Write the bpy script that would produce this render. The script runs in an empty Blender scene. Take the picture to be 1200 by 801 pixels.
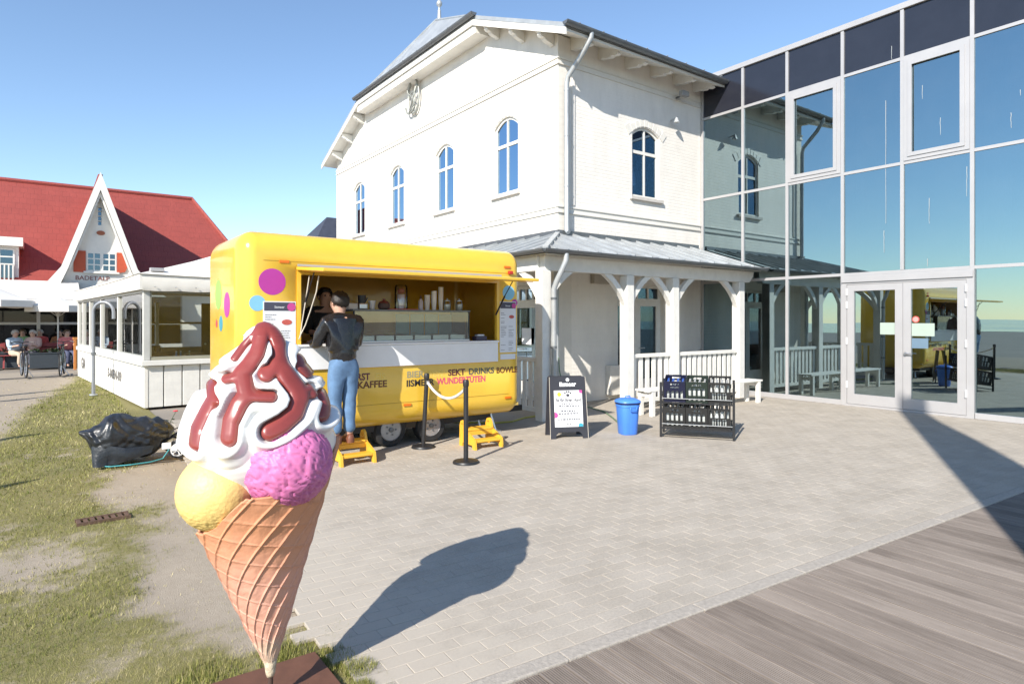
import bpy, bmesh, math, random
import numpy as np
from mathutils import Vector, Matrix, geometry, noise
random.seed(7); RNG = np.random.default_rng(7)
SC = bpy.context.scene
COL = SC.collection
PI = math.pi
R = math.radians

# ------------------------------------------------------------------ camera, sky, sun, exposure
F_PX, U0, V0, EYE = 741.0, 600.0, 376.0, 1.65
YAW = R(53.7)
cam_d = bpy.data.cameras.new('camera'); cam = bpy.data.objects.new('camera', cam_d); COL.objects.link(cam)
cam.location = (0, 0, EYE); cam.rotation_euler = (PI/2, 0, YAW - PI/2)
cam_d.sensor_width = 36.0; cam_d.lens = F_PX/1200*36.0
cam_d.shift_y = -(400.5 - V0)/1200.0
cam_d.clip_start = 0.05; cam_d.clip_end = 3000
SC.camera = cam

SUN_TRAVEL = Vector((2.28, 1.20, 0)).normalized()
SUN_EL = R(32.5)
world = bpy.data.worlds.new('World'); SC.world = world; world.use_nodes = True
nt = world.node_tree
sky = nt.nodes.new('ShaderNodeTexSky'); sky.sky_type = 'NISHITA'; sky.sun_disc = False
sky.sun_elevation = SUN_EL; sky.sun_rotation = math.atan2(-SUN_TRAVEL.x, -SUN_TRAVEL.y) % (2*PI)
sky.air_density = 1.0; sky.dust_density = 0.0; sky.ozone_density = 2.6; sky.altitude = 0
bg = nt.nodes['Background']; bg.inputs['Strength'].default_value = 0.125
nt.links.new(sky.outputs[0], bg.inputs['Color'])
sun_d = bpy.data.lights.new('sun', 'SUN'); sun = bpy.data.objects.new('sun', sun_d); COL.objects.link(sun)
sun_d.energy = 4.4; sun_d.angle = R(0.53); sun_d.color = (1.0, 0.94, 0.85)
ray_dir = Vector((SUN_TRAVEL.x*math.cos(SUN_EL), SUN_TRAVEL.y*math.cos(SUN_EL), -math.sin(SUN_EL)))
sun.rotation_euler = ray_dir.to_track_quat('-Z', 'Y').to_euler(); sun.location = (-20, -10, 25)
SC.view_settings.view_transform = 'Standard'; SC.view_settings.look = 'None'
SC.view_settings.gamma = 1.0; SC.view_settings.exposure = 0.80; SC.view_settings.use_curve_mapping = False
SC.cycles.use_denoising = True
SC.cycles.max_bounces = 8; SC.cycles.transparent_max_bounces = 16; SC.cycles.caustics_reflective = False; SC.cycles.caustics_refractive = False

# ------------------------------------------------------------------ pixel rays of the photograph -> places on known planes
FW = (math.cos(YAW), math.sin(YAW)); RT = (math.sin(YAW), -math.cos(YAW))
def px_ray(u, v):
    x = (u-U0)/F_PX
    return (FW[0]+x*RT[0], FW[1]+x*RT[1], -(v-V0)/F_PX)
def onZ(u, v, z=0.0):
    r = px_ray(u, v); t = (z-EYE)/r[2]; return Vector((r[0]*t, r[1]*t, z))
def onX(u, v, X):
    r = px_ray(u, v); t = X/r[0]; return Vector((X, t*r[1], EYE+t*r[2]))
def onY(u, v, Y):
    r = px_ray(u, v); t = Y/r[1]; return Vector((t*r[0], Y, EYE+t*r[2]))
def proj(x, y, z):
    D = x*FW[0]+y*FW[1]; l = x*RT[0]+y*RT[1]
    return (U0+F_PX*l/max(D, 1e-6), V0+F_PX*(EYE-z)/max(D, 1e-6), D)

# ------------------------------------------------------------------ materials
MATS = {}
def srgb(r, g, b):
    f = lambda c: (c/255/12.92) if c/255 <= 0.04045 else ((c/255+0.055)/1.055)**2.4
    return (f(r), f(g), f(b))
def M(name, col, rough=0.6, metal=0.0, var=0.08, vscale=6.0, bump=0.0, bscale=60.0, spec=0.5, coat=0.0, emit=None):
    if name in MATS: return MATS[name]
    m = bpy.data.materials.new(name); m.use_nodes = True; MATS[name] = m
    n = m.node_tree.nodes; l = m.node_tree.links
    b = n['Principled BSDF']
    b.inputs['Roughness'].default_value = rough; b.inputs['Metallic'].default_value = metal
    b.inputs['Specular IOR Level'].default_value = spec; b.inputs['Coat Weight'].default_value = coat
    b.inputs['Base Color'].default_value = (*col, 1)
    tc = n.new('ShaderNodeTexCoord')
    if var > 0:
        nz = n.new('ShaderNodeTexNoise'); nz.inputs['Scale'].default_value = vscale; nz.inputs['Detail'].default_value = 6; nz.inputs['Roughness'].default_value = 0.65
        l.new(tc.outputs['Object'], nz.inputs['Vector'])
        mp = n.new('ShaderNodeMapRange'); mp.inputs['From Min'].default_value = 0.3; mp.inputs['From Max'].default_value = 0.7
        mp.inputs['To Min'].default_value = 1-var; mp.inputs['To Max'].default_value = 1+var*0.6
        l.new(nz.outputs['Fac'], mp.inputs['Value'])
        vm = n.new('ShaderNodeVectorMath'); vm.operation = 'SCALE'; vm.inputs[0].default_value = col
        l.new(mp.outputs[0], vm.inputs['Scale']); l.new(vm.outputs[0], b.inputs['Base Color'])
        mr = n.new('ShaderNodeMapRange'); mr.inputs['To Min'].default_value = max(rough-0.1, 0.02); mr.inputs['To Max'].default_value = min(rough+0.1, 1)
        l.new(nz.outputs['Fac'], mr.inputs['Value']); l.new(mr.outputs[0], b.inputs['Roughness'])
    if bump > 0:
        nb = n.new('ShaderNodeTexNoise'); nb.inputs['Scale'].default_value = bscale; nb.inputs['Detail'].default_value = 4
        l.new(tc.outputs['Object'], nb.inputs['Vector'])
        bp = n.new('ShaderNodeBump'); bp.inputs['Strength'].default_value = bump; bp.inputs['Distance'].default_value = 0.01
        l.new(nb.outputs['Fac'], bp.inputs['Height']); l.new(bp.outputs[0], b.inputs['Normal'])
    return m

def brick_paint(name, col, axes, strength=0.35, sz=(0.25, 0.075)):
    """white paint over brickwork: fine relief only"""
    m = M(name, col, 0.7, var=0.06, vscale=1.3)
    n = m.node_tree.nodes; l = m.node_tree.links; b = n['Principled BSDF']
    tc = n.new('ShaderNodeTexCoord'); sp = n.new('ShaderNodeSeparateXYZ'); cb = n.new('ShaderNodeCombineXYZ')
    l.new(tc.outputs['Object'], sp.inputs[0]); l.new(sp.outputs[axes[0]], cb.inputs[0]); l.new(sp.outputs[axes[1]], cb.inputs[1])
    br = n.new('ShaderNodeTexBrick'); br.inputs['Scale'].default_value = 1.0
    br.inputs['Brick Width'].default_value = sz[0]; br.inputs['Row Height'].default_value = sz[1]; br.inputs['Mortar Size'].default_value = 0.008
    br.inputs['Mortar Smooth'].default_value = 0.6
    br.inputs['Color1'].default_value = (1, 1, 1, 1); br.inputs['Color2'].default_value = (0.75, 0.75, 0.75, 1); br.inputs['Mortar'].default_value = (0, 0, 0, 1)
    l.new(cb.outputs[0], br.inputs['Vector'])
    nz = n.new('ShaderNodeTexNoise'); nz.inputs['Scale'].default_value = 35; nz.inputs['Detail'].default_value = 3; l.new(tc.outputs['Object'], nz.inputs['Vector'])
    ad = n.new('ShaderNodeMath'); ad.operation = 'MULTIPLY_ADD'; ad.inputs[1].default_value = 0.5
    l.new(nz.outputs['Fac'], ad.inputs[0]); l.new(br.outputs['Color'], ad.inputs[2])
    # rain streaks and grime: tall narrow noise
    mpg = n.new('ShaderNodeMapping'); mpg.inputs['Scale'].default_value = (1.3, 1.3, 0.35); l.new(tc.outputs['Object'], mpg.inputs['Vector'])
    ng = n.new('ShaderNodeTexNoise'); ng.inputs['Scale'].default_value = 1.6; ng.inputs['Detail'].default_value = 8; ng.inputs['Roughness'].default_value = 0.7; l.new(mpg.outputs[0], ng.inputs['Vector'])
    rg = n.new('ShaderNodeMapRange'); rg.inputs['From Min'].default_value = 0.35; rg.inputs['From Max'].default_value = 0.7; rg.inputs['To Min'].default_value = 1.03; rg.inputs['To Max'].default_value = 0.90; l.new(ng.outputs['Fac'], rg.inputs['Value'])
    mul = n.new('ShaderNodeVectorMath'); mul.operation = 'SCALE'; src = b.inputs['Base Color'].links[0].from_socket; l.new(src, mul.inputs[0]); l.new(rg.outputs[0], mul.inputs['Scale']); l.new(mul.outputs[0], b.inputs['Base Color'])
    bp = n.new('ShaderNodeBump'); bp.inputs['Strength'].default_value = strength; bp.inputs['Distance'].default_value = 0.012
    l.new(ad.outputs[0], bp.inputs['Height']); l.new(bp.outputs[0], b.inputs['Normal'])
    return m

def glass_mat(name, refl=0.3, tint=(0.9, 1.0, 0.98), through=(0.3, 0.36, 0.36), dirt=0.0):
    m = bpy.data.materials.new(name); m.use_nodes = True; MATS[name] = m
    n = m.node_tree.nodes; l = m.node_tree.links
    n.remove(n['Principled BSDF']); out = n['Material Output']
    g = n.new('ShaderNodeBsdfGlossy'); g.inputs['Roughness'].default_value = 0.0; g.inputs['Color'].default_value = (*tint, 1)
    t = n.new('ShaderNodeBsdfTransparent'); t.inputs['Color'].default_value = (*through, 1)
    mx = n.new('ShaderNodeMixShader')
    lw = n.new('ShaderNodeLayerWeight'); lw.inputs['Blend'].default_value = 0.25
    mp = n.new('ShaderNodeMapRange'); mp.inputs['To Min'].default_value = refl; mp.inputs['To Max'].default_value = 1.0
    l.new(lw.outputs['Fresnel'], mp.inputs['Value']); l.new(mp.outputs[0], mx.inputs[0])
    l.new(t.outputs[0], mx.inputs[1]); l.new(g.outputs[0], mx.inputs[2])
    # slightly uneven float glass
    tc = n.new('ShaderNodeTexCoord'); nz = n.new('ShaderNodeTexNoise'); nz.inputs['Scale'].default_value = 0.7; nz.inputs['Detail'].default_value = 1
    l.new(tc.outputs['Object'], nz.inputs['Vector'])
    bp = n.new('ShaderNodeBump'); bp.inputs['Strength'].default_value = 0.05; bp.inputs['Distance'].default_value = 0.02
    l.new(nz.outputs['Fac'], bp.inputs['Height']); l.new(bp.outputs[0], g.inputs['Normal'])
    if dirt > 0:
        d = n.new('ShaderNodeBsdfDiffuse'); d.inputs['Color'].default_value = (0.6, 0.6, 0.58, 1)
        mx2 = n.new('ShaderNodeMixShader'); nd = n.new('ShaderNodeTexNoise'); nd.inputs['Scale'].default_value = 3.0; nd.inputs['Detail'].default_value = 8
        l.new(tc.outputs['Object'], nd.inputs['Vector'])
        mr = n.new('ShaderNodeMapRange'); mr.inputs['From Min'].default_value = 0.4; mr.inputs['To Max'].default_value = dirt
        l.new(nd.outputs['Fac'], mr.inputs['Value']); l.new(mr.outputs[0], mx2.inputs[0])
        l.new(mx.outputs[0], mx2.inputs[1]); l.new(d.outputs[0], mx2.inputs[2]); l.new(mx2.outputs[0], out.inputs['Surface'])
    else:
        l.new(mx.outputs[0], out.inputs['Surface'])
    return m

W_PAINT = M('white_paint', (0.74, 0.715, 0.66), 0.5, var=0.07, vscale=3, bump=0.08, bscale=40)
W_WOOD = M('white_wood', (0.74, 0.725, 0.68), 0.55, var=0.09, vscale=5, bump=0.15, bscale=30)
ZINC = M('zinc', (0.44, 0.46, 0.47), 0.45, metal=0.35, var=0.18, vscale=2.5, bump=0.05)
ZINC_D = M('zinc_dark', (0.16, 0.17, 0.18), 0.45, metal=0.5, var=0.2, vscale=4)
ALU = M('aluminium', (0.44, 0.43, 0.43), 0.42, metal=0.25, var=0.05, vscale=2)
BLACK = M('black_plastic', (0.018, 0.018, 0.02), 0.45, var=0.2, vscale=9)
BLACK_M = M('black_metal', (0.02, 0.02, 0.022), 0.35, metal=0.2, var=0.2)
YELLOW = M('yellow_body', (0.80, 0.50, 0.055), 0.22, var=0.06, vscale=2.5, coat=0.35)
YELLOW_PL = M('yellow_plastic', (0.78, 0.42, 0.04), 0.4, var=0.06, vscale=8)
WHITE_PL = M('white_plastic', (0.78, 0.78, 0.78), 0.35, var=0.04)
RUBBER = M('rubber', (0.02, 0.02, 0.021), 0.75, var=0.2, vscale=20)
STEEL = M('steel', (0.55, 0.56, 0.58), 0.3, metal=0.85, var=0.1)
GLASS = glass_mat('facade_glass', 0.36, (0.72, 0.94, 1.0), (0.22, 0.28, 0.30), dirt=0.015)
GLASS_W = glass_mat('window_glass', 0.24, (0.40, 0.55, 0.70), (0.30, 0.34, 0.38))
GLASS_C = glass_mat('clear_glass', 0.06, (1, 1, 1), (0.86, 0.9, 0.88), dirt=0.03)
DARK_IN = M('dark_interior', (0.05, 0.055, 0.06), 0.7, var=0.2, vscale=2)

# ------------------------------------------------------------------ mesh building
WM = {}          # world matrices of parents
def world_of(o):
    return WM.get(o.name, Matrix.Identity(4))
def tag(o, label=None, cat=None, group=None, kind=None):
    if label: o['label'] = label
    if cat: o['category'] = cat
    if group: o['group'] = group
    if kind: o['kind'] = kind
    return o
def empty(name, loc, rz=0.0, label=None, cat=None, group=None):
    o = bpy.data.objects.new(name, None); COL.objects.link(o)
    o.location = loc; o.rotation_euler = (0, 0, rz); o.empty_display_size = 0.2
    WM[o.name] = Matrix.Translation(Vector(loc)) @ Matrix.Rotation(rz, 4, 'Z')
    return tag(o, label, cat, group)
def link_mesh(name, me, parent=None, loc=None):
    o = bpy.data.objects.new(name, me); COL.objects.link(o)
    if parent is not None:
        o.parent = parent; WM[o.name] = world_of(parent).copy()
        if loc is not None:
            o.location = loc; WM[o.name] = world_of(parent) @ Matrix.Translation(Vector(loc))
    elif loc is not None:
        o.location = loc; WM[o.name] = Matrix.Translation(Vector(loc))
    return o

class MB:
    def __init__(s): s.v = []; s.f = []
    def add(s, vs, fs, T=None):
        k = len(s.v)
        s.v += [tuple(T @ Vector(p)) if T is not None else tuple(p) for p in vs]
        s.f += [tuple(i+k for i in f) for f in fs]; return s
    def box(s, x0, x1, y0, y1, z0, z1, T=None):
        vs = [(x, y, z) for z in (z0, z1) for y in (y0, y1) for x in (x0, x1)]
        return s.add(vs, [(0, 2, 3, 1), (4, 5, 7, 6), (0, 1, 5, 4), (2, 6, 7, 3), (0, 4, 6, 2), (1, 3, 7, 5)], T)
    def bbox(s, x0, x1, y0, y1, z0, z1, b=0.01, T=None):
        """box with chamfered edges"""
        bm = bmesh.new(); bmesh.ops.create_cube(bm, size=1)
        for p in bm.verts: p.co = Vector(((x0+x1)/2+p.co.x*(x1-x0), (y0+y1)/2+p.co.y*(y1-y0), (z0+z1)/2+p.co.z*(z1-z0)))
        bmesh.ops.bevel(bm, geom=bm.edges[:]+bm.verts[:], offset=b, segments=2, profile=0.6, affect='EDGES', clamp_overlap=True)
        bm.verts.index_update()
        s.add([p.co.copy() for p in bm.verts], [tuple(q.index for q in f.verts) for f in bm.faces], T); bm.free(); return s
    def beam(s, p0, p1, w, h, up=(0, 0, 1), b=0.0):
        p0 = Vector(p0); p1 = Vector(p1); d = (p1-p0); L = d.length; d.normalize()
        up = Vector(up); x = d.cross(up)
        if x.length < 1e-4: x = d.cross(Vector((1, 0, 0)))
        x.normalize(); z = x.cross(d).normalized()
        T = Matrix(((x.x, d.x, z.x, p0.x), (x.y, d.y, z.y, p0.y), (x.z, d.z, z.z, p0.z), (0, 0, 0, 1)))
        if b > 0: return s.bbox(-w/2, w/2, 0, L, -h/2, h/2, b, T)
        return s.box(-w/2, w/2, 0, L, -h/2, h/2, T)
    def cyl(s, p0, p1, r0, r1=None, n=16, caps=True):
        r1 = r0 if r1 is None else r1
        return s.tube([p0, p1], [r0, r1], n, caps)
    def tube(s, pts, r, n=8, caps=True, closed=False):
        pts = [Vector(p) for p in pts]; m = len(pts)
        rr = r if isinstance(r, (list, tuple)) else [r]*m
        k = len(s.v); prev = None
        for i, p in enumerate(pts):
            a = pts[(i-1) % m] if (closed or i > 0) else p
            c = pts[(i+1) % m] if (closed or i < m-1) else p
            d = (c-a).normalized()
            if prev is None:
                x = d.cross(Vector((0, 0, 1)))
                if x.length < 1e-3: x = d.cross(Vector((1, 0, 0)))
            else:
                x = prev - d*prev.dot(d)
                if x.length < 1e-5: x = d.orthogonal()
            x.normalize(); prev = x; y = d.cross(x)
            for j in range(n):
                t = 2*PI*j/n; s.v.append(tuple(p + (x*math.cos(t)+y*math.sin(t))*rr[i]))
        for i in range(m if closed else m-1):
            for j in range(n):
                a = k+i*n; c = k+((i+1) % m)*n
                s.f.append((a+j, a+(j+1) % n, c+(j+1) % n, c+j))
        if caps and not closed:
            s.f.append(tuple(k+j for j in range(n))[::-1]); s.f.append(tuple(k+(m-1)*n+j for j in range(n)))
        return s
    def lathe(s, prof, n=24, T=None, caps=True):
        k = len(s.v); T = T or Matrix.Identity(4)
        for r, z in prof:
            for j in range(n):
                t = 2*PI*j/n; s.v.append(tuple(T @ Vector((r*math.cos(t), r*math.sin(t), z))))
        for i in range(len(prof)-1):
            for j in range(n): s.f.append((k+i*n+j, k+i*n+(j+1) % n, k+(i+1)*n+(j+1) % n, k+(i+1)*n+j))
        if caps:
            s.f.append(tuple(k+j for j in range(n))[::-1]); s.f.append(tuple(k+(len(prof)-1)*n+j for j in range(n)))
        return s
    def panel(s, outer, holes, T, thick):
        """flat plate with holes: T(a, b, d) -> point; d runs 0..thick"""
        loops = [outer]+list(holes)
        allp = [p for L in loops for p in L]
        tris = geometry.tessellate_polygon([[Vector((p[0], p[1], 0)) for p in L] for L in loops])
        k = len(s.v); N = len(allp)
        s.v += [tuple(T(a, b, 0)) for a, b in allp]+[tuple(T(a, b, thick)) for a, b in allp]
        for t in tris:
            s.f.append(tuple(k+i for i in t)); s.f.append(tuple(k+N+i for i in t[::-1]))
        o = 0
        for L in loops:
            m = len(L)
            for i in range(m):
                a = o+i; b = o+(i+1) % m; s.f.append((k+a, k+b, k+N+b, k+N+a))
            o += m
        return s
    def plate(s, pts, nrm, thick):
        """polygon extruded by thick along nrm"""
        pts = [Vector(p) for p in pts]; k = len(s.v); N = len(pts); d = Vector(nrm)*thick
        s.v += [tuple(p) for p in pts]+[tuple(p+d) for p in pts]
        s.f.append(tuple(range(k, k+N))); s.f.append(tuple(range(k+2*N-1, k+N-1, -1)))
        for i in range(N): s.f.append((k+i, k+(i+1) % N, k+N+(i+1) % N, k+N+i))
        return s
    def sphere(s, c, r, n=16, sc=(1, 1, 1), T=None):
        k = len(s.v); c = Vector(c); m = n//2
        for i in range(m+1):
            a = PI*i/m
            for j in range(n):
                t = 2*PI*j/n
                p = Vector((r*sc[0]*math.sin(a)*math.cos(t), r*sc[1]*math.sin(a)*math.sin(t), r*sc[2]*math.cos(a)))+c
                s.v.append(tuple(T @ p) if T is not None else tuple(p))
        for i in range(m):
            for j in range(n): s.f.append((k+i*n+j, k+(i+1)*n+j, k+(i+1)*n+(j+1) % n, k+i*n+(j+1) % n))
        return s
    def mesh(s, name, mat, inv=None, smooth=False):
        me = bpy.data.meshes.new(name)
        vs = s.v if inv is None else [tuple(inv @ Vector(p)) for p in s.v]
        me.from_pydata(vs, [], s.f); me.validate(); me.update()
        if mat is not None: me.materials.append(mat)
        if smooth is not False:
            me.polygons.foreach_set('use_smooth', [True]*len(me.polygons))
            if smooth is not True:
                me.set_sharp_from_angle(angle=R(smooth))
        return me
    def build(s, name, mat, parent=None, local=False, smooth=False, at=None):
        """world coordinates by default; `at` = origin of a top-level mesh"""
        inv = None
        if parent is not None and not local: inv = world_of(parent).inverted()
        if parent is None and at is not None: inv = Matrix.Translation(-Vector(at))
        me = s.mesh(name, mat, inv, smooth)
        return link_mesh(name, me, parent, None if parent is not None else at)

def np_mesh(name, V, Q, mat, smooth=True):
    me = bpy.data.meshes.new(name); V = np.asarray(V, dtype=np.float32); Q = np.asarray(Q, dtype=np.int32)
    k = Q.shape[1]
    me.vertices.add(len(V)); me.vertices.foreach_set('co', V.ravel())
    me.loops.add(Q.size); me.loops.foreach_set('vertex_index', Q.ravel())
    me.polygons.add(len(Q)); me.polygons.foreach_set('loop_start', np.arange(0, Q.size, k, dtype=np.int32))
    me.update(calc_edges=True); me.validate()
    if mat: me.materials.append(mat)
    me.polygons.foreach_set('use_smooth', np.full(len(Q), bool(smooth), dtype=bool))
    return me

def copy_tree(o, parent=None):
    c = o.copy(); COL.objects.link(c); c.parent = parent
    for ch in list(o.children): copy_tree(ch, c)
    return c

def frame(o, x, y):
    x = Vector(x).normalized(); y = Vector(y).normalized(); z = x.cross(y); o = Vector(o)
    return Matrix(((x.x, y.x, z.x, o.x), (x.y, y.y, z.y, o.y), (x.z, y.z, z.z, o.z), (0, 0, 0, 1)))
def text(name, s, size, mat, T, parent, extrude=0.0015, width=None, bold=0.0, align='LEFT'):
    c = bpy.data.curves.new('t', 'FONT'); c.body = s; c.size = size; c.extrude = extrude; c.offset = bold; c.align_x = align; c.resolution_u = 3
    o = bpy.data.objects.new('t', c); COL.objects.link(o); bpy.context.view_layer.update()
    dg = bpy.context.evaluated_depsgraph_get(); me = bpy.data.meshes.new_from_object(o.evaluated_get(dg)); bpy.data.objects.remove(o)
    xs = [v.co.x for v in me.vertices]; w = max(xs)-min(xs) if xs else 1
    S = Matrix.Identity(4)
    if width: S = Matrix.Diagonal((width/w, 1, 1, 1))
    me.transform((world_of(parent).inverted() if parent else Matrix.Identity(4)) @ T @ S)
    me.materials.clear(); me.materials.append(mat); me.name = name
    return link_mesh(name, me, parent)

def nv(p, s=1.0, o=0.0): return noise.noise(Vector((p[0]*s+o, p[1]*s-o*0.7, p[2]*s+o*1.3)))

# ================================================================== GROUND
def ground_mat():
    m = M('terrace_ground', (0.27, 0.235, 0.195), 0.9, var=0.18, vscale=0.6, bump=0.3, bscale=30); return m
g = MB(); g.box(-900, 900, -900, 900, -0.5, -0.05); tag(g.build('ground', ground_mat()), kind='structure')
SEA = M('sea_water', (0.03, 0.07, 0.10), 0.12, var=0.15, vscale=0.05, bump=0.5, bscale=0.6)
g = MB(); g.box(-900, -70, -900, 900, -0.3, -0.02); tag(g.build('sea', SEA), kind='structure')

# value noise on arrays
_L = RNG.random((64, 64))
def vnoise(x, y):
    xi = np.floor(x).astype(int); yi = np.floor(y).astype(int); fx = x-xi; fy = y-yi
    fx = fx*fx*(3-2*fx); fy = fy*fy*(3-2*fy)
    a = _L[xi % 64, yi % 64]; b = _L[(xi+1) % 64, yi % 64]; c = _L[xi % 64, (yi+1) % 64]; d = _L[(xi+1) % 64, (yi+1) % 64]
    return (a*(1-fx)+b*fx)*(1-fy)+(c*(1-fx)+d*fx)*fy
def fbm(x, y, o=4):
    s = 0; a = 0.5; t = 0
    for i in range(o):
        s = s+a*vnoise(x*2**i+17.3*i, y*2**i+5.1*i); t += a; a *= 0.55
    return s/t
PATH_A, PATH_B = onZ(85, 443), onZ(0, 505)
def grass_mask(x, y):
    """0 = bare sandy soil, 1 = full turf"""
    n = fbm(x*1.1+3, y*0.9+8)+0.55*(fbm(x*4.3, y*4.3, 3)-0.5)+0.45*(fbm(x*11, y*11+3, 3)-0.5)
    m = (n-0.02)/0.46
    bare = np.clip((x-(0.30)+0.5*(fbm(x*1.3+9, y*1.3, 3)-0.5)-0.10*np.clip(y-8.3, 0, 4))/0.5, 0, 1)*np.clip((y-3.3)/0.9, 0, 1)*np.clip((11.0-y)/1.5, 0, 1)
    m = m-1.15*bare
    m = m+0.9*np.clip((y-9.5)/2.5, 0, 1)*np.clip((x+0.9)/0.8, 0, 1)         # the lush strip beside the pavilion
    m = m+0.5*np.clip((3.6-y)/0.6, 0, 1)
    # worn path on the far left
    side = (PATH_B.x-PATH_A.x)*(y-PATH_A.y)-(PATH_B.y-PATH_A.y)*(x-PATH_A.x)
    L = math.hypot(PATH_B.x-PATH_A.x, PATH_B.y-PATH_A.y)
    dist = side/L      # positive on one side
    return m, dist
_sgn = 1.0
_, dtest = grass_mask(np.array([1.0]), np.array([12.0])); _sgn = 1.0 if dtest[0] > 0 else -1.0
def turf(x, y):
    m, d = grass_mask(x, y); d = d*_sgn + 0.5*(fbm(x*0.8, y*0.8+4, 3)-0.5)
    return np.clip(m, 0, 1)*np.clip((d+0.25)/0.5, 0, 1)

LX0, LX1, LY0, LY1 = -9.0, 1.55, -3.0, 26.0
def lawn_mat():
    m = bpy.data.materials.new('lawn_soil'); m.use_nodes = True; n = m.node_tree.nodes; l = m.node_tree.links; b = n['Principled BSDF']
    b.inputs['Roughness'].default_value = 0.95; b.inputs['Specular IOR Level'].default_value = 0.1
    at = n.new('ShaderNodeAttribute'); at.attribute_name = 'turf'
    tc = n.new('ShaderNodeTexCoord')
    nz = n.new('ShaderNodeTexNoise'); nz.inputs['Scale'].default_value = 22; nz.inputs['Detail'].default_value = 8; nz.inputs['Roughness'].default_value = 0.7; l.new(tc.outputs['Object'], nz.inputs['Vector'])
    nf = n.new('ShaderNodeTexNoise'); nf.inputs['Scale'].default_value = 160; nf.inputs['Detail'].default_value = 4; l.new(tc.outputs['Object'], nf.inputs['Vector'])
    soil = n.new('ShaderNodeMixRGB'); soil.inputs[1].default_value = (0.30, 0.25, 0.19, 1); soil.inputs[2].default_value = (0.46, 0.395, 0.315, 1); l.new(nz.outputs['Fac'], soil.inputs[0])
    gr = n.new('ShaderNodeMixRGB'); gr.inputs[1].default_value = (0.12, 0.125, 0.035, 1); gr.inputs[2].default_value = (0.33, 0.28, 0.14, 1); l.new(nf.outputs['Fac'], gr.inputs[0])
    ad = n.new('ShaderNodeMath'); ad.operation = 'MULTIPLY_ADD'; ad.inputs[1].default_value = 1.4; l.new(nz.outputs['Fac'], ad.inputs[0])
    sb = n.new('ShaderNodeMath'); sb.operation = 'ADD'; sb.inputs[1].default_value = -0.72; l.new(at.outputs['Fac'], sb.inputs[0]); l.new(sb.outputs[0], ad.inputs[2])
    mp = n.new('ShaderNodeMapRange'); mp.inputs['From Min'].default_value = 0.30; mp.inputs['From Max'].default_value = 0.95; l.new(ad.outputs[0], mp.inputs['Value'])
    mx = n.new('ShaderNodeMixRGB'); l.new(mp.outputs[0], mx.inputs[0]); l.new(soil.outputs[0], mx.inputs[1]); l.new(gr.outputs[0], mx.inputs[2])
    l.new(mx.outputs[0], b.inputs['Base Color'])
    bp = n.new('ShaderNodeBump'); bp.inputs['Strength'].default_value = 0.6; bp.inputs['Distance'].default_value = 0.012
    l.new(nf.outputs['Fac'], bp.inputs['Height']); l.new(bp.outputs[0], b.inputs['Normal'])
    return m
nx, ny = 176, 420
gx, gy = np.meshgrid(np.linspace(LX0, LX1, nx), np.linspace(LY0, LY1, ny), indexing='ij')
tf = turf(gx, gy)
gz = -0.028+0.012*tf+0.022*(fbm(gx*2.2, gy*2.2, 4)-0.5)-0.02*np.clip((gx-1.05)/0.3, 0, 1)
Vl = np.stack([gx, gy, gz], -1).reshape(-1, 3)
ii, jj = np.meshgrid(np.arange(nx-1), np.arange(ny-1), indexing='ij'); a0 = (ii*ny+jj).ravel()
Ql = np.stack([a0, a0+ny, a0+ny+1, a0+1], -1)
me = np_mesh('lawn', Vl, Ql, lawn_mat())
at = me.attributes.new('turf', 'FLOAT', 'POINT'); at.data.foreach_set('value', tf.ravel().astype(np.float32))
tag(link_mesh('lawn', me), kind='structure')

# grass blades: short, dry, patchy
PADX0, PADX1, PADY0, PADY1 = 0.48, 1.07, 2.52, 3.11
def grass_mat():
    m = bpy.data.materials.new('grass_blades'); m.use_nodes = True; n = m.node_tree.nodes; l = m.node_tree.links; b = n['Principled BSDF']
    b.inputs['Roughness'].default_value = 0.7; b.inputs['Specular IOR Level'].default_value = 0.2
    at = n.new('ShaderNodeAttribute'); at.attribute_name = 'dry'
    cr = n.new('ShaderNodeValToRGB'); e = cr.color_ramp.elements
    e[0].position = 0; e[0].color = (0.09, 0.12, 0.022, 1); e[1].position = 1; e[1].color = (0.55, 0.47, 0.26, 1)
    x = e.new(0.45); x.color = (0.25, 0.245, 0.065, 1)
    l.new(at.outputs['Fac'], cr.inputs[0]); l.new(cr.outputs[0], b.inputs['Base Color']); return m
BV = []; BD = []
def blades(x0, x1, y0, y1, dens, hgt, wid):
    n = int((x1-x0)*(y1-y0)*dens)
    x = RNG.uniform(x0, x1, n); y = RNG.uniform(y0, y1, n)
    t = turf(x, y); k = (RNG.random(n) < t**1.3*0.97+0.03) & ~((x > PADX0) & (x < PADX1) & (y > PADY0) & (y < PADY1)) & (x < 1.32) & ((x < 1.2) | (y < 3.4))
    x = x[k]; y = y[k]; t = t[k]; n = len(x)
    h = hgt*RNG.uniform(0.4, 1.25, n)*(0.45+0.65*t); w = wid*RNG.uniform(0.6, 1.3, n)
    a = RNG.uniform(0, 2*PI, n); lean = RNG.uniform(0.2, 1.3, n)*h; b = RNG.uniform(0, 2*PI, n)
    z0 = np.full(n, -0.035)
    p0 = np.stack([x-w*np.cos(a), y-w*np.sin(a), z0], -1); p1 = np.stack([x+w*np.cos(a), y+w*np.sin(a), z0], -1)
    p2 = np.stack([x+lean*np.cos(b), y+lean*np.sin(b), z0+0.012+h], -1)
    BV.append(np.stack([p0, p1, p2], 1).reshape(-1, 3))
    dry = np.clip(0.74+0.5*(fbm(x*2+5, y*2, 3)-0.5)*2-0.38*t+RNG.normal(0, 0.2, n), 0, 1); BD.append(np.repeat(dry, 3))
blades(-2.6, 1.3, 1.6, 4.2, 11000, 0.027, 0.0020)
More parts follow.
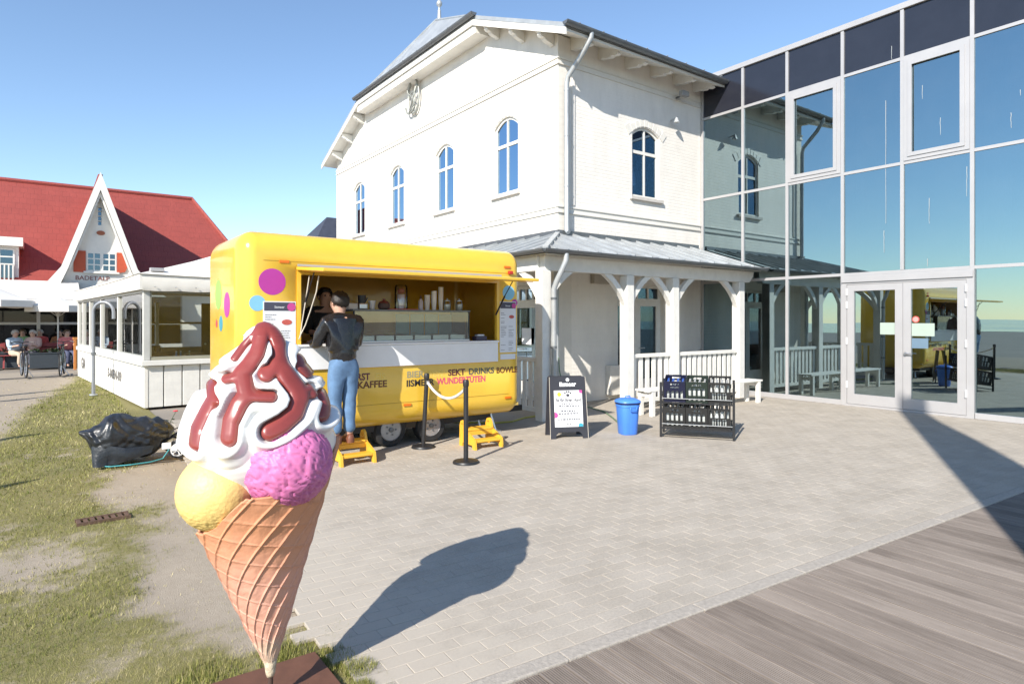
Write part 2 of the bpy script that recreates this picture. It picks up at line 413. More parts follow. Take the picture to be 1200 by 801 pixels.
blades(-2.6, 1.3, 4.2, 7.0, 4500, 0.030, 0.003)
blades(-3.4, 1.3, 7.0, 12.0, 1700, 0.034, 0.005)
blades(-3.4, 1.3, 12.0, 24.0, 420, 0.04, 0.01)
# two lusher tufts by the steel plate
for cx, cy, rr in ((1.12, 3.02, 0.12), (1.20, 2.86, 0.08), (0.95, 3.2, 0.14), (0.6, 3.22, 0.16), (1.14, 2.7, 0.06)):
    n = 650; a = RNG.uniform(0, 2*PI, n); q = rr*RNG.random(n)**0.7; x = cx+q*np.cos(a); y = cy+q*np.sin(a)
    k = ~((x > PADX0) & (x < PADX1) & (y > PADY0) & (y < PADY1)); x = x[k]; y = y[k]; n = len(x)
    a = RNG.uniform(0, 2*PI, n); b = RNG.uniform(0, 2*PI, n); h = RNG.uniform(0.010, 0.030, n); w = 0.002
    p0 = np.stack([x-w*np.cos(a), y-w*np.sin(a), np.full(n, -0.02)], -1); p1 = np.stack([x+w*np.cos(a), y+w*np.sin(a), np.full(n, -0.02)], -1)
    p2 = np.stack([x+h*0.6*np.cos(b), y+h*0.6*np.sin(b), h], -1)
    BV.append(np.stack([p0, p1, p2], 1).reshape(-1, 3)); BD.append(np.repeat(np.clip(RNG.normal(0.35, 0.2, n), 0, 1), 3))
V = np.concatenate(BV); D = np.concatenate(BD)
me = np_mesh('grass', V, np.arange(len(V)).reshape(-1, 3), grass_mat(), smooth=False)
at = me.attributes.new('dry', 'FLOAT', 'POINT'); at.data.foreach_set('value', D.astype(np.float32))
tag(link_mesh('grass', me), 'short dry patchy grass growing on the sandy ground', 'grass', kind='stuff')

# ------------------------------------------------------------------ paving and deck share one frame, 3.3 degrees off the house
DO = Vector((1.67, 2.335, 0)); DA = R(-3.3)
DT = Matrix.Translation(DO) @ Matrix.Rotation(DA, 4, 'Z')
DTi = DT.inverted()
XGL = 12.66                                 # plane of the glass front
def paver_mat(name, src):
    m = bpy.data.materials.new(name); m.use_nodes = True; n = m.node_tree.nodes; l = m.node_tree.links; b = n['Principled BSDF']
    b.inputs['Roughness'].default_value = 0.88; b.inputs['Specular IOR Level'].default_value = 0.25
    if src == 'obj':
        oi = n.new('ShaderNodeObjectInfo'); val = oi.outputs['Random']
    else:
        at = n.new('ShaderNodeAttribute'); at.attribute_name = 'tint'; val = at.outputs['Fac']
    ge = n.new('ShaderNodeNewGeometry')
    cr = n.new('ShaderNodeValToRGB'); e = cr.color_ramp.elements
    e[0].position = 0; e[0].color = (0.405, 0.36, 0.30, 1); e[1].position = 1; e[1].color = (0.435, 0.39, 0.33, 1)
    x = e.new(0.5); x.color = (0.42, 0.375, 0.315, 1); l.new(val, cr.inputs[0])
    nz = n.new('ShaderNodeTexNoise'); nz.inputs['Scale'].default_value = 70; nz.inputs['Detail'].default_value = 9; nz.inputs['Roughness'].default_value = 0.85; l.new(ge.outputs['Position'], nz.inputs['Vector'])
    nl = n.new('ShaderNodeTexNoise'); nl.inputs['Scale'].default_value = 2.3; nl.inputs['Detail'].default_value = 5; l.new(ge.outputs['Position'], nl.inputs['Vector'])
    mu = n.new('ShaderNodeMath'); mu.operation = 'MULTIPLY_ADD'; mu.inputs[1].default_value = 0.35; l.new(nl.outputs['Fac'], mu.inputs[0]); l.new(nz.outputs['Fac'], mu.inputs[2])
    mp = n.new('ShaderNodeMapRange'); mp.inputs['From Min'].default_value = 0.44; mp.inputs['From Max'].default_value = 0.91; mp.inputs['To Min'].default_value = 0.66; mp.inputs['To Max'].default_value = 1.28; l.new(mu.outputs[0], mp.inputs['Value'])
    vm = n.new('ShaderNodeVectorMath'); vm.operation = 'SCALE'; l.new(cr.outputs[0], vm.inputs[0]); l.new(mp.outputs[0], vm.inputs['Scale'])
    # drifted sand, strongest where the paving meets the lawn
    sp = n.new('ShaderNodeSeparateXYZ'); l.new(ge.outputs['Position'], sp.inputs[0])
    sd = n.new('ShaderNodeMapRange'); sd.inputs['From Min'].default_value = 2.6; sd.inputs['From Max'].default_value = 1.1; sd.inputs['To Min'].default_value = 0.0; sd.inputs['To Max'].default_value = 0.5; l.new(sp.outputs[0], sd.inputs['Value'])
    n2 = n.new('ShaderNodeTexNoise'); n2.inputs['Scale'].default_value = 5; n2.inputs['Detail'].default_value = 7; n2.inputs['Roughness'].default_value = 0.7; l.new(ge.outputs['Position'], n2.inputs['Vector'])
    ad = n.new('ShaderNodeMath'); ad.operation = 'ADD'; l.new(sd.outputs[0], ad.inputs[0]); l.new(n2.outputs['Fac'], ad.inputs[1])
    m2 = n.new('ShaderNodeMapRange'); m2.inputs['From Min'].default_value = 0.6; m2.inputs['From Max'].default_value = 0.85; m2.inputs['To Max'].default_value = 0.75; l.new(ad.outputs[0], m2.inputs['Value'])
    mx = n.new('ShaderNodeMixRGB'); mx.inputs[2].default_value = (0.47, 0.42, 0.35, 1); l.new(m2.outputs[0], mx.inputs[0]); l.new(vm.outputs[0], mx.inputs[1])
    l.new(mx.outputs[0], b.inputs['Base Color'])
    bp = n.new('ShaderNodeBump'); bp.inputs['Strength'].default_value = 0.35; bp.inputs['Distance'].default_value = 0.004; l.new(nz.outputs['Fac'], bp.inputs['Height']); l.new(bp.outputs[0], b.inputs['Normal'])
    return m
SAND = M('joint_sand', (0.41, 0.365, 0.305), 0.95, var=0.2, vscale=18, bump=0.4, bscale=220)
pv = MB()
EDGE_W = 0.095
# joint-sand bed, in the deck frame
pv.box(-0.55, 11.3, EDGE_W, 9.5, -0.09, -0.0025, DT)
paving = tag(pv.build('paving', SAND), kind='structure')
PL, PW, GAP = 0.20, 0.10, 0.0026
def paver_verts(jit=0.0):
    a, b, c = PL/2-GAP/2, PW/2-GAP/2, 0.003
    v = [(-a, -b, -0.02), (a, -b, -0.02), (a, b, -0.02), (-a, b, -0.02), (-a, -b, -0.0015), (a, -b, -0.0015), (a, b, -0.0015), (-a, b, -0.0015),
         (-a+c, -b+c, 0), (a-c, -b+c, 0), (a-c, b-c, 0), (-a+c, b-c, 0)]
    f = [(0, 1, 5, 4), (1, 2, 6, 5), (2, 3, 7, 6), (3, 0, 4, 7), (4, 5, 9, 8), (5, 6, 10, 9), (6, 7, 11, 10), (7, 4, 8, 11), (8, 9, 10, 11)]
    return np.array(v), np.array(f)
PVv, PVf = paver_verts()
spots = []
for j in range(int((9.4-EDGE_W)/PW)):
    y = EDGE_W+0.012+PW*(j+0.5); off = (j % 2)*PL/2
    for i in range(-3, 58):
        x = i*PL+off; w = DT @ Vector((x, y, 0))
        if w.x < 1.17+0.12*math.sin(w.y*3.1)*0.5 or w.x > XGL-0.12 or w.y > 9.4 or x > 11.2: continue
        if w.x > 8.05 and w.y > 9.4: continue
        spots.append((x, y, w))
def shown(w):
    u, v, D = proj(w.x, w.y, 0)
    return D if (D > 0.5 and 0 < u < 1200 and v < 801 and D > 0) else 1e9
spots.sort(key=lambda s: shown(s[2]))
pm = bpy.data.meshes.new('paver'); pm.from_pydata([tuple(p) for p in PVv], [], [tuple(map(int, f)) for f in PVf]); pm.materials.append(paver_mat('paver_stone', 'obj'))
rest_v = []; rest_f = []; rest_t = []; k = 0
for idx, (x, y, w) in enumerate(spots):
    dz = random.uniform(-0.0008, 0.0010); rx = random.uniform(-0.005, 0.005); ry = random.uniform(-0.004, 0.004); rz = DA+random.uniform(-0.008, 0.008)
    if idx < 300:
        o = bpy.data.objects.new('paver', pm); COL.objects.link(o); o.parent = paving
        o.location = (w.x, w.y, dz); o.rotation_euler = (rx, ry, rz)
    else:
        T = Matrix.Translation((w.x, w.y, dz)) @ Matrix.Rotation(rz, 4, 'Z') @ Matrix.Rotation(rx, 4, 'X') @ Matrix.Rotation(ry, 4, 'Y')
        Tn = np.array(T); rest_v.append(PVv @ Tn[:3, :3].T+Tn[:3, 3]); rest_f.append(PVf+k); k += 12; rest_t += [random.random()]*12
me = np_mesh('paver_field', np.concatenate(rest_v), np.concatenate(rest_f), paver_mat('paver_stone_field', 'attr'), smooth=False)
at = me.attributes.new('tint', 'FLOAT', 'POINT'); at.data.foreach_set('value', np.array(rest_t, dtype=np.float32))
tag(link_mesh('paver_field', me, paving), kind='stuff')

# kerb between paving and deck
KERB = M('kerb_concrete', (0.40, 0.36, 0.31), 0.9, var=0.22, vscale=40, bump=0.35, bscale=90)
kb = MB(); kb.box(-0.6, 11.0, 0.012, EDGE_W-0.006, -0.1, -0.008, DT); kerb = tag(kb.build('kerb', SAND), kind='structure')
for i in range(12):
    k_ = MB(); k_.bbox(-0.6+i*0.98+0.0015, -0.6+(i+1)*0.98-0.0015, 0.004, EDGE_W, -0.06, 0.004+random.uniform(-0.001, 0.001), 0.006, DT)
    k_.build('kerb_stone', KERB, kerb)

# timber deck: grooved boards run away from the kerb
def deck_mat():
    m = bpy.data.materials.new('deck_timber'); m.use_nodes = True; n = m.node_tree.nodes; l = m.node_tree.links; b = n['Principled BSDF']
    b.inputs['Roughness'].default_value = 0.8; b.inputs['Specular IOR Level'].default_value = 0.25
    oi = n.new('ShaderNodeObjectInfo'); tc = n.new('ShaderNodeTexCoord')
    ad = n.new('ShaderNodeVectorMath'); ad.operation = 'ADD'; mu = n.new('ShaderNodeVectorMath'); mu.operation = 'SCALE'; mu.inputs[0].default_value = (37, 91, 13); l.new(oi.outputs['Random'], mu.inputs['Scale'])
    l.new(tc.outputs['Object'], ad.inputs[0]); l.new(mu.outputs[0], ad.inputs[1])
    mp = n.new('ShaderNodeMapping'); mp.inputs['Scale'].default_value = (14, 0.9, 1); l.new(ad.outputs[0], mp.inputs['Vector'])
    nz = n.new('ShaderNodeTexNoise'); nz.inputs['Scale'].default_value = 3; nz.inputs['Detail'].default_value = 9; nz.inputs['Roughness'].default_value = 0.7; l.new(mp.outputs[0], nz.inputs['Vector'])
    m2 = n.new('ShaderNodeMapping'); m2.inputs['Scale'].default_value = (1.2, 0.7, 1); l.new(ad.outputs[0], m2.inputs['Vector'])
    nb = n.new('ShaderNodeTexNoise'); nb.inputs['Scale'].default_value = 1.2; nb.inputs['Detail'].default_value = 6; l.new(m2.outputs[0], nb.inputs['Vector'])
    cr = n.new('ShaderNodeValToRGB'); e = cr.color_ramp.elements; e[0].position = 0.25; e[0].color = (0.10, 0.082, 0.07, 1); e[1].position = 0.8; e[1].color = (0.33, 0.285, 0.25, 1)
    s = n.new('ShaderNodeMath'); s.operation = 'MULTIPLY_ADD'; s.inputs[1].default_value = 0.5; l.new(nb.outputs['Fac'], s.inputs[0])
    h = n.new('ShaderNodeMath'); h.operation = 'MULTIPLY'; h.inputs[1].default_value = 0.5; l.new(nz.outputs['Fac'], h.inputs[0]); l.new(h.outputs[0], s.inputs[2])
    rr = n.new('ShaderNodeMapRange'); rr.inputs['To Min'].default_value = -0.08; rr.inputs['To Max'].default_value = 0.07; l.new(oi.outputs['Random'], rr.inputs['Value'])
    s2 = n.new('ShaderNodeMath'); s2.operation = 'ADD'; l.new(s.outputs[0], s2.inputs[0]); l.new(rr.outputs[0], s2.inputs[1])
    l.new(s2.outputs[0], cr.inputs[0]); l.new(cr.outputs[0], b.inputs['Base Color'])
    bp = n.new('ShaderNodeBump'); bp.inputs['Strength'].default_value = 0.3; bp.inputs['Distance'].default_value = 0.003; l.new(nz.outputs['Fac'], bp.inputs['Height']); l.new(bp.outputs[0], b.inputs['Normal'])
    return m
dk = MB(); dk.box(-1.0, 12.0, -7.2, 0.0, -0.12, -0.045, DT)
deck = tag(dk.build('deck', M('deck_substructure', (0.05, 0.043, 0.037), 0.9)), kind='structure')
BW, BG, NG = 0.145, 0.011, 9
prof = [(-BW/2+BG/2, -0.04), (-BW/2+BG/2, -0.003)]
gw = (BW-BG-0.012)/NG
for q in range(NG):
    x = -BW/2+BG/2+0.006+q*gw
    prof += [(x, 0.0), (x+gw*0.45, 0.0), (x+gw*0.52, -0.005), (x+gw*0.93, -0.005)]
prof += [(BW/2-BG/2-0.004, 0.0), (BW/2-BG/2, -0.003), (BW/2-BG/2, -0.04)]
NB = len(prof)
bv = [(x, 0, z) for x, z in prof]+[(x, -7.1, z) for x, z in prof]
bf = [(i, i+1, NB+i+1, NB+i) for i in range(NB-1)]+[tuple(range(NB))]
bme = bpy.data.meshes.new('board'); bme.from_pydata(bv, [], bf); bme.materials.append(deck_mat())
for i in range(82):
    o = bpy.data.objects.new('board', bme); COL.objects.link(o); o.parent = deck
    o.matrix_basis = DT @ Matrix.Translation((-0.9+i*BW, random.uniform(-0.006, 0.0), -0.002+random.uniform(-0.0015, 0.0015))) @ Matrix.Rotation(random.uniform(-0.004, 0.004), 4, 'Y')

# steel drain grate in the turf
t = empty('drain_grate', onZ(121, 607), 0.06, 'rusty iron drain grate sunk in the patchy grass', 'drain')
RUST = M('rusty_iron', (0.13, 0.075, 0.05), 0.8, var=0.35, vscale=20, bump=0.3)
MB().box(-0.185, 0.185, -0.06, 0.06, -0.06, -0.02).build('trough', M('drain_dark', (0.02, 0.018, 0.016), 0.9), t, local=True)
d_ = MB(); d_.box(-0.19, 0.19, 0.06, 0.075, -0.05, 0.012).box(-0.19, 0.19, -0.075, -0.06, -0.05, 0.012); d_.build('rim', RUST, t, local=True)
for i in range(8):
    MB().box(-0.014, 0.014, -0.06, 0.06, -0.018, 0.008, Matrix.Translation((-0.17+i*0.0486, 0, 0))).build('bar', RUST, t, local=True)

# ================================================================== WHITE HOUSE
XG, YS, YF = 8.147, 9.55, 21.45            # gable plane, side-wall plane, far corner
YC = 15.35
BR_G = brick_paint('gable_paint', (0.77, 0.735, 0.67), (1, 2), 0.25)
BR_S = brick_paint('side_paint_lightened', (0.84, 0.80, 0.735), (0, 2), 0.38)  # same paint as the gable, lightened in colour to offset grazing sun
house = empty('white_house', (XG, YS, 0), 0, 'two-storey white painted brick house with half-hipped gable and grey roof', 'house')
def arch(c, w, z0, z1, rise, n=8):
    """outline of an opening with a segmental head"""
    p = [(c-w/2, z0), (c+w/2, z0)]
    for i in range(n+1):
        t = i/n; a = c+w/2-w*t; p.append((a, z1-rise+rise*(1-(2*t-1)**2)))
    return p
GW = [11.32, 14.0, 16.72, 19.47]; WZ0, WZ1, WW, WR = 4.45, 6.14, 0.9, 0.2
side_win = (10.70, 0.88, 4.37, 5.93)
gd_y = 10.75                                      # glazed door of the gable side, below the veranda
# gable wall
eave_z = 7.12
outer = [(YS, 0.0), (YF, 0.0), (YF, eave_z+0.20), (19.0, 8.42), (11.7, 8.42), (YS, eave_z+0.20)]
holes = [arch(c, WW, WZ0, WZ1, WR) for c in GW]+[[(gd_y-0.55, 0.06), (gd_y+0.55, 0.06), (gd_y+0.55, 2.4), (gd_y-0.55, 2.4)]]
TG = lambda a, b, d: (XG+d, a, b)
MB().panel(outer, holes, TG, 0.35).build('gable_wall', BR_G, house)
# side wall, butts behind the gable wall
dX0, dX1, dZ = 9.80, 11.33, 2.45
TS = lambda a, b, d: (a, YS+d, b)
MB().panel([(XG+0.352, 0), (13.2, 0), (13.2, 7.45), (XG+0.352, 7.45)], [arch(side_win[0], side_win[1], side_win[2], side_win[3], 0.17), [(dX0, 0.06), (dX1, 0.06), (dX1, dZ), (dX0, dZ)]], TS, 0.33).build('side_wall', BR_S, house)
MB().box(XG+0.4, 20, YF-0.4, YF, 0, 7.3).box(19.7, 20, YS+0.4, YF-0.4, 0, 7.3).build('rear_wall', BR_S, house)
MB().box(XG+0.45, 12.6, YS+0.45, YF-0.45, 3.2, 3.3).box(10.4, 10.5, YS+0.45, YF-0.45, 0.02, 7.0).build('inner_floor', M('inner_grey', (0.25, 0.25, 0.25), 0.8), house)
# corner strip and string courses
MB().box(XG+0.36, XG+0.42, YS-0.025, YS-0.002, 3.98, 6.70).build('corner_strip', BR_S, house)
for z, n in ((3.80, 'string_course'), (6.74, 'string_course')):
    b = MB()
    for dz, hh, pr in ((0.0, 0.026, 0.03), (0.026, 0.085, 0.012), (0.111, 0.026, 0.034)):
        b.box(XG-pr, XG-0.002, YS-pr, YF, z+dz, z+dz+hh-0.001); b.box(XG, 12.6, YS-pr, YS-0.002, z+dz, z+dz+hh-0.001)
    b.build(n, W_PAINT, house)
SILL = M('sill_stone', (0.55, 0.52, 0.48), 0.8, var=0.1)
def house_window(c, w, z0, z1, rise, T, nrm):
    f = MB(); fw = 0.055; zt = z0+(z1-z0)*0.64
    inner = []
    q = arch(c, w-2*fw, z0+fw, z1-fw, rise*0.9, 10)
    mid = 0.02
    lo1 = [(c-w/2+fw, z0+fw), (c-mid, z0+fw), (c-mid, zt-0.035), (c-w/2+fw, zt-0.035)]
    lo2 = [(c+mid, z0+fw), (c+w/2-fw, z0+fw), (c+w/2-fw, zt-0.035), (c+mid, zt-0.035)]
    def head(a):
        t = (a-c)/(w/2-fw); return z1-fw-rise*0.9*t*t
    up1 = [(c-w/2+fw, zt+0.035), (c-mid, zt+0.035)]+[(c-mid-(w/2-fw-mid)*i/5, head(c-mid-(w/2-fw-mid)*i/5)) for i in range(6)]
    up2 = [(c+mid, zt+0.035), (c+w/2-fw, zt+0.035)]+[(c+w/2-fw-(w/2-fw-mid)*i/5, head(c+w/2-fw-(w/2-fw-mid)*i/5)) for i in range(6)]
    f.panel(arch(c, w-0.004, z0+0.002, z1-0.002, rise), [lo1, lo2, up1, up2], lambda a, b, d: T(a, b, 0.045+d), 0.06)
    win = f.build('window', W_WOOD, house)
    for L in (lo1, lo2, up1, up2):
        cx = sum(p[0] for p in L)/len(L); cz = sum(p[1] for p in L)/len(L)
        LL = [(cx+(p[0]-cx)*1.03, cz+(p[1]-cz)*1.02) for p in L]
        MB().panel(LL, [], lambda a, b, d: T(a, b, 0.07+d), 0.006).build('pane', GLASS_W, win)
    MB().panel([(c-w/2-0.08, z0-0.07), (c+w/2+0.08, z0-0.07), (c+w/2+0.08, z0-0.004), (c-w/2-0.08, z0-0.004)], [], lambda a, b, d: T(a, b, -0.07+d), 0.12).build('sill', SILL, win)
    # voussoirs over the head
    n = 9
    for i in range(n):
        t0 = -0.62+1.24*i/n+0.012; t1 = -0.62+1.24*(i+1)/n-0.012
        def P(t, rr): return (c+w*t*(1+0.22*rr), z1-rise*(2*t)**2+0.15*rr)
        ext = 0.07 if i % 4 == 0 else 0.0
        MB().panel([P(t0, 0.12), P(t1, 0.12), P(t1, 1.0+ext*3), P(t0, 1.0+ext*3)], [], lambda a, b, d: T(a, b, -0.014+d), 0.013).build('arch_brick', W_PAINT, win)
    # net curtain inside
    cu = MB(); pts = 22
    for sgn in (-1, 1):
        k = len(cu.v)
        for i in range(pts):
            s_ = i/(pts-1); a = c+sgn*(w/2-0.02-s_*w*0.2); d = 0.26+0.02*math.sin(i*1.9)
            cu.v.append(tuple(T(a, z0+0.02, d))); cu.v.append(tuple(T(a, z1-0.05, d)))
        cu.f += [(k+2*i, k+2*i+2, k+2*i+3, k+2*i+1) for i in range(pts-1)]
    cu.build('curtain', M('net_curtain', (0.38, 0.40, 0.42), 0.9), win)
for c in GW: house_window(c, WW, WZ0, WZ1, WR, TG, None)
house_window(side_win[0], side_win[1], side_win[2], side_win[3], 0.17, TS, None)
# ground-floor doors under the veranda
def glazed_door(name, a0, a1, z1, T, leaves):
    f = MB(); w = a1-a0; hol = []; tz = z1-0.36
    n = 4
    for i in range(n): hol.append([(a0+0.07+i*(w-0.14)/n+0.02, tz+0.06), (a0+0.07+(i+1)*(w-0.14)/n-0.02, tz+0.06), (a0+0.07+(i+1)*(w-0.14)/n-0.02, z1-0.07), (a0+0.07+i*(w-0.14)/n+0.02, z1-0.07)])
    for i in range(leaves):
        x0 = a0+0.06+i*(w-0.12)/leaves+0.09; x1 = a0+0.06+(i+1)*(w-0.12)/leaves-0.09
        hol.append([(x0, 0.36), (x1, 0.36), (x1, tz-0.11), (x0, tz-0.11)])
    f.panel([(a0+0.003, 0.063), (a1-0.003, 0.063), (a1-0.003, z1-0.003), (a0+0.003, z1-0.003)], hol, lambda a, b, d: T(a, b, 0.12+d), 0.07)
    o = f.build('door', W_WOOD, house)
    for L in hol:
        MB().panel([(L[0][0]-0.01, L[0][1]-0.01), (L[1][0]+0.01, L[1][1]-0.01), (L[2][0]+0.01, L[2][1]+0.01), (L[3][0]-0.01, L[3][1]+0.01)], [], lambda a, b, d: T(a, b, 0.15+d), 0.008).build('pane', GLASS_W, o)
    h = MB(); m_ = (a0+a1)/2
    h.cyl(T(m_+0.05, 1.05, 0.12), T(m_+0.05, 1.05, 0.06), 0.012); h.cyl(T(m_+0.05, 1.05, 0.065), T(m_+0.17, 1.05, 0.065), 0.010); h.build('handle', STEEL, o)
    return o
glazed_door('door', dX0, dX1, dZ, TS, 2)
dg_ = glazed_door('door', gd_y-0.55, gd_y+0.55, 2.4, TG, 1)
MB().box(XG+0.105, XG+0.112, gd_y-0.2, gd_y+0.12, 1.15, 1.5).build('paper_notice', WHITE_PL, dg_)
# vent box high on the side wall below the veranda roof
MB().bbox(9.02, 9.55, YS-0.12, YS-0.003, 2.42, 2.78, 0.01).build('vent_box', M('vent_beige', (0.42, 0.38, 0.32), 0.7), house)
MB().bbox(9.45, 9.9, YS-0.16, YS-0.003, 0.10, 0.72, 0.015).build('meter_box', W_PAINT, house)
# roof: two slopes and a half hip
XV, E0, E1, ZE, ZR, XR = 7.75, 8.88, 21.82, 7.20, 9.97, 8.67
B0, B1, ZB = 12.07, 18.63, 8.57
def roof_sheet(name, off, th, mat, inset):
    x0 = XV+inset; b = MB(); d = Vector((0, 0, -1))
    pts = [(x0, E0+inset, ZE-off), (x0, B0, ZB-off), (XR, YC, ZR-off), (20.4, YC, ZR-off), (20.4, E0+inset, ZE-off)]
    b.plate(pts, d, th)
    b.plate([(x0, E1-inset, ZE-off), (20.4, E1-inset, ZE-off), (20.4, YC, ZR-off), (XR, YC, ZR-off), (x0, B1, ZB-off)], d, th)
    b.plate([(x0, B0, ZB-off), (x0, B1, ZB-off), (XR, YC, ZR-off)], d, th)
    return b.build(name, mat, house)
roof = roof_sheet('roof', 0.0, 0.085, ZINC, 0.0)
roof_sheet('soffit', 0.09, 0.05, W_WOOD, 0.02)
# white verge boards along the gable, fascia under the hip eave
vb = MB()
for (ya, za), (yb, zb) in (((E0-0.02, ZE-0.10), (B0, ZB-0.10)), ((E1+0.02, ZE-0.10), (B1, ZB-0.10)), ((B0, ZB-0.10), (B1, ZB-0.10))):
    vb.plate([(XV-0.012, ya, za), (XV-0.012, yb, zb), (XV-0.012, yb, zb-0.13), (XV-0.012, ya, za-0.13)], (1, 0, 0), 0.03)
vb.build('verge_board', W_PAINT, roof)
# boxed eave below the half hip
MB().box(XV+0.03, XG-0.003, B0-0.1, B1+0.1, ZB-0.42, ZB-0.15).build('boxed_eave', W_PAINT, roof)
# gutters
def half_gutter(p0, p1, r, mat, name, parent, out):
    b = MB(); p0 = Vector(p0); p1 = Vector(p1); o = Vector(out); n = 8; k = 0
    for p in (p0, p1):
        for rr in (r, r-0.008):
            for i in range(n+1):
                a = PI*i/n; b.v.append(tuple(p+o*math.cos(a)*rr+Vector((0, 0, -1))*math.sin(a)*rr))
    m = n+1
    for i in range(n):
        b.f += [(i, i+1, 2*m+i+1, 2*m+i), (m+i, m+i+1, 3*m+i+1, 3*m+i)]
    b.f += [(0, m, 3*m, 2*m), (n, m+n, 3*m+n, 2*m+n)]
    b.f += [tuple(range(m, 2*m)), tuple(range(3*m, 4*m))]
    return b.build(name, mat, parent, smooth=40)
half_gutter((XV-0.05, E0-0.055, ZE+0.0), (12.62, E0-0.055, ZE-0.02), 0.075, ZINC_D, 'gutter', roof, (0, 1, 0))
half_gutter((XV-0.055, B0-0.15, ZB+0.0), (XV-0.055, B1+0.15, ZB+0.0), 0.075, ZINC_D, 'gutter', roof, (1, 0, 0))
for i in range(8):
    x = XV+0.25+i*0.62
    MB().box(x-0.014, x+0.014, E0-0.137, E0+0.06, ZE+0.002, ZE+0.012).build('gutter_bracket', ZINC, roof)
for i in range(9):
    y = B0+0.1+i*0.78
    MB().box(XV-0.14, XV+0.05, y-0.014, y+0.014, ZB+0.002, ZB+0.012).build('gutter_bracket', ZINC, roof)
# downpipe of the house
pp = [(8.36, E0-0.055, ZE-0.04), (8.36, E0-0.055, ZE-0.14), (8.33, E0+0.12, ZE-0.36), (8.29, YS-0.14, ZE-0.72), (8.285, YS-0.10, ZE-0.86), (8.285, YS-0.10, 3.44), (8.29, YS-0.15, 3.40)]
dp = MB().tube(pp, 0.05, 14).build('downpipe', ZINC, house, smooth=50)
for z in (6.2, 5.3, 4.3): MB().cyl((8.285, YS-0.10, z), (8.285, YS-0.10, z+0.03), 0.056, n=14).build('pipe_clip', ZINC, dp)
# shaped rafter ends
def rafter_end(T, name='rafter_end'):
    pr = [(0.0, 0.0), (0.60, 0.0), (0.60, -0.05), (0.55, -0.075), (0.57, -0.11), (0.50, -0.15), (0.40, -0.155), (0.36, -0.19), (0.26, -0.215), (0.12, -0.23), (0.06, -0.26), (0.0, -0.26)]
    MB().panel(pr, [], T, 0.11).build(name, W_WOOD, roof)
for x in (8.53, 9.29, 10.08, 10.88, 11.66, 12.36):
    rafter_end(lambda a, b, d, x=x: (x-0.055+d, YS-0.003-a, ZE-0.10+b+0.42*(0.66-a)*0.9))
for y in (9.72, 10.68, 11.6):
    z = ZE+(y-E0)*0.43
    rafter_end(lambda a, b, d, y=y, z=z: (XG-0.003-a*0.62, y-0.055+d, z-0.165+b))
for y in (19.1, 20.05, 20.95):
    z = ZE+(E1-y)*0.43
    rafter_end(lambda a, b, d, y=y, z=z: (XG-0.003-a*0.62, y-0.055+d, z-0.165+b))
# ridge finial, ridge cap
fi = MB(); fi.lathe([(0.09, 0), (0.06, 0.06), (0.045, 0.30), (0.05, 0.32), (0.03, 0.34), (0.03, 0.42), (0.07, 0.46), (0.085, 0.52), (0.06, 0.58), (0.02, 0.62), (0.012, 0.72)], 14, Matrix.Translation((XR+0.1, YC, ZR-0.03)))
fi.build('finial', ZINC, roof, smooth=True)
MB().tube([(XR, YC, ZR+0.0), (20.3, YC, ZR+0.0)], 0.05, 8).build('ridge_cap', ZINC, roof)
MB().tube([(XR, YC, ZR), (XV+0.02, B1, ZB+0.01)], 0.035, 8).tube([(XR, YC, ZR), (XV+0.02, B0, ZB+0.01)], 0.035, 8).build('hip_cap', ZINC, roof)
# wrought emblem on the gable: an oval ring round a fouled anchor
em = empty('anchor_emblem', (XG-0.1, 15.5, 7.3), 0, 'grey wrought-iron emblem with oval ring and anchor on white gable', 'emblem')
EM = M('emblem_iron', (0.36, 0.37, 0.34), 0.5, metal=0.4, var=0.2)
cx, cy, cz = XG-0.09, 15.5, 7.78
ring = MB().tube([(cx, cy+0.30*math.cos(a), cz+0.46*math.sin(a)) for a in np.linspace(0, 2*PI, 29)[:-1]], 0.028, 8, closed=True).build('ring', EM, em, smooth=True)
sh = MB().tube([(cx-0.03, cy+0.20, cz-0.42), (cx-0.03, cy-0.26, cz+0.34)], 0.028, 8)
sh.tube([(cx-0.05, cy+0.05-0.30, cz+0.14), (cx-0.05, cy-0.24, cz+0.44-0.08), (cx-0.05, cy-0.02, cz+0.42)], 0.02, 6); sh.build('shank', EM, em, smooth=True)
MB().tube([(cx-0.03, cy+0.42, cz-0.22), (cx-0.03, cy+0.34, cz-0.38), (cx-0.03, cy+0.2, cz-0.43), (cx-0.03, cy+0.03, cz-0.40), (cx-0.03, cy-0.12, cz-0.28)], [0.03, 0.026, 0.028, 0.026, 0.03], 8).build('arms', EM, em, smooth=True)
MB().tube([(cx-0.06, cy+0.20*math.sin(t*2.2)+0.06, cz+0.38-0.8*t/3.1) for t in np.linspace(0, 3.1, 16)], 0.02, 6).tube([(cx-0.06, cy-0.05+0.16*math.cos(t), cz-0.1+0.2*math.sin(t)) for t in np.linspace(0, 5, 14)], 0.018, 6).build('rope', EM, em, smooth=True)
MB().cyl((cx, cy, cz+0.46), (cx, cy, cz+0.62), 0.03, n=10).cyl((cx-0.02, cy-0.08, cz+0.62), (cx-0.02, cy+0.08, cz+0.62), 0.035, n=10).cyl((cx, cy, cz+0.55), (XG-0.005, cy, cz+0.55), 0.02).cyl((cx, cy, cz-0.44), (XG-0.005, cy, cz-0.44), 0.02).build('hanger', EM, em, smooth=True)
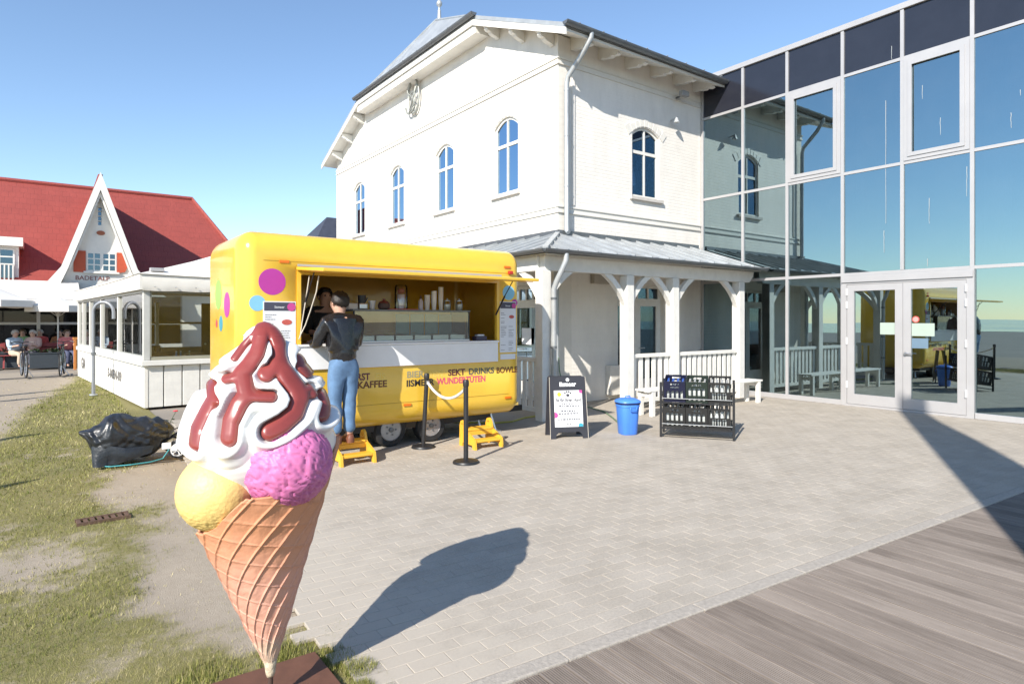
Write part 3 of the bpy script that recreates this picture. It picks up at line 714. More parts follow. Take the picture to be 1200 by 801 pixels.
# small floodlight on the side wall
fl = empty('wall_floodlight', (12.05, YS-0.05, 6.42), 0, 'small grey floodlight bracketed to the white side wall below the eave', 'floodlight')
p = onY(802, 110, YS-0.25)
MB().bbox(p.x-0.12, p.x+0.12, YS-0.30, YS-0.18, p.z-0.06, p.z+0.06, 0.02).build('lamp_head', M('flood_grey', (0.3, 0.3, 0.3), 0.5), fl)
MB().tube([(p.x, YS-0.2, p.z), (p.x, YS-0.1, p.z-0.03), (p.x, YS-0.003, p.z-0.03)], 0.02).build('arm', ZINC_D, fl)
q = onY(790, 140, YS-0.1)
sn = empty('bracket_lamp', (q.x, YS-0.05, q.z-0.1), 0, 'little conical lamp on a bracket beside the arched side window', 'lamp')
MB().tube([(q.x, YS-0.003, q.z), (q.x, YS-0.16, q.z+0.02)], 0.012).build('arm', ZINC, sn)
MB().lathe([(0.02, 0.02), (0.03, 0), (0.07, -0.10), (0.06, -0.10)], 12, Matrix.Translation((q.x, YS-0.17, q.z+0.01))).build('lamp_shade', ZINC, sn)

# ================================================================== VERANDA
VX0, VY0, VX1, VZE, VZT = 6.40, 7.82, 12.52, 2.80, 3.36
ver = empty('veranda', (6.62, 8.15, 0), 0, 'white timber veranda with grey standing-seam roof wrapping the house corner', 'veranda')
VYF = 16.5
vr = MB(); dn = Vector((0, 0, -1))
vr.plate([(VX0, VY0, VZE), (VX1, VY0, VZE), (VX1, YS-0.055, VZT), (XG-0.055, YS-0.055, VZT)], dn, 0.05)
vr.plate([(VX0, VY0, VZE), (XG-0.055, YS-0.055, VZT), (XG-0.055, VYF, VZT), (VX0, VYF, VZE)], dn, 0.05)
vroof = vr.build('roof', ZINC, ver)
vc = MB(); vc.plate([(VX0+0.05, VY0+0.05, VZE-0.056), (VX1-0.02, VY0+0.05, VZE-0.056), (VX1-0.02, YS-0.06, VZT-0.056), (XG-0.06, YS-0.06, VZT-0.056)], dn, 0.02)
vc.plate([(VX0+0.05, VY0+0.05, VZE-0.056), (XG-0.06, YS-0.06, VZT-0.056), (XG-0.06, VYF-0.02, VZT-0.056), (VX0+0.05, VYF-0.02, VZE-0.056)], dn, 0.02)
vc.build('ceiling_boards', W_WOOD, vroof)
hipdx = (XG-0.055-VX0); hipdy = (YS-0.055-VY0)
x = VX0+0.25
while x < VX1-0.05:
    # a seam runs straight up the slope until it meets the hip
    f = 1.0 if x >= XG-0.055 else (x-VX0)/hipdx
    MB().beam((x, VY0+0.005, VZE+0.018), (x, VY0+hipdy*f, VZE+(VZT-VZE)*f+0.018), 0.022, 0.04).build('roof_seam', ZINC, vroof); x += 0.46
y = VY0+0.25
while y < VYF:
    f = 1.0 if y >= YS-0.055 else (y-VY0)/hipdy
    MB().beam((VX0+0.005, y, VZE+0.018), (VX0+hipdx*f, y, VZE+(VZT-VZE)*f+0.018), 0.022, 0.04).build('roof_seam', ZINC, vroof); y += 0.5
MB().beam((VX0, VY0, VZE+0.02), (XG-0.055, YS-0.055, VZT+0.02), 0.09, 0.05).build('hip_seam', ZINC, vroof)
MB().box(XG-0.05, 12.5, YS-0.052, YS-0.004, VZT-0.04, VZT+0.09).box(XG-0.052, XG-0.004, YS-0.05, VYF, VZT-0.04, VZT+0.09).build('flashing', ZINC_D, vroof)
half_gutter((VX0-0.06, VY0-0.05, VZE+0.005), (VX1+0.03, VY0-0.05, VZE-0.015), 0.062, ZINC_D, 'gutter', vroof, (0, 1, 0))
half_gutter((VX0-0.05, VY0-0.06, VZE+0.005), (VX0-0.05, VYF, VZE-0.01), 0.062, ZINC_D, 'gutter', vroof, (1, 0, 0))
for i in range(9):
    xx = VX0+0.4+i*0.72
    MB().box(xx-0.012, xx+0.012, VY0-0.125, VY0+0.05, VZE+0.0, VZE+0.012).build('gutter_bracket', STEEL, vroof)
# beams
PYV, PXV = 8.15, 6.63
MB().bbox(PXV-0.02, 12.36, PYV-0.07, PYV+0.07, 2.49, 2.735, 0.008).build('beam', W_WOOD, ver)
MB().bbox(PXV-0.07, PXV+0.07, PYV+0.075, VYF-0.1, 2.49, 2.735, 0.008).build('beam', W_WOOD, ver)
# shaped beam end
MB().panel([(12.362, 2.733), (12.56, 2.733), (12.52, 2.62), (12.46, 2.56), (12.40, 2.50), (12.362, 2.492)], [], lambda a, b, d: (a, PYV-0.068+d, b), 0.136).build('beam_end', W_WOOD, ver)
POSTS = [(PXV, PYV), (8.62, PYV), (9.90, PYV), (12.08, PYV), (PXV, 10.3), (PXV, 12.5), (PXV, 14.7)]
for i, (x, y) in enumerate(POSTS):
    b = MB(); b.bbox(x-0.095, x+0.095, y-0.095, y+0.095, -0.03, 2.488, 0.012); b.build('post', W_WOOD, ver)
def brace(p, d, nrm):
    """curved knee brace from post at height z to beam; d = +-1 direction vector"""
    pts = []; n = 9
    inner = []; outr = []
    for i in range(n):
        t = i/(n-1)*PI/2
        a = 0.56-0.56*math.cos(t)+0.0; z = 1.93+0.56*math.sin(t)
        inner.append((0.095+a+0.035, z-0.03 if i else z-0.06)); outr.append((0.095+0.0+0.44*(i/(n-1)), 2.06+0.428*(i/(n-1))))
    f0 = Vector((0.096, 1.94)); f1 = Vector((0.64, 2.487)); ch = f1-f0; nn = Vector((-ch.y, ch.x)).normalized()
    ins = [f0+ch*q+nn*0.22*q*(1-q) for q in np.linspace(0, 1, 9)]
    ext = [f0+ch*q+nn*(0.22*q*(1-q)+0.105) for q in np.linspace(-0.2, 1.2, 29)]
    ext = [e for e in ext if e.x > 0.098 and e.y < 2.485]
    poly = [tuple(q) for q in ins]+[(ext[-1].x+0.012, 2.487)]+[tuple(q) for q in ext[::-2]]+[(0.096, ext[0].y-0.012)]
    X, Y = p
    MB().panel(poly, [], (lambda a, b, t: (X+d[0]*a+nrm[0]*(t-0.045), Y+d[1]*a+nrm[1]*(t-0.045), b)), 0.09).build('knee_brace', W_WOOD, ver)
brace(POSTS[0], (1, 0), (0, 1)); brace(POSTS[1], (-1, 0), (0, 1)); brace(POSTS[1], (1, 0), (0, 1)); brace(POSTS[2], (-1, 0), (0, 1)); brace(POSTS[2], (1, 0), (0, 1)); brace(POSTS[3], (-1, 0), (0, 1))
for k_ in (0, 4, 5): brace(POSTS[k_], (0, 1), (1, 0))
for k_ in (4, 5, 6): brace(POSTS[k_], (0, -1), (1, 0))
# railings with single balusters
def railing(p0, p1):
    p0 = Vector(p0); p1 = Vector(p1); d = (p1-p0); L = d.length; d.normalize()
    r = MB(); r.beam((p0.x, p0.y, 1.0), (p1.x, p1.y, 1.0), 0.10, 0.07, b=0.008).build('top_rail', W_WOOD, ver)
    MB().beam((p0.x, p0.y, 0.16), (p1.x, p1.y, 0.16), 0.06, 0.07).build('bottom_rail', W_WOOD, ver)
    n = int(L/0.155)
    for i in range(n):
        c = p0+d*(L*(i+0.5)/n)
        T = Matrix.Translation(c) @ Matrix.Rotation(math.atan2(d.y, d.x), 4, 'Z')
        MB().box(-0.048, 0.048, -0.012, 0.012, 0.197, 0.963, T).build('baluster', W_WOOD, ver)
railing((8.72, PYV, 0), (9.80, PYV, 0)); railing((10.0, PYV, 0), (11.98, PYV, 0))
railing((PXV, 8.25, 0), (PXV, 10.2, 0)); railing((PXV, 10.4, 0), (PXV, 12.4, 0))
# downpipe of the veranda
vp = MB().tube([(6.80, VY0-0.05, VZE-0.05), (6.80, VY0-0.05, VZE-0.16), (6.77, VY0+0.02, VZE-0.32), (6.73, PYV-0.24, VZE-0.48), (6.72, PYV-0.17, VZE-0.62), (6.72, PYV-0.165, 0.05)], 0.045, 14).build('downpipe', ZINC, ver, smooth=50)
for z in (2.0, 1.2, 0.62): MB().cyl((6.72, PYV-0.165, z), (6.72, PYV-0.165, z+0.04), 0.052, n=14).build('pipe_clip', ZINC_D, vp)
# second downpipe standing at the house corner
MB().tube([(8.02, YS-0.10, 2.9), (8.02, YS-0.10, 0.0)], 0.05, 14).build('downpipe', ZINC, ver, smooth=50)

# benches in front of the railing
bench = empty('bench', (9.1, 7.5, 0), 0, 'white wooden plank bench before the railing, left of the bottle rack', 'bench', 'white benches along the veranda')
for i, (a, c) in enumerate(((-0.17, -0.06), (-0.055, 0.055), (0.06, 0.17))):
    MB().bbox(-0.78, 0.78, a, c, 0.43, 0.465, 0.005).build('seat_plank', W_WOOD, bench, local=True)
for sx in (-0.68, 0.68):
    for sy in (-0.13, 0.13): MB().bbox(sx-0.04, sx+0.04, sy-0.035, sy+0.035, 0, 0.428, 0.005).build('leg', W_WOOD, bench, local=True)
    MB().box(sx-0.02, sx+0.02, -0.094, 0.094, 0.33, 0.40).build('brace', W_WOOD, bench, local=True)
b2 = copy_tree(bench); b2.location = (10.92, 7.5, 0); b2['label'] = 'white wooden plank bench before the railing, between bottle rack and glass front'

# garden hose along the veranda
HOSE = M('hose_green', (0.12, 0.20, 0.12), 0.5)
tag(MB().tube([(7.95, 9.3, 0.95), (7.95, 9.28, 0.7), (7.97, 9.2, 0.4), (8.05, 9.0, 0.1), (8.2, 8.6, 0.02), (8.1, 8.2, 0.015), (7.7, 7.6, 0.015), (7.2, 6.9, 0.015)], 0.012, 8).build('garden_hose', HOSE, at=(7.95, 9.3, 0)), 'thin dark green hose hanging from the corner wall to the paving', 'hose')
tag(MB().tube([(5.3, 8.8, 0.015), (5.8, 8.35, 0.015), (6.1, 8.3, 0.015), (6.5, 8.5, 0.015), (6.9, 8.55, 0.015), (7.3, 9.0, 0.015)], 0.014, 8).build('garden_hose', M('hose_yellow', (0.5, 0.48, 0.10), 0.5), at=(6.1, 8.3, 0)), 'yellow-green hose lying on the ground behind the food trailer', 'hose')
MB_ = None

# ================================================================== GLASS BUILDING
gb = empty('glass_building', (XGL, 6.5, 0), 0, 'two-storey glass curtain-wall building with pale aluminium mullions', 'building')
MUY = [9.50, 8.41, 7.35, 6.19, 5.11, 4.02, 2.94, 1.86, 0.78, -0.30, -1.38]
ROWS = [(0.10, 2.56), (2.56, 4.54), (4.54, 6.46), (6.46, 7.36)]
DOOR_Y0, DOOR_Y1 = 4.06, 6.15
# interior
MB().box(XGL+0.15, 22, -1.5, 9.4, 0.0, 0.03).build('floor', M('inner_floor_stone', (0.16, 0.15, 0.14), 0.5), gb)
MB().box(XGL+0.35, 22, -1.5, 9.4, 2.45, 2.75).build('upper_floor', M('slab_grey', (0.2, 0.2, 0.2), 0.8), gb)
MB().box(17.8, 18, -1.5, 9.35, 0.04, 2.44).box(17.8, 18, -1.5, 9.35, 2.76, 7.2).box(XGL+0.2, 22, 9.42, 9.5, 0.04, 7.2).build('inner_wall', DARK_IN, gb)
MB().box(XGL+0.10, 22.2, -1.6, 9.5, 7.37, 7.42).build('roof', ZINC_D, gb)
MB().box(XGL+0.1, 22, -1.75, -1.6, 0, 7.42).build('far_wall', ALU, gb)
# frame
fr = MB()
fr.bbox(XGL-0.06, XGL+0.10, -1.45, 9.53, 7.36, 7.47, 0.008); fr.build('top_rail', ALU, gb)
MB().bbox(XGL-0.05, XGL+0.08, DOOR_Y1+0.045, 9.53, 0.0, 0.10, 0.005).build('base_rail', ALU, gb)
MB().bbox(XGL-0.05, XGL+0.08, -1.45, DOOR_Y0-0.085, 0.0, 0.10, 0.005).build('base_rail', ALU, gb)
for z in (2.56, 4.54, 6.46):
    MB().box(XGL-0.034, XGL+0.07, -1.45, 9.53, z-0.028, z+0.028).build('transom', ALU, gb)
for i, y in enumerate(MUY):
    z0 = 0.10 if y != 5.11 else 2.59
    MB().box(XGL-0.04, XGL+0.08, y-0.03, y+0.03, z0, 7.358).build('mullion', ALU, gb)
SPAN = M('spandrel_panel', (0.022, 0.024, 0.034), 0.12, var=0.15, vscale=1.5, spec=0.6)
PANES = {}
for i in range(len(MUY)-1):
    y1, y0 = MUY[i]-0.03, MUY[i+1]+0.03
    for r, (za, zb) in enumerate(ROWS):
        if r == 0 and (y0 > DOOR_Y0-0.1 and y1 < DOOR_Y1+0.1): continue
        za2, zb2 = za+0.028, zb-0.028
        if r == 0: za2 = 0.103
        if r == 3: zb2 = 7.357
        opening = r == 2 and i in (2, 4)
        if opening:
            fo = MB().panel([(y0+0.002, za2+0.002), (y1-0.002, za2+0.002), (y1-0.002, zb2-0.002), (y0+0.002, zb2-0.002)], [[(y0+0.13, za2+0.13), (y1-0.13, za2+0.13), (y1-0.13, zb2-0.13), (y0+0.13, zb2-0.13)]], lambda a, b, d: (XGL-0.05+d, a, b), 0.10).build('casement', ALU, gb)
            MB().panel([(y0+0.07, za2+0.07), (y1-0.07, za2+0.07), (y1-0.07, zb2-0.07), (y0+0.07, zb2-0.07)], [[(y0+0.14, za2+0.14), (y1-0.14, za2+0.14), (y1-0.14, zb2-0.14), (y0+0.14, zb2-0.14)]], lambda a, b, d: (XGL-0.068+d, a, b), 0.017).build('casement_sash', ALU, fo)
            o = MB().box(XGL-0.012, XGL+0.008, y0+0.12, y1-0.12, za2+0.12, zb2-0.12).build('pane', GLASS, fo)
        else:
            cpt = Vector((XGL, (y0+y1)/2, (za2+zb2)/2)); RTm = Matrix.Translation(cpt) @ Matrix.Rotation(random.uniform(-0.003, 0.003), 4, 'Z') @ Matrix.Rotation(random.uniform(-0.003, 0.003), 4, 'Y') @ Matrix.Translation(-cpt)
            o = MB().box(XGL-0.01, XGL+0.012, y0-0.012, y1+0.012, za2-0.012, zb2+0.012, RTm).build('pane', SPAN if r == 3 else GLASS, gb)
        PANES[(i, r)] = o
# streaks left by gulls on the glass
GUANO = M('gull_streak', (0.42, 0.44, 0.44), 0.9)
for (u, va, vb_), key in (((1038, 118, 262), (3, 2)), ((1036, 270, 296), (3, 1)), ((1081, 100, 116), (4, 2)), ((1102, 138, 158), (4, 2)), ((1089, 232, 262), (4, 1)), ((1133, 195, 230), (4, 1)), ((1185, 132, 150), (5, 2)), ((1045, 54, 70), (3, 3)), ((1087, 303, 312), (4, 1)), ((1196, 105, 112), (5, 2))):
    a = onX(u, va, XGL-0.013); b = onX(u, vb_, XGL-0.013); pts = []
    n = 7
    s_ = MB()
    L = [(a.y+random.uniform(-0.004, 0.004)-0.003*(1-t*0.6), a.z+(b.z-a.z)*t) for t in np.linspace(0, 1, n)]
    Rr = [(y+0.006*(1-t*0.6)+0.002, z) for (y, z), t in zip(L, np.linspace(0, 1, n))]
    s_.panel(L+Rr[::-1], [], lambda p, q, d: (XGL-0.0125-0.012*0+d-0.002, p, q), 0.002)
    s_.build('gull_streak', GUANO, PANES[key])
# entrance: double door with heavy frame
dz1 = 2.36
fr = MB().panel([(DOOR_Y0-0.08, 0.0), (DOOR_Y1+0.04, 0.0), (DOOR_Y1+0.04, 2.528), (DOOR_Y0-0.08, 2.528)], [[(DOOR_Y0+0.03, 0.04), (DOOR_Y1-0.06, 0.04), (DOOR_Y1-0.06, dz1), (DOOR_Y0+0.03, dz1)]], lambda a, b, d: (XGL-0.07+d, a, b), 0.16)
door = fr.build('entrance', ALU, gb)
MB().box(XGL-0.10, XGL-0.071, DOOR_Y0-0.07, DOOR_Y1+0.03, 2.40, 2.50).build('door_header', ALU, door)
ym = (DOOR_Y0+DOOR_Y1)/2-0.02
for a, c in ((DOOR_Y0+0.036, ym-0.003), (ym+0.003, DOOR_Y1-0.066)):
    lf = MB().panel([(a, 0.046), (c, 0.046), (c, dz1-0.006), (a, dz1-0.006)], [[(a+0.13, 0.24), (c-0.13, 0.24), (c-0.13, dz1-0.13), (a+0.13, dz1-0.13)]], lambda p, q, d: (XGL-0.062+d, p, q), 0.09).build('door_leaf', ALU, gb)
    MB().box(XGL-0.03, XGL-0.012, a+0.12, c-0.12, 0.23, dz1-0.12).build('pane', GLASS, lf)
    yh = a+0.0 if a < ym-0.5 else c
    for z in (0.35, 1.2, 1.9, 2.15): MB().cyl((XGL-0.08, yh, z), (XGL-0.08, yh, z+0.13), 0.016, n=10).build('hinge', WHITE_PL, lf)
    NOTE = M('notice_paper', (0.36, 0.43, 0.37), 0.8, var=0.03)
    if a > ym: MB().box(XGL-0.036, XGL-0.031, a+0.14, a+0.40, 1.40, 1.62).build('paper_notice', NOTE, lf)
    else:
        MB().box(XGL-0.036, XGL-0.031, c-0.50, c-0.135, 1.38, 1.61).build('paper_notice', NOTE, lf)
        MB().box(XGL-0.036, XGL-0.031, c-0.40, c-0.135, 1.16, 1.34).build('paper_notice', M('notice_blue', (0.13, 0.20, 0.27), 0.6), lf)
        MB().cyl((XGL-0.031, c-0.20, 1.68), (XGL-0.037, c-0.20, 1.68), 0.06, n=20).build('round_sticker', M('sticker_red', (0.55, 0.08, 0.06), 0.5), lf)
        MB().cyl((XGL-0.0375, c-0.20, 1.68), (XGL-0.040, c-0.20, 1.68), 0.045, n=20).build('round_sticker_face', M('sticker_face', (0.5, 0.3, 0.27), 0.5), lf)
        h = MB(); h.cyl((XGL-0.06, c-0.055, 1.06), (XGL-0.11, c-0.055, 1.06), 0.028, n=16).cyl((XGL-0.11, c-0.055, 1.06), (XGL-0.115, c-0.17, 1.06), 0.012, n=10); h.build('handle', STEEL, lf, smooth=40)
# curtains behind the upper glass
CURT = M('curtain_teal', (0.42, 0.52, 0.56), 0.9, var=0.1, vscale=3)
def curtain(y0, y1, z0, z1, lab, grp, xx=XGL+0.42):
    n = int(abs(y1-y0)/0.02)+2; c = MB()
    for i in range(n):
        y = y0+(y1-y0)*i/(n-1); d = 0.035*math.sin(i*0.9)+0.015*math.sin(i*0.37)
        c.v += [(xx+d, y, z0), (xx+d*0.8, y, z1)]
    c.f += [(2*i, 2*i+2, 2*i+3, 2*i+1) for i in range(n-1)]
    tag(c.build('curtain', CURT, at=(xx, (y0+y1)/2, z0), smooth=True), lab, 'curtain', grp)
for y0, y1 in ((6.0, 6.15), (5.15, 5.4), (4.1, 4.3), (3.6, 3.98), (2.9, 3.1)):
    curtain(y0, y1, 2.78, 6.6, 'pale teal curtain hanging behind the upper-storey glass', 'curtains behind the glass front')
curtain(7.42, 7.62, 0.05, 2.4, 'pale teal curtain hanging full height behind the ground-floor glass', 'curtains behind the ground-floor glass')
# two grey cabinets just inside the glass
for i, (y, m, lab) in enumerate(((8.85, 'cab_slate', 'slate grey cabinet standing just inside the glass by the house wall'), (8.2, 'cab_brown', 'dark brown cabinet standing just inside the glass'))):
    t = empty('cabinet', (XGL+0.7, y, 0.03), 0, lab, 'cabinet')
    cm = M(m, (0.10, 0.11, 0.12) if i == 0 else (0.09, 0.05, 0.045), 0.5)
    MB().bbox(-0.25, 0.25, -0.28, 0.28, 0.0, 0.86, 0.01).build('body', cm, t, local=True); MB().bbox(-0.27, 0.27, -0.30, 0.30, 0.862, 0.90, 0.005).build('top', cm, t, local=True)
    MB().bbox(-0.275, -0.252, -0.25, 0.25, 0.05, 0.82, 0.004).build('door', cm, t, local=True); MB().cyl((-0.29, 0.18, 0.5), (-0.29, 0.18, 0.62), 0.008).build('handle', STEEL, t, local=True)

# ================================================================== FOOD TRAILER
TX0, TX1, TY0, TY1, TZ0, TZ1 = 1.70, 5.63, 7.40, 9.15, 0.30, 2.68
OX0, OX1, OZ0, OZ1 = 2.37, 5.17, 1.34, 2.20
trailer = empty('food_trailer', ((TX0+TX1)/2, TY0+0.2, 0), 0, 'yellow round-cornered food trailer with raised serving hatch and coloured dots', 'trailer')
bm = bmesh.new(); bmesh.ops.create_cube(bm, size=1)
for p in bm.verts: p.co = Vector(((TX0+TX1)/2+p.co.x*(TX1-TX0), (TY0+TY1)/2+p.co.y*(TY1-TY0), (TZ0+TZ1)/2+p.co.z*(TZ1-TZ0)))
bmesh.ops.bevel(bm, geom=bm.edges[:]+bm.verts[:], offset=0.25, segments=10, profile=0.5, affect='EDGES')
for p in bm.verts:
    if p.co.x > TX1-0.2501: p.co.x = TX1-(TX1-p.co.x)*0.16/0.25
    elif p.co.x < TX0+0.2501: p.co.x = TX0+(p.co.x-TX0)*0.20/0.25
for co, no in (((OX0, 0, 0), (1, 0, 0)), ((OX1, 0, 0), (1, 0, 0)), ((0, 0, OZ0), (0, 0, 1)), ((0, 0, OZ1), (0, 0, 1))):
    bmesh.ops.bisect_plane(bm, geom=bm.verts[:]+bm.edges[:]+bm.faces[:], plane_co=co, plane_no=no)
kill = [f for f in bm.faces if OX0 < f.calc_center_median().x < OX1 and OZ0 < f.calc_center_median().z < OZ1 and f.calc_center_median().y < TY0+0.05]
bmesh.ops.delete(bm, geom=kill, context='FACES')
me = bpy.data.meshes.new('body'); bm.to_mesh(me); bm.free(); me.transform(world_of(trailer).inverted()); me.materials.append(YELLOW)
me.polygons.foreach_set('use_smooth', [True]*len(me.polygons)); me.set_sharp_from_angle(angle=R(40))
body = link_mesh('body', me, trailer); so = body.modifiers.new('thickness', 'SOLIDIFY'); so.thickness = 0.03; so.offset = -1
YF_ = TY0-0.0015
def on_front(u, v): return onY(u, v, TY0)
# hatch frame, flap, struts
fr = MB().panel([(OX0-0.035, OZ0-0.0), (OX1+0.035, OZ0-0.0), (OX1+0.035, OZ1+0.035), (OX0-0.035, OZ1+0.035)], [[(OX0+0.01, OZ0+0.02), (OX1-0.01, OZ0+0.02), (OX1-0.01, OZ1-0.01), (OX0+0.01, OZ1-0.01)]], lambda a, b, d: (a, TY0-0.012+d, b), 0.055).build('hatch_frame', YELLOW, trailer)
flap = MB().beam(((OX0+OX1)/2, TY0-0.016, OZ1+0.06), ((OX0+OX1)/2, 6.50, OZ1-0.012), OX1-OX0+0.10, 0.04, b=0.012).build('hatch_flap', YELLOW, trailer)
MB().beam(((OX0+OX1)/2, TY0-0.05, OZ1+0.033), ((OX0+OX1)/2, 6.55, OZ1-0.036), OX1-OX0-0.02, 0.010).build('flap_lining', YELLOW_PL, flap)
MB().box(OX0-0.03, OX1+0.06, TY0-0.03, TY0-0.003, OZ1+0.085, OZ1+0.11).build('rain_gutter', ALU, trailer)
for x in (OX0+0.03, OX1-0.02):
    s_ = MB(); s_.cyl((x, TY0+0.0, OZ0+0.40), (x, TY0-0.22, OZ1-0.20), 0.012, n=10).cyl((x, TY0-0.22, OZ1-0.20), (x, TY0-0.40, OZ1-0.01), 0.007, n=8); s_.build('gas_strut', BLACK_M, trailer)
# white serving panel and counter
MB().bbox(OX0-0.02, OX1+0.0, TY0-0.03, TY0-0.004, 1.075, 1.345, 0.008).build('serving_panel', WHITE_PL, trailer)
MB().bbox(OX0-0.03, OX1+0.01, TY0-0.045, TY0+0.52, 1.347, 1.375, 0.008).build('counter', WHITE_PL, trailer)
MB().box(TX0+0.05, TX1-0.05, TY0+0.04, TY1-0.05, 0.42, 0.46).box(TX0+0.3, TX1-0.3, TY1-0.55, TY1-0.05, 1.30, 1.34).box(TX0+0.3, TX1-0.3, TY0+0.5, TY0+0.53, 0.5, 1.34).build('interior_fittings', M('interior_yellow', (0.6, 0.42, 0.12), 0.6), trailer)
# seams, trim, reflectors
LINE = M('seam_line', (0.42, 0.26, 0.02), 0.5)
for z in (0.60, 2.335):
    MB().box(TX0+0.26, TX1-0.26, TY0-0.0035, TY0-0.0005, z, z+0.006).build('body_seam', LINE, trailer)
ORANGE = M('reflector_orange', (0.75, 0.16, 0.01), 0.3)
for (u, v) in ((333, 306.5), (477, 474), (595, 465.5), (594, 313)):
    p = on_front(u, v); MB().bbox(p.x-0.055, p.x+0.055, TY0-0.014, TY0-0.004, p.z-0.016, p.z+0.016, 0.004).build('reflector', ORANGE, trailer)
p = on_front(597, 319.5); MB().bbox(p.x-0.035, p.x+0.035, TY0-0.05, TY0-0.002, p.z-0.025, p.z+0.025, 0.012).build('marker_light', M('lamp_red', (0.5, 0.03, 0.02), 0.25), trailer)
# coloured dots, flat stickers
DOTM = {k: M('dot_'+k, c, 0.35, var=0.03) for k, c in dict(magenta=srgb(176, 58, 148), blue=srgb(130, 190, 215), green=srgb(150, 195, 90), teal=srgb(60, 150, 170), red=srgb(200, 70, 80), lime=srgb(200, 200, 60)).items()}
def dot(u, v, r, k, plane='front'):
    if plane == 'front':
        p = on_front(u, v); T = Matrix.Translation((p.x, TY0-0.0005, p.z)) @ Matrix.Rotation(PI/2, 4, 'X')
    else:
        p = onX(u, v, TX0); T = Matrix.Translation((TX0-0.0005, p.y, p.z)) @ Matrix.Rotation(-PI/2, 4, 'Y')
    MB().lathe([(r, 0.0), (r, 0.0018)], 40, T).build('dot', DOTM[k], trailer)
dot(319, 330, 0.15, 'magenta'); dot(294.5+7, 355, 0.088, 'blue')
dot(256, 345, 0.185, 'green', 'end'); dot(266, 357, 0.150, 'magenta', 'end'); dot(259, 379, 0.095, 'teal', 'end'); dot(254, 379, 0.05, 'red', 'end')
dot(596, 343, 0.105, 'blue'); dot(603, 354.5, 0.05, 'magenta')
# menus
PAPER = M('menu_paper', (0.72, 0.73, 0.75), 0.6, var=0.02); MENU_H = M('menu_header', (0.06, 0.06, 0.09), 0.5); GREY_P = M('menu_print', (0.28, 0.28, 0.30), 0.7, var=0); PINKP = M('menu_pink', srgb(190, 70, 140), 0.6, var=0); REDP = M('menu_red', srgb(190, 90, 80), 0.6, var=0.2, vscale=60)
def menu(x0, x1, z0, z1, seed):
    rr = random.Random(seed); w = x1-x0; h = z1-z0
    m_ = MB().box(x0, x1, TY0-0.008, TY0-0.003, z0, z1).build('menu_board', PAPER, trailer)
    y_ = TY0-0.0085
    def flat(nm, a, b, c, d, mat, k=0.0): MB().box(x0+w*a, x0+w*b, y_-0.002-k, y_-k, z0+h*c, z0+h*d).build(nm, mat, m_)
    flat('menu_head', 0.03, 0.97, 0.865, 0.985, MENU_H)
    T = frame((x0+w*0.34, y_-0.0025, z0+h*0.90), (1, 0, 0), (0, 0, 1)); text('menu_title', 'Iismeer', h*0.055, PAPER, T, m_, 0.0005, width=w*0.3)
    MB().lathe([(w*0.13, 0), (w*0.13, 0.002)], 20, Matrix.Translation((x0+w*0.86, y_-0.0024, z0+h*0.92)) @ Matrix.Rotation(PI/2, 4, 'X')).build('price_dot', PINKP, m_)
    MB().lathe([(w*0.16, 0), (w*0.16, 0.002)], 14, Matrix.Translation((x0+w*0.72, y_-0.0004, z0+h*0.70)) @ Matrix.Rotation(PI/2, 4, 'X') @ Matrix.Diagonal((1.0, 0.55, 1, 1))).build('menu_picture', REDP, m_)
    b = MB()
    for i in range(24):
        z = 0.80-0.033*i
        for c0 in (0.06, 0.54):
            if rr.random() < 0.72 and not (c0 > 0.5 and i < 6):
                a = c0; e = c0+rr.uniform(0.18, 0.36)
                while a < e:
                    q = a+rr.uniform(0.03, 0.09); b.box(x0+w*a, x0+w*min(q, e), y_-0.0014, y_, z0+h*z, z0+h*(z+0.012)); a = q+0.015
    tag(b.build('menu_print', GREY_P, m_), kind='stuff')
menu(1.955, 2.32, 1.08, 1.875, 1); menu(5.215, 5.50, 1.20, 1.93, 2)
MB().box(5.225, 5.49, TY0-0.008, TY0-0.003, 1.10, 1.175).build('menu_strip', PAPER, trailer)
# lettering on the flank
LET = {'plum': M('letter_plum', srgb(96, 44, 52), 0.5, var=0), 'slate': M('letter_slate', srgb(88, 92, 82), 0.5, var=0), 'brown': M('letter_brown', srgb(104, 60, 30), 0.5, var=0), 'grey': M('letter_grey', srgb(150, 142, 110), 0.5, var=0), 'ink': M('letter_ink', srgb(52, 44, 40), 0.5, var=0), 'pink': M('letter_pink', srgb(205, 80, 110), 0.5, var=0), 'pale': M('letter_pale', srgb(228, 196, 96), 0.5, var=0)}
def flank(s, u0, v0, u1, k, cap=0.082):
    a = on_front(u0, v0); b = on_front(u1, v0)
    text('lettering', s, cap/0.70, LET[k], frame((a.x, TY0-0.0012, a.z), (1, 0, 0), (0, 0, 1)), trailer, 0.0008, width=(b.x-a.x), bold=0.0035)
flank('WURST', 401, 446.5, 434, 'plum'); flank('EIS', 440, 445, 451, 'pale'); flank('BIER', 476.5, 442.5, 496.5, 'grey'); flank('WEIN', 499, 442, 519, 'pale')
flank('SEKT', 525, 440, 545, 'plum'); flank('DRINKS', 549, 438.5, 578.5, 'slate'); flank('BOWLE', 581.5, 437, 606, 'brown')
flank('KAFFEE', 418.5, 455, 453, 'brown'); flank('IISMEER', 476, 452.8, 508.5, 'ink'); flank('WUNDERTÜTEN', 512, 450.3, 569, 'pink')
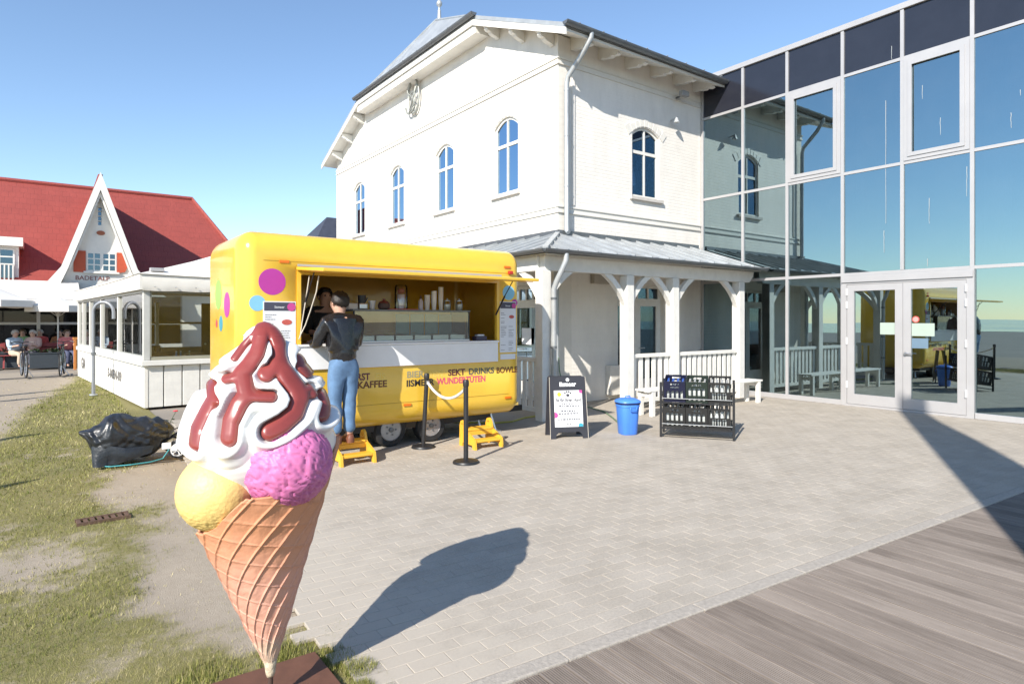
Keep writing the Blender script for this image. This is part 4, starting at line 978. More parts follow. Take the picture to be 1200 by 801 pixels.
# chassis, wheels, stabilisers
ch = MB(); ch.box(TX0+0.4, TX1-0.4, TY0+0.25, TY1-0.25, 0.22, 0.30).box(2.2, TX1+0.6, 8.2, 8.3, 0.2, 0.29); ch.build('chassis', BLACK_M, trailer)
def wheel(x, y, r=0.225, w=0.17):
    T = Matrix.Translation((x, y, r)) @ Matrix.Rotation(PI/2, 4, 'X')
    wl = MB().lathe([(r*0.66, -w/2), (r*0.9, -w/2), (r, -w/2+0.03), (r, w/2-0.03), (r*0.92, w/2), (r*0.66, w/2)], 36, T, caps=False).build('wheel', RUBBER, trailer, smooth=50)
    MB().lathe([(r*0.665, w/2-0.005), (r*0.62, w/2+0.002), (r*0.58, w/2-0.03), (r*0.42, w/2-0.035), (r*0.36, w/2-0.01), (r*0.25, w/2-0.005), (r*0.20, w/2-0.03), (0.001, w/2-0.03)], 30, T).build('rim', M('rim_grey', (0.36, 0.36, 0.37), 0.4, metal=0.5, var=0.2), wl, smooth=40)
    h = MB()
    for i in range(5):
        a = 2*PI*i/5; h.cyl(T @ Vector((r*0.3*math.cos(a), r*0.3*math.sin(a), w/2-0.01)), T @ Vector((r*0.3*math.cos(a), r*0.3*math.sin(a), w/2+0.006)), 0.012, n=6)
    h.lathe([(r*0.15, w/2-0.03), (r*0.14, w/2+0.015), (0.001, w/2+0.02)], 16, T); h.build('hub', ZINC_D, wl)
for x in (3.63, 4.23):
    wheel(x, TY0+0.30); wheel(x, TY1-0.30)
for x in (5.1, 5.35, 2.1):
    MB().tube([(x, TY0+0.45, 0.30), (x+0.06, TY0+0.38, 0.015)], 0.018, 8).box(x+0.0, x+0.12, TY0+0.32, TY0+0.44, 0.0, 0.016).build('stabiliser_leg', STEEL, trailer)

# display case on the counter
CX0, CX1, CZ0, CZ1, CY0, CY1 = 3.02, 4.70, 1.376, 1.775, TY0-0.01, TY0+0.48
case = empty('display_case', ((CX0+CX1)/2, CY0, CZ0), 0, 'long glass ice display case with black edges on the trailer counter', 'display case')
MB().bbox(CX0, CX1, CY0, CY1, CZ0, CZ0+0.025, 0.004).build('base', STEEL, case)
fm = MB()
for x in (CX0, CX1-0.018): fm.box(x, x+0.018, CY0, CY0+0.018, CZ0+0.026, CZ1-0.001); fm.box(x, x+0.018, CY1-0.018, CY1, CZ0+0.026, CZ1-0.001)
fm.build('frame', BLACK_M, case)
MB().bbox(CX0-0.01, CX1+0.01, CY0-0.01, CY1+0.01, CZ1, CZ1+0.022, 0.003).build('top', M('case_top', (0.12, 0.13, 0.13), 0.25), case)
MB().box(CX0+0.02, CX1-0.02, CY0+0.004, CY0+0.010, CZ0+0.027, CZ1-0.002).build('front_glass', GLASS_C, case)
MB().box(CX1-0.012, CX1-0.006, CY0+0.02, CY1-0.02, CZ0+0.027, CZ1-0.002).build('side_glass', GLASS_C, case)
MB().box(CX0+0.02, CX0+0.52, CY0+0.10, CY1-0.08, 1.52, 1.527).box(CX0+0.02, CX0+0.9, CY0+0.10, CY1-0.06, 1.49, 1.497).build('glass_shelf', GLASS_C, case)
TEAL = M('case_panel', (0.16, 0.30, 0.29), 0.15, var=0.15, vscale=4)
for i in range(4):
    x = CX0+0.78+i*0.225
    MB().box(x, x+0.20, CY1-0.05, CY1-0.04, CZ0+0.06, CZ1-0.03).build('back_panel', TEAL, case)
for i in range(6):
    x = CX0+0.06+i*0.27
    tub = MB().panel([(x, CY0+0.06), (x+0.24, CY0+0.06), (x+0.24, CY1-0.12), (x, CY1-0.12)], [[(x+0.01, CY0+0.07), (x+0.23, CY0+0.07), (x+0.23, CY1-0.13), (x+0.01, CY1-0.13)]], lambda a, b, d: (a, b, CZ0+0.027+d), 0.06).build('ice_tub', STEEL, case)
    MB().sphere((x+0.12, (CY0+CY1)/2-0.03, CZ0+0.07), 0.11, 12, (1, 1.1, 0.3)).build('ice_cream', M('ice_%d' % i, [(0.75, 0.70, 0.5), (0.6, 0.3, 0.3), (0.35, 0.2, 0.12), (0.7, 0.72, 0.6), (0.62, 0.45, 0.3), (0.55, 0.6, 0.5)][i], 0.6, bump=0.5, bscale=40), tub, smooth=True)
# things on top of the case
ZT = CZ1+0.022
JAR_GL = glass_mat('jar_glass', 0.08, (1, 1, 1), (0.85, 0.87, 0.85))
CREAM = M('cream_fill', (0.75, 0.72, 0.64), 0.7); DARKC = M('dark_fill', (0.10, 0.06, 0.05), 0.6, var=0.3, vscale=40)
def top_xy(u, dy): 
    p = onY(u, 350, TY0+dy); return p.x
def jar(u, lab, fill, fm_, h=0.15, r=0.05):
    x = top_xy(u, 0.18); t = empty('jar', (x, TY0+0.18, ZT), 0, lab, 'jar')
    MB().lathe([(r*0.8, 0), (r*1.0, h*0.15), (r*1.05, h*0.6), (r*0.85, h*0.8), (r*0.8, h*0.86)], 20).build('glass_body', JAR_GL, t, local=True, smooth=50)
    MB().lathe([(r*0.74, 0.006), (r*0.93, h*0.15), (r*0.97, h*fill), (0.001, h*fill)], 18).build('contents', fm_, t, local=True, smooth=50)
    MB().lathe([(r*0.88, h*0.862), (r*0.88, h*0.9), (r*0.4, h*0.97), (r*0.15, h*1.0), (r*0.22, h*1.07), (0.001, h*1.12)], 18).build('lid', STEEL, t, local=True, smooth=40)
jar(524, 'glass candy jar with silver lid and pale filling beside the tall cups', 0.55, CREAM); jar(538, 'end glass candy jar with silver lid, farthest from the customer', 0.6, CREAM)
def cups(u, lab, n, r, mat, h=0.11):
    x = top_xy(u, 0.2); t = empty('cup_stack', (x, TY0+0.2, ZT), 0, lab, 'cups')
    for i in range(n): MB().lathe([(r*0.75, 0), (r, h), (r*1.08, h+0.002), (r*1.08, h+0.012), (r*0.95, h+0.012), (r*0.7, 0.01)], 18, Matrix.Translation((0, 0, i*0.028))).build('cup', mat, t, local=True, smooth=40)
PAPC = M('paper_cup', (0.72, 0.70, 0.66), 0.7)
cups(500.5, 'short stack of clear pale cups on the display case', 4, 0.038, PAPC); cups(508.5, 'tall stack of white paper cups on the display case', 6, 0.036, WHITE_PL); cups(516.5, 'tallest stack of cream paper cups on the display case', 8, 0.034, PAPC)
cups(436, 'white tub standing on a black stand behind the customer', 1, 0.042, WHITE_PL, 0.10)
x = top_xy(470, 0.2); t = empty('cone_dispenser', (x, TY0+0.2, ZT), 0, 'tall clear dispenser holding white cups with lilac print', 'dispenser')
MB().lathe([(0.085, 0), (0.088, 0.03), (0.085, 0.30), (0.07, 0.33)], 20, caps=False).build('glass_cylinder', JAR_GL, t, local=True, smooth=40)
MB().lathe([(0.035, 0.005), (0.05, 0.20), (0.052, 0.205)], 18).build('cup', M('lilac_cup', (0.66, 0.60, 0.72), 0.6), t, local=True, smooth=40)
MB().sphere((0, 0, 0.25), 0.05, 10, (1, 1, 0.8)).build('sweets', M('sweets_red', (0.4, 0.12, 0.12), 0.5, var=0.6, vscale=60), t, local=True)
x = top_xy(424, 0.2); t = empty('blender', (x, TY0+0.2, ZT), 0, 'small dark mixer with steel jug beside the customer', 'mixer')
MB().bbox(-0.055, 0.055, -0.06, 0.06, 0, 0.08, 0.015).build('base', STEEL, t, local=True); MB().lathe([(0.045, 0.08), (0.05, 0.17), (0.05, 0.18)], 16).build('jug', BLACK, t, local=True, smooth=40); MB().cyl((0.05, 0, 0.10), (0.075, 0, 0.15), 0.008).build('handle', BLACK, t, local=True)
x = top_xy(450, 0.2); t = empty('pot', (x, TY0+0.2, ZT), 0, 'squat dark pot with rounded lid on the display case', 'pot')
MB().lathe([(0.05, 0), (0.075, 0.02), (0.08, 0.06), (0.07, 0.085)], 20).build('body', DARKC, t, local=True, smooth=40); MB().lathe([(0.072, 0.086), (0.05, 0.11), (0.015, 0.12), (0.02, 0.14), (0.001, 0.145)], 20).build('lid', M('pot_lid', (0.2, 0.05, 0.04), 0.4), t, local=True, smooth=40)
x = top_xy(412, 0.2); tag(MB().bbox(x-0.06, x+0.06, TY0+0.14, TY0+0.24, ZT, ZT+0.075, 0.01).build('paper_box', PAPC, at=(x, TY0+0.19, ZT)), 'little white carton at the customer end of the display case', 'carton')
x = top_xy(493, 0.2); t = empty('bottle', (x, TY0+0.2, ZT), 0, 'squeeze bottle with pale label between the dispenser and cups', 'bottle')
MB().lathe([(0.03, 0), (0.032, 0.01), (0.032, 0.12), (0.018, 0.14), (0.015, 0.15)], 16).build('body', M('bottle_body', (0.55, 0.50, 0.55), 0.4), t, local=True, smooth=40); MB().lathe([(0.016, 0.151), (0.014, 0.16), (0.005, 0.20), (0.004, 0.202)], 12).build('nozzle', DARKC, t, local=True, smooth=40)
# red strip mat on top
tag(MB().bbox(top_xy(455, 0.1), top_xy(488, 0.1), TY0+0.04, TY0+0.12, ZT, ZT+0.012, 0.003).build('price_strip', M('strip_red', (0.45, 0.06, 0.05), 0.5), at=(3.75, TY0+0.08, ZT)), 'low red strip lying along the front of the display case top', 'strip')
# till corner at the right end of the counter
t = empty('napkin_box', (4.95, TY0+0.12, 1.376), 0, 'dark napkin dispenser at the end of the counter', 'dispenser')
MB().bbox(-0.09, 0.09, -0.06, 0.06, 0, 0.06, 0.01).build('box', M('napkin_dark', (0.06, 0.05, 0.08), 0.5), t, local=True); MB().bbox(-0.06, 0.06, -0.04, 0.04, 0.061, 0.085, 0.01).build('napkins', WHITE_PL, t, local=True)
# cords hanging at the left edge of the hatch
CORD = M('cord', (0.55, 0.5, 0.42), 0.8)
cd = empty('hanging_cord', (2.45, 7.2, 2.15), 0, 'beige cord hanging in a loop from the left end of the hatch flap', 'cord')
MB().tube([(2.47, 7.05, 2.16), (2.46, 7.1, 1.98), (2.43, 7.2, 1.78), (2.40, 7.3, 1.60), (2.36, 7.36, 1.48), (2.35, 7.37, 1.44)], 0.008, 6).build('loop', CORD, cd)
MB().tube([(2.43, 7.25, 2.17), (2.40, 7.28, 1.9), (2.37, 7.33, 1.62), (2.36, 7.36, 1.46)], 0.006, 6).build('tail', CORD, cd)

# ================================================================== STEP STOOLS
def stool(loc, rz, lab):
    t = empty('step_stool', loc, rz, lab, 'step stool', 'yellow step stools by the trailer')
    prof = [(-0.22, 0.0), (-0.15, 0.0), (-0.14, 0.05), (0.12, 0.05), (0.13, 0.0), (0.21, 0.0), (0.20, 0.20), (0.20, 0.27), (0.17, 0.33), (0.12, 0.345), (0.075, 0.32), (0.055, 0.27), (0.04, 0.215), (-0.06, 0.18), (-0.17, 0.135), (-0.20, 0.12)]
    hole = [(0.13+0.028*math.cos(a), 0.285+0.02*math.sin(a)) for a in np.linspace(0, 2*PI, 13)[:-1]]
    for s in (-0.215, 0.185):
        MB().panel(prof, [hole], lambda a, b, d, s=s: (s+d, a, b), 0.03).build('side_panel', YELLOW_PL, t, local=True)
    MB().bbox(-0.184, 0.184, -0.19, -0.05, 0.085, 0.118, 0.008).build('tread', YELLOW_PL, t, local=True)
    MB().bbox(-0.184, 0.184, 0.02, 0.18, 0.205, 0.238, 0.008).build('tread', YELLOW_PL, t, local=True)
    MB().box(-0.184, 0.184, 0.02, 0.035, 0.15, 0.203).build('riser', YELLOW_PL, t, local=True)
    return t
stool((2.88, 7.10, 0), 0.0, 'yellow plastic step stool under the man in the leather jacket')
stool((4.62, 6.98, 0), -0.06, 'empty yellow plastic step stool between the second rope post and the trailer')

# ================================================================== ROPE BARRIER
def rope_post(p, lab, lean=0.0):
    t = empty('rope_post', (p.x, p.y, 0), 0, lab, 'post', 'rope barrier posts')
    MB().lathe([(0.155, 0), (0.155, 0.012), (0.145, 0.028), (0.06, 0.045), (0.03, 0.05)], 32).build('base', BLACK, t, local=True, smooth=40)
    top = Vector((lean*RT[0], lean*RT[1], 0.90))
    MB().tube([(0, 0, 0.04), top], 0.028, 18).build('pole', BLACK, t, local=True, smooth=50)
    MB().lathe([(0.034, 0), (0.036, 0.02), (0.036, 0.06), (0.03, 0.075), (0.005, 0.08)], 18, Matrix.Translation(top-Vector((0, 0, 0.01)))).build('cap', BLACK, t, local=True, smooth=40)
    return Vector((p.x, p.y, 0))+top
pa, pb = onZ(496, 524), onZ(546, 542)
ta = rope_post(pa, 'black rope post leaning slightly, nearer the trailer wheels', 0.045); tb = rope_post(pb, 'upright black rope post standing farther out from the trailer', 0.0)
ta.z -= 0.03; tb.z -= 0.03
rp = []
for i in range(22):
    s = i/21; q = ta.lerp(tb, s); q.z -= 0.17*(1-(2*s-1)**2); rp.append(q)
rp[0] += (rp[1]-rp[0]).normalized()*0.04; rp[-1] += (rp[-2]-rp[-1]).normalized()*0.04
rope = empty('barrier_rope', (ta.x, ta.y, ta.z), 0, 'white rope sagging between the two black posts', 'rope')
MB().tube(rp, 0.017, 10).build('strand', M('rope_white', (0.72, 0.70, 0.66), 0.9, bump=0.5, bscale=80), rope, smooth=True)
for q in (0, -1):
    MB().cyl(rp[q]-Vector((0, 0, 0.022)), rp[q]+Vector((0, 0, 0.022)), 0.022, n=12).build('end_hook', STEEL, rope)

# ================================================================== SANDWICH BOARD
aL, aR = onZ(645.5, 514.5), onZ(689.5, 513)
ax = (aR-aL); ax.z = 0; wB = ax.length; rzB = math.atan2(ax.y, ax.x)
BOARD = M('board_black', (0.028, 0.028, 0.036), 0.5, var=0.15)
ab = empty('sandwich_board', (aL+aR)/2, rzB, 'black A-frame board with white poster and paw print', 'sandwich board')
HB = 0.87; lean = 0.15
def TB(a, b, d): return (a, b*lean+d, b*math.cos(math.asin(lean)))
oc = [(-wB/2, 0), (-wB/2+0.075, 0), (-wB/2+0.085, 0.055), (-wB/2+0.13, 0.095), (wB/2-0.13, 0.095), (wB/2-0.085, 0.055), (wB/2-0.075, 0), (wB/2, 0), (wB/2-0.012, HB-0.02), (wB/2-0.03, HB), (-wB/2+0.03, HB), (-wB/2+0.012, HB-0.02)]
MB().panel(oc, [], lambda a, b, d: TB(a, b, d), 0.02).build('front_leaf', BOARD, ab, local=True)
MB().panel(oc, [], lambda a, b, d: (a, 0.31-b*lean*0.62+d+0.02, b*0.988), 0.02).build('rear_leaf', BOARD, ab, local=True)
for sg in (-1, 1): MB().tube([(sg*(wB/2+0.003), 0.0, 0.0), (sg*(wB/2-0.009), HB*lean, HB*0.985)], 0.004, 6).build('edge_trim', M('edge_wood', (0.5, 0.45, 0.38), 0.6), ab, local=True)
MB().box(-0.04, 0.04, 0.05, 0.27, 0.20, 0.205).build('stay', BLACK, ab, local=True)
POSTER = M('poster_white', (0.78, 0.78, 0.78), 0.5, var=0.01); INK = M('poster_ink', (0.05, 0.05, 0.06), 0.6, var=0); LIGHT_INK = M('poster_grey', (0.10, 0.10, 0.12), 0.6, var=0)
po = MB().panel([(-0.205, 0.165), (0.205, 0.165), (0.205, 0.675), (-0.205, 0.675)], [], lambda a, b, d: TB(a, b, -0.004+d), 0.0035).build('poster', POSTER, ab, local=True)
WB = WM[ab.name]
def TBW(a, b, off): return WB @ Vector(TB(a, b, off))
def board_text(s, a, b, size, mat, par, width=None, bold=0.0, off=-0.0045):
    o = TBW(a, b, off); x = TBW(a+1, b, off)-o; y = TBW(a, b+1, off)-o
    T = frame(o, x, y); return text('poster_text', s, size, mat, T, par, 0.0004, width, bold, 'CENTER')
def bdisc(a, b, r, mat, par, off=-0.005, sy=1.0, nm='poster_dot'):
    pts = [(a+r*math.cos(t), b+r*sy*math.sin(t)) for t in np.linspace(0, 2*PI, 25)[:-1]]
    pts = [(min(max(p, -0.205), 0.205), min(max(q, 0.165), 0.675)) for p, q in pts] if par is po else pts
    m_ = MB(); m_.panel(pts, [], lambda x, y, d: TBW(x, y, off-0.0012*0+d-0.0006), 0.0006); m_.build(nm, mat, par)
board_text('iismeer', 0.0, 0.735, 0.085, POSTER, ab, 0.245, 0.004, -0.0012); bdisc(0.0, 0.825, 0.025, POSTER, ab, -0.0008, nm='board_logo')
for a, b in ((-0.045, 0.64), (-0.018, 0.655), (0.012, 0.655), (0.036, 0.637)): bdisc(a, b, 0.012, INK, po, -0.0046, 1.3, 'paw_toe')
bdisc(-0.004, 0.607, 0.026, INK, po, -0.0046, 0.8, 'paw_pad')
board_text('Eis für Ihren Hund', 0.0, 0.52, 0.062, INK, po, 0.37, 0.0022)
rr = random.Random(3)
def fine_line(b, half, hgt):
    m_ = MB(); a = -half
    while a < half:
        w_ = rr.uniform(0.012, 0.04); m_.panel([(a, b), (min(a+w_, half), b), (min(a+w_, half), b+hgt), (a, b+hgt)], [], lambda x, y, d: TBW(x, y, -0.0056+d), 0.0012); a += w_+0.01
    tag(m_.build('small_print', LIGHT_INK, po), kind='stuff')
for b, hf, hh in ((0.480, 0.10, 0.016), (0.448, 0.16, 0.018), (0.416, 0.06, 0.009), (0.375, 0.11, 0.020), (0.340, 0.15, 0.020), (0.308, 0.06, 0.009), (0.258, 0.165, 0.022), (0.200, 0.035, 0.015)): fine_line(b, hf, hh)
bdisc(0.19, 0.66, 0.03, PINKP, po, -0.0046); bdisc(-0.195, 0.33, 0.04, PINKP, po, -0.0046); bdisc(0.17, 0.18, 0.035, DOTM['teal'], po, -0.0046); bdisc(-0.13, 0.62, 0.03, DOTM['lime'], po, -0.0046)

# ================================================================== BLUE BIN
pbn = onZ(735.5, 508)
BLUE = M('bin_blue', (0.07, 0.23, 0.74), 0.42, var=0.06, vscale=5)
bn = empty('blue_bin', (pbn.x, pbn.y, 0), YAW-PI/2+0.3, 'blue plastic bin with domed lid between A-board and bottle rack', 'bin')
def sq(r, n=48, e=3.2):
    out = []
    for i in range(n):
        t = 2*PI*i/n; c, s = math.cos(t), math.sin(t); out.append((r*math.copysign(abs(c)**(2/e), c), r*math.copysign(abs(s)**(2/e), s)))
    return out
def sqlathe(prof, n=48, e=3.2):
    b = MB()
    for r, z in prof: b.v += [(x, y, z) for x, y in sq(r, n, e)]
    for i in range(len(prof)-1):
        for j in range(n): b.f.append((i*n+j, i*n+(j+1) % n, (i+1)*n+(j+1) % n, (i+1)*n+j))
    b.f += [tuple(range(n))[::-1], tuple(range((len(prof)-1)*n, len(prof)*n))]; return b
sqlathe([(0.115, 0.0), (0.125, 0.012), (0.15, 0.40), (0.158, 0.405), (0.158, 0.44)]).build('tub', BLUE, bn, local=True, smooth=40)
sqlathe([(0.155, 0.442), (0.168, 0.444), (0.168, 0.462), (0.160, 0.466)]).build('rim_band', M('bin_navy', (0.01, 0.02, 0.08), 0.5), bn, local=True, smooth=40)
sqlathe([(0.176, 0.464), (0.182, 0.47), (0.178, 0.485), (0.165, 0.50), (0.10, 0.525), (0.04, 0.53), (0.001, 0.53)], e=2.6).build('lid', BLUE, bn, local=True, smooth=40)
MB().tube([(-0.04, 0, 0.525), (-0.035, 0, 0.552), (0.035, 0, 0.552), (0.04, 0, 0.525)], 0.009, 8).build('lid_grip', BLUE, bn, local=True, smooth=True)
for s in (-1, 1):
    MB().tube([(-0.05, s*0.15, 0.41), (-0.05, s*0.182, 0.40), (-0.045, s*0.185, 0.36), (0.045, s*0.185, 0.36), (0.05, s*0.182, 0.40), (0.05, s*0.15, 0.41)], 0.009, 8).build('handle', BLUE, bn, local=True, smooth=True)
for i in range(10):
    a = 2*PI*i/10+0.2; MB().beam((0.122*math.cos(a), 0.122*math.sin(a), 0.03), (0.146*math.cos(a), 0.146*math.sin(a), 0.36), 0.012, 0.012).build('rib', BLUE, bn, local=True)

# ================================================================== BOTTLE RACK
rL, rR = onZ(774.5, 511.5), onZ(860, 516.5)
rx = rR-rL; rw = rx.length; rrz = math.atan2(rx.y, rx.x)
rk = empty('crate_rack', (rL+rR)/2, rrz, 'black steel two-tier rack holding drinks crates in front of the veranda', 'rack')
RD = 0.40; RH = 0.78
for s in (-1, 1):
    for y in (0.0, RD): MB().box(s*rw/2-0.016, s*rw/2+0.016, y-0.016, y+0.016, 0, RH if y == 0 else RH+0.02).build('upright', BLACK_M, rk, local=True)
for z, dz in ((0.16, -0.05), (0.52, -0.05)):
    MB().beam((-rw/2+0.017, 0.0, z-0.03), (rw/2-0.017, 0.0, z-0.03), 0.022, 0.022).build('rail', BLACK_M, rk, local=True)
    MB().tube([(-rw/2+0.017, -0.02, z+0.035), (rw/2-0.017, -0.02, z+0.035)], 0.006, 8).build('front_bar', ZINC_D, rk, local=True)
    MB().beam((-rw/2+0.017, RD, z+0.06), (rw/2-0.017, RD, z+0.06), 0.022, 0.022).build('rail', BLACK_M, rk, local=True)
    for s in (-1, 1): MB().beam((s*(rw/2-0.03), 0.012, z-0.03), (s*(rw/2-0.03), RD-0.012, z+0.06), 0.02, 0.02).build('side_rail', BLACK_M, rk, local=True)
MB().beam((-rw/2+0.017, 0.0, 0.045), (rw/2-0.017, 0.0, 0.045), 0.02, 0.02).build('rail', BLACK_M, rk, local=True)
CR_N = M('crate_navy', (0.006, 0.008, 0.030), 0.4, var=0.1); CR_B = M('crate_black', (0.018, 0.018, 0.018), 0.5, var=0.15); CR_G = M('crate_darkgreen', (0.012, 0.022, 0.016), 0.5, var=0.15)
BOT_C = M('bottle_clear', (0.55, 0.58, 0.57), 0.12, var=0.05, spec=0.8); BOT_G = M('bottle_green', (0.03, 0.09, 0.04), 0.12, spec=0.8); CAPM = M('bottle_cap', (0.7, 0.7, 0.7), 0.3, metal=0.5); CAPB = M('bottle_cap_blue', (0.05, 0.12, 0.45), 0.35)
CW, CD, CH = 0.295, 0.36, 0.30
def crate_local(style):
    """front at y=0; width along x; height z"""
    b = MB(); t = 0.012
    def wall(T, w):
        hol = []
        if style == 0:
            n = 4; hol = [[(-0.06, CH-0.055), (0.06, CH-0.055), (0.06, CH-0.03), (-0.06, CH-0.03)], [(-0.06, CH-0.10), (0.06, CH-0.10), (0.06, CH-0.08), (-0.06, CH-0.08)]]
            for i in range(n): hol.append([(-w/2+0.035+i*(w-0.05)/n, 0.06), (-w/2+0.035+(i+1)*(w-0.05)/n-0.02, 0.05), (-w/2+0.035+(i+1)*(w-0.05)/n-0.02, CH-0.13), (-w/2+0.035+i*(w-0.05)/n, CH-0.15)])
        elif style == 1:
            n = 4; hol = [[(-0.07, CH-0.06), (0.07, CH-0.06), (0.05, CH-0.03), (-0.05, CH-0.03)]]
            for i in range(n): hol.append([(-w/2+0.03+i*(w-0.05)/n, 0.10), (-w/2+0.03+(i+1)*(w-0.05)/n-0.018, 0.10), (-w/2+0.03+(i+1)*(w-0.05)/n-0.018, CH-0.09), (-w/2+0.03+i*(w-0.05)/n, CH-0.09)]); hol.append([(-w/2+0.03+i*(w-0.05)/n, 0.03), (-w/2+0.03+(i+1)*(w-0.05)/n-0.018, 0.03), (-w/2+0.03+(i+1)*(w-0.05)/n-0.018, 0.075), (-w/2+0.03+i*(w-0.05)/n, 0.075)])
        else:
            hol = [[(-w/2+0.02, CH*0.55), (-w/2+0.055, CH*0.55), (-w/2+0.045, CH-0.03), (-w/2+0.02, CH-0.03)], [(-0.075, CH*0.55), (-0.01, CH*0.55), (-0.01, CH-0.03), (-0.07, CH-0.03)], [(0.01, CH*0.55), (0.075, CH*0.55), (0.07, CH-0.03), (0.01, CH-0.03)], [(w/2-0.055, CH*0.55), (w/2-0.02, CH*0.55), (w/2-0.02, CH-0.03), (w/2-0.045, CH-0.03)]]
            for i in range(3): hol.append([(-w/2+0.05+i*0.07, 0.05), (-w/2+0.05+i*0.07+0.05, 0.05), (-w/2+0.05+i*0.07+0.05, CH*0.5), (-w/2+0.05+i*0.07, CH*0.5)])
        b.panel([(-w/2, 0), (w/2, 0), (w/2, CH), (-w/2, CH)], hol, T, t)
    wall(lambda a, z, d: (a, d, z), CW); wall(lambda a, z, d: (a, CD-t+d, z), CW)
    wall(lambda a, z, d: (-CW/2+d, CD/2+a*0.93, z), CD-2*t-0.002 if False else CD*1.0); wall(lambda a, z, d: (CW/2-t+d, CD/2+a*0.93, z), CD)
    return b
bprof = [(0.028, 0.0), (0.031, 0.006), (0.031, 0.14), (0.024, 0.17), (0.013, 0.20), (0.012, 0.235), (0.014, 0.24)]
crates = []
TILT = R(-11)
for row, z in ((0, 0.52), (1, 0.16)):
    for c in range(3):
        style = 0 if (row, c) == (0, 0) else (2 if c == 2 else 1)
        mat_ = CR_N if style == 0 else (CR_G if (row, c) == (0, 1) else CR_B)
        lab = {(0, 0): 'navy blue drinks crate of bottles on the upper rack tier', (0, 1): 'dark green-black drinks crate on the upper tier beside the navy crate', (0, 2): 'black crate with high open handles on the upper rack tier',
               (1, 0): 'black drinks crate on the lower tier below the navy crate', (1, 1): 'black drinks crate in the middle of the lower rack tier', (1, 2): 'black crate with high open handles on the lower rack tier'}[(row, c)]
        x = -rw/2+0.19+c*(rw-0.38)/2
        cr = empty('drinks_crate', (0, 0, 0), 0, lab, 'crate', 'drinks crates on the rack')
        Tm = WM[rk.name] @ Matrix.Translation((x, 0.012, z-0.018)) @ Matrix.Rotation(R(11), 4, 'X')
        cr.matrix_basis = Tm; WM[cr.name] = Tm
        crate_local(style).build('shell', mat_, cr, local=True); MB().box(-CW/2+0.013, CW/2-0.013, 0.013, CD-0.013, 0.003, 0.012).build('bottom', mat_, cr, local=True)
        bl = {(0, 0): 'blue-capped', (0, 1): 'pale', (0, 2): 'slim clear', (1, 0): 'clear glass', (1, 1): 'frosted', (1, 2): 'small clear'}[(row, c)]
        proto = None
        for i in range(4):
            for j in range(4):
                Tb = Tm @ Matrix.Translation((-0.102+i*0.068, 0.075+j*0.07, 0.0125))
                if proto is None:
                    proto = empty('bottle', (0, 0, 0), 0, '%s bottle standing in the %s' % (bl, {(0, 0): 'navy crate', (0, 1): 'green-black crate', (0, 2): 'upper high-handled crate', (1, 0): 'lower crate below the navy one', (1, 1): 'middle lower crate', (1, 2): 'lower high-handled crate'}[(row, c)]), 'bottle', 'bottles in crate %s' % ('navy', 'green-black', 'upper handled', 'lower first', 'lower middle', 'lower handled')[row*3+c])
                    bo = proto
                    MB().lathe(bprof, 10).build('glass', BOT_C, bo, local=True, smooth=40); MB().lathe([(0.0155, 0.2405), (0.0155, 0.252), (0.001, 0.254)], 10).build('cap', CAPB if style == 0 else CAPM, bo, local=True)
                else: bo = copy_tree(proto)
                bo.matrix_basis = Tb

# ================================================================== GIANT ICE-CREAM CONE
CB = Vector((0.775, 2.815, 0)); cdir = CB.normalized(); crot = math.atan2(cdir.y, cdir.x)-PI/2
DC = CB.x*FW[0]+CB.y*FW[1]; PXM = F_PX/DC
cone = empty('ice_cream_cone', CB, crot, 'giant ice-cream cone display with yellow and pink scoops and red sauce', 'cone display')
def lx(u): return (u-318)/(PXM*1.05)
def lz(v): return EYE-(v-376)/PXM
TIP = lz(779)
# waffle cone, leaning a little to the left
nt_, nz_ = 420, 260
th = np.linspace(0, 2*PI, nt_, endpoint=False); tt = np.linspace(0, 1, nz_)
phi = (th+PI/2+PI) % (2*PI)-PI          # 0 faces the camera, + to the right
rim = np.interp(phi, [-PI, -2.2, -1.57, -1.0, -0.6, -0.1, 0.35, 0.8, 1.2, 1.57, 2.2, PI], [0.80, 0.68, 0.61, 0.63, 0.68, 0.80, 0.80, 0.74, 0.84, 0.97, 0.92, 0.80])
TH, TT = np.meshgrid(th, tt, indexing='ij'); RIM = np.repeat(rim[:, None], nz_, 1)
H = 0.012+TT*(RIM-0.012)
Rr = 0.018+0.356*H
fA = (17*TH/(2*PI)-9.0*H) % 1.0; fB = (H/0.092+4*TH/(2*PI)) % 1.0
rid = np.maximum(np.exp(-((fA-0.5)/0.048)**2), 0.55*np.exp(-((fB-0.5)/0.042)**2))
edge = np.clip(H/0.12, 0, 1)
disp = 0.0070*rid*edge+0.002*(np.sin(TH*9+H*31)*np.sin(H*47-TH*5))
Rr = Rr+disp
X = Rr*np.cos(TH); Y = Rr*np.sin(TH); Z = TIP+H
X = X-0.075*H                                       # lean
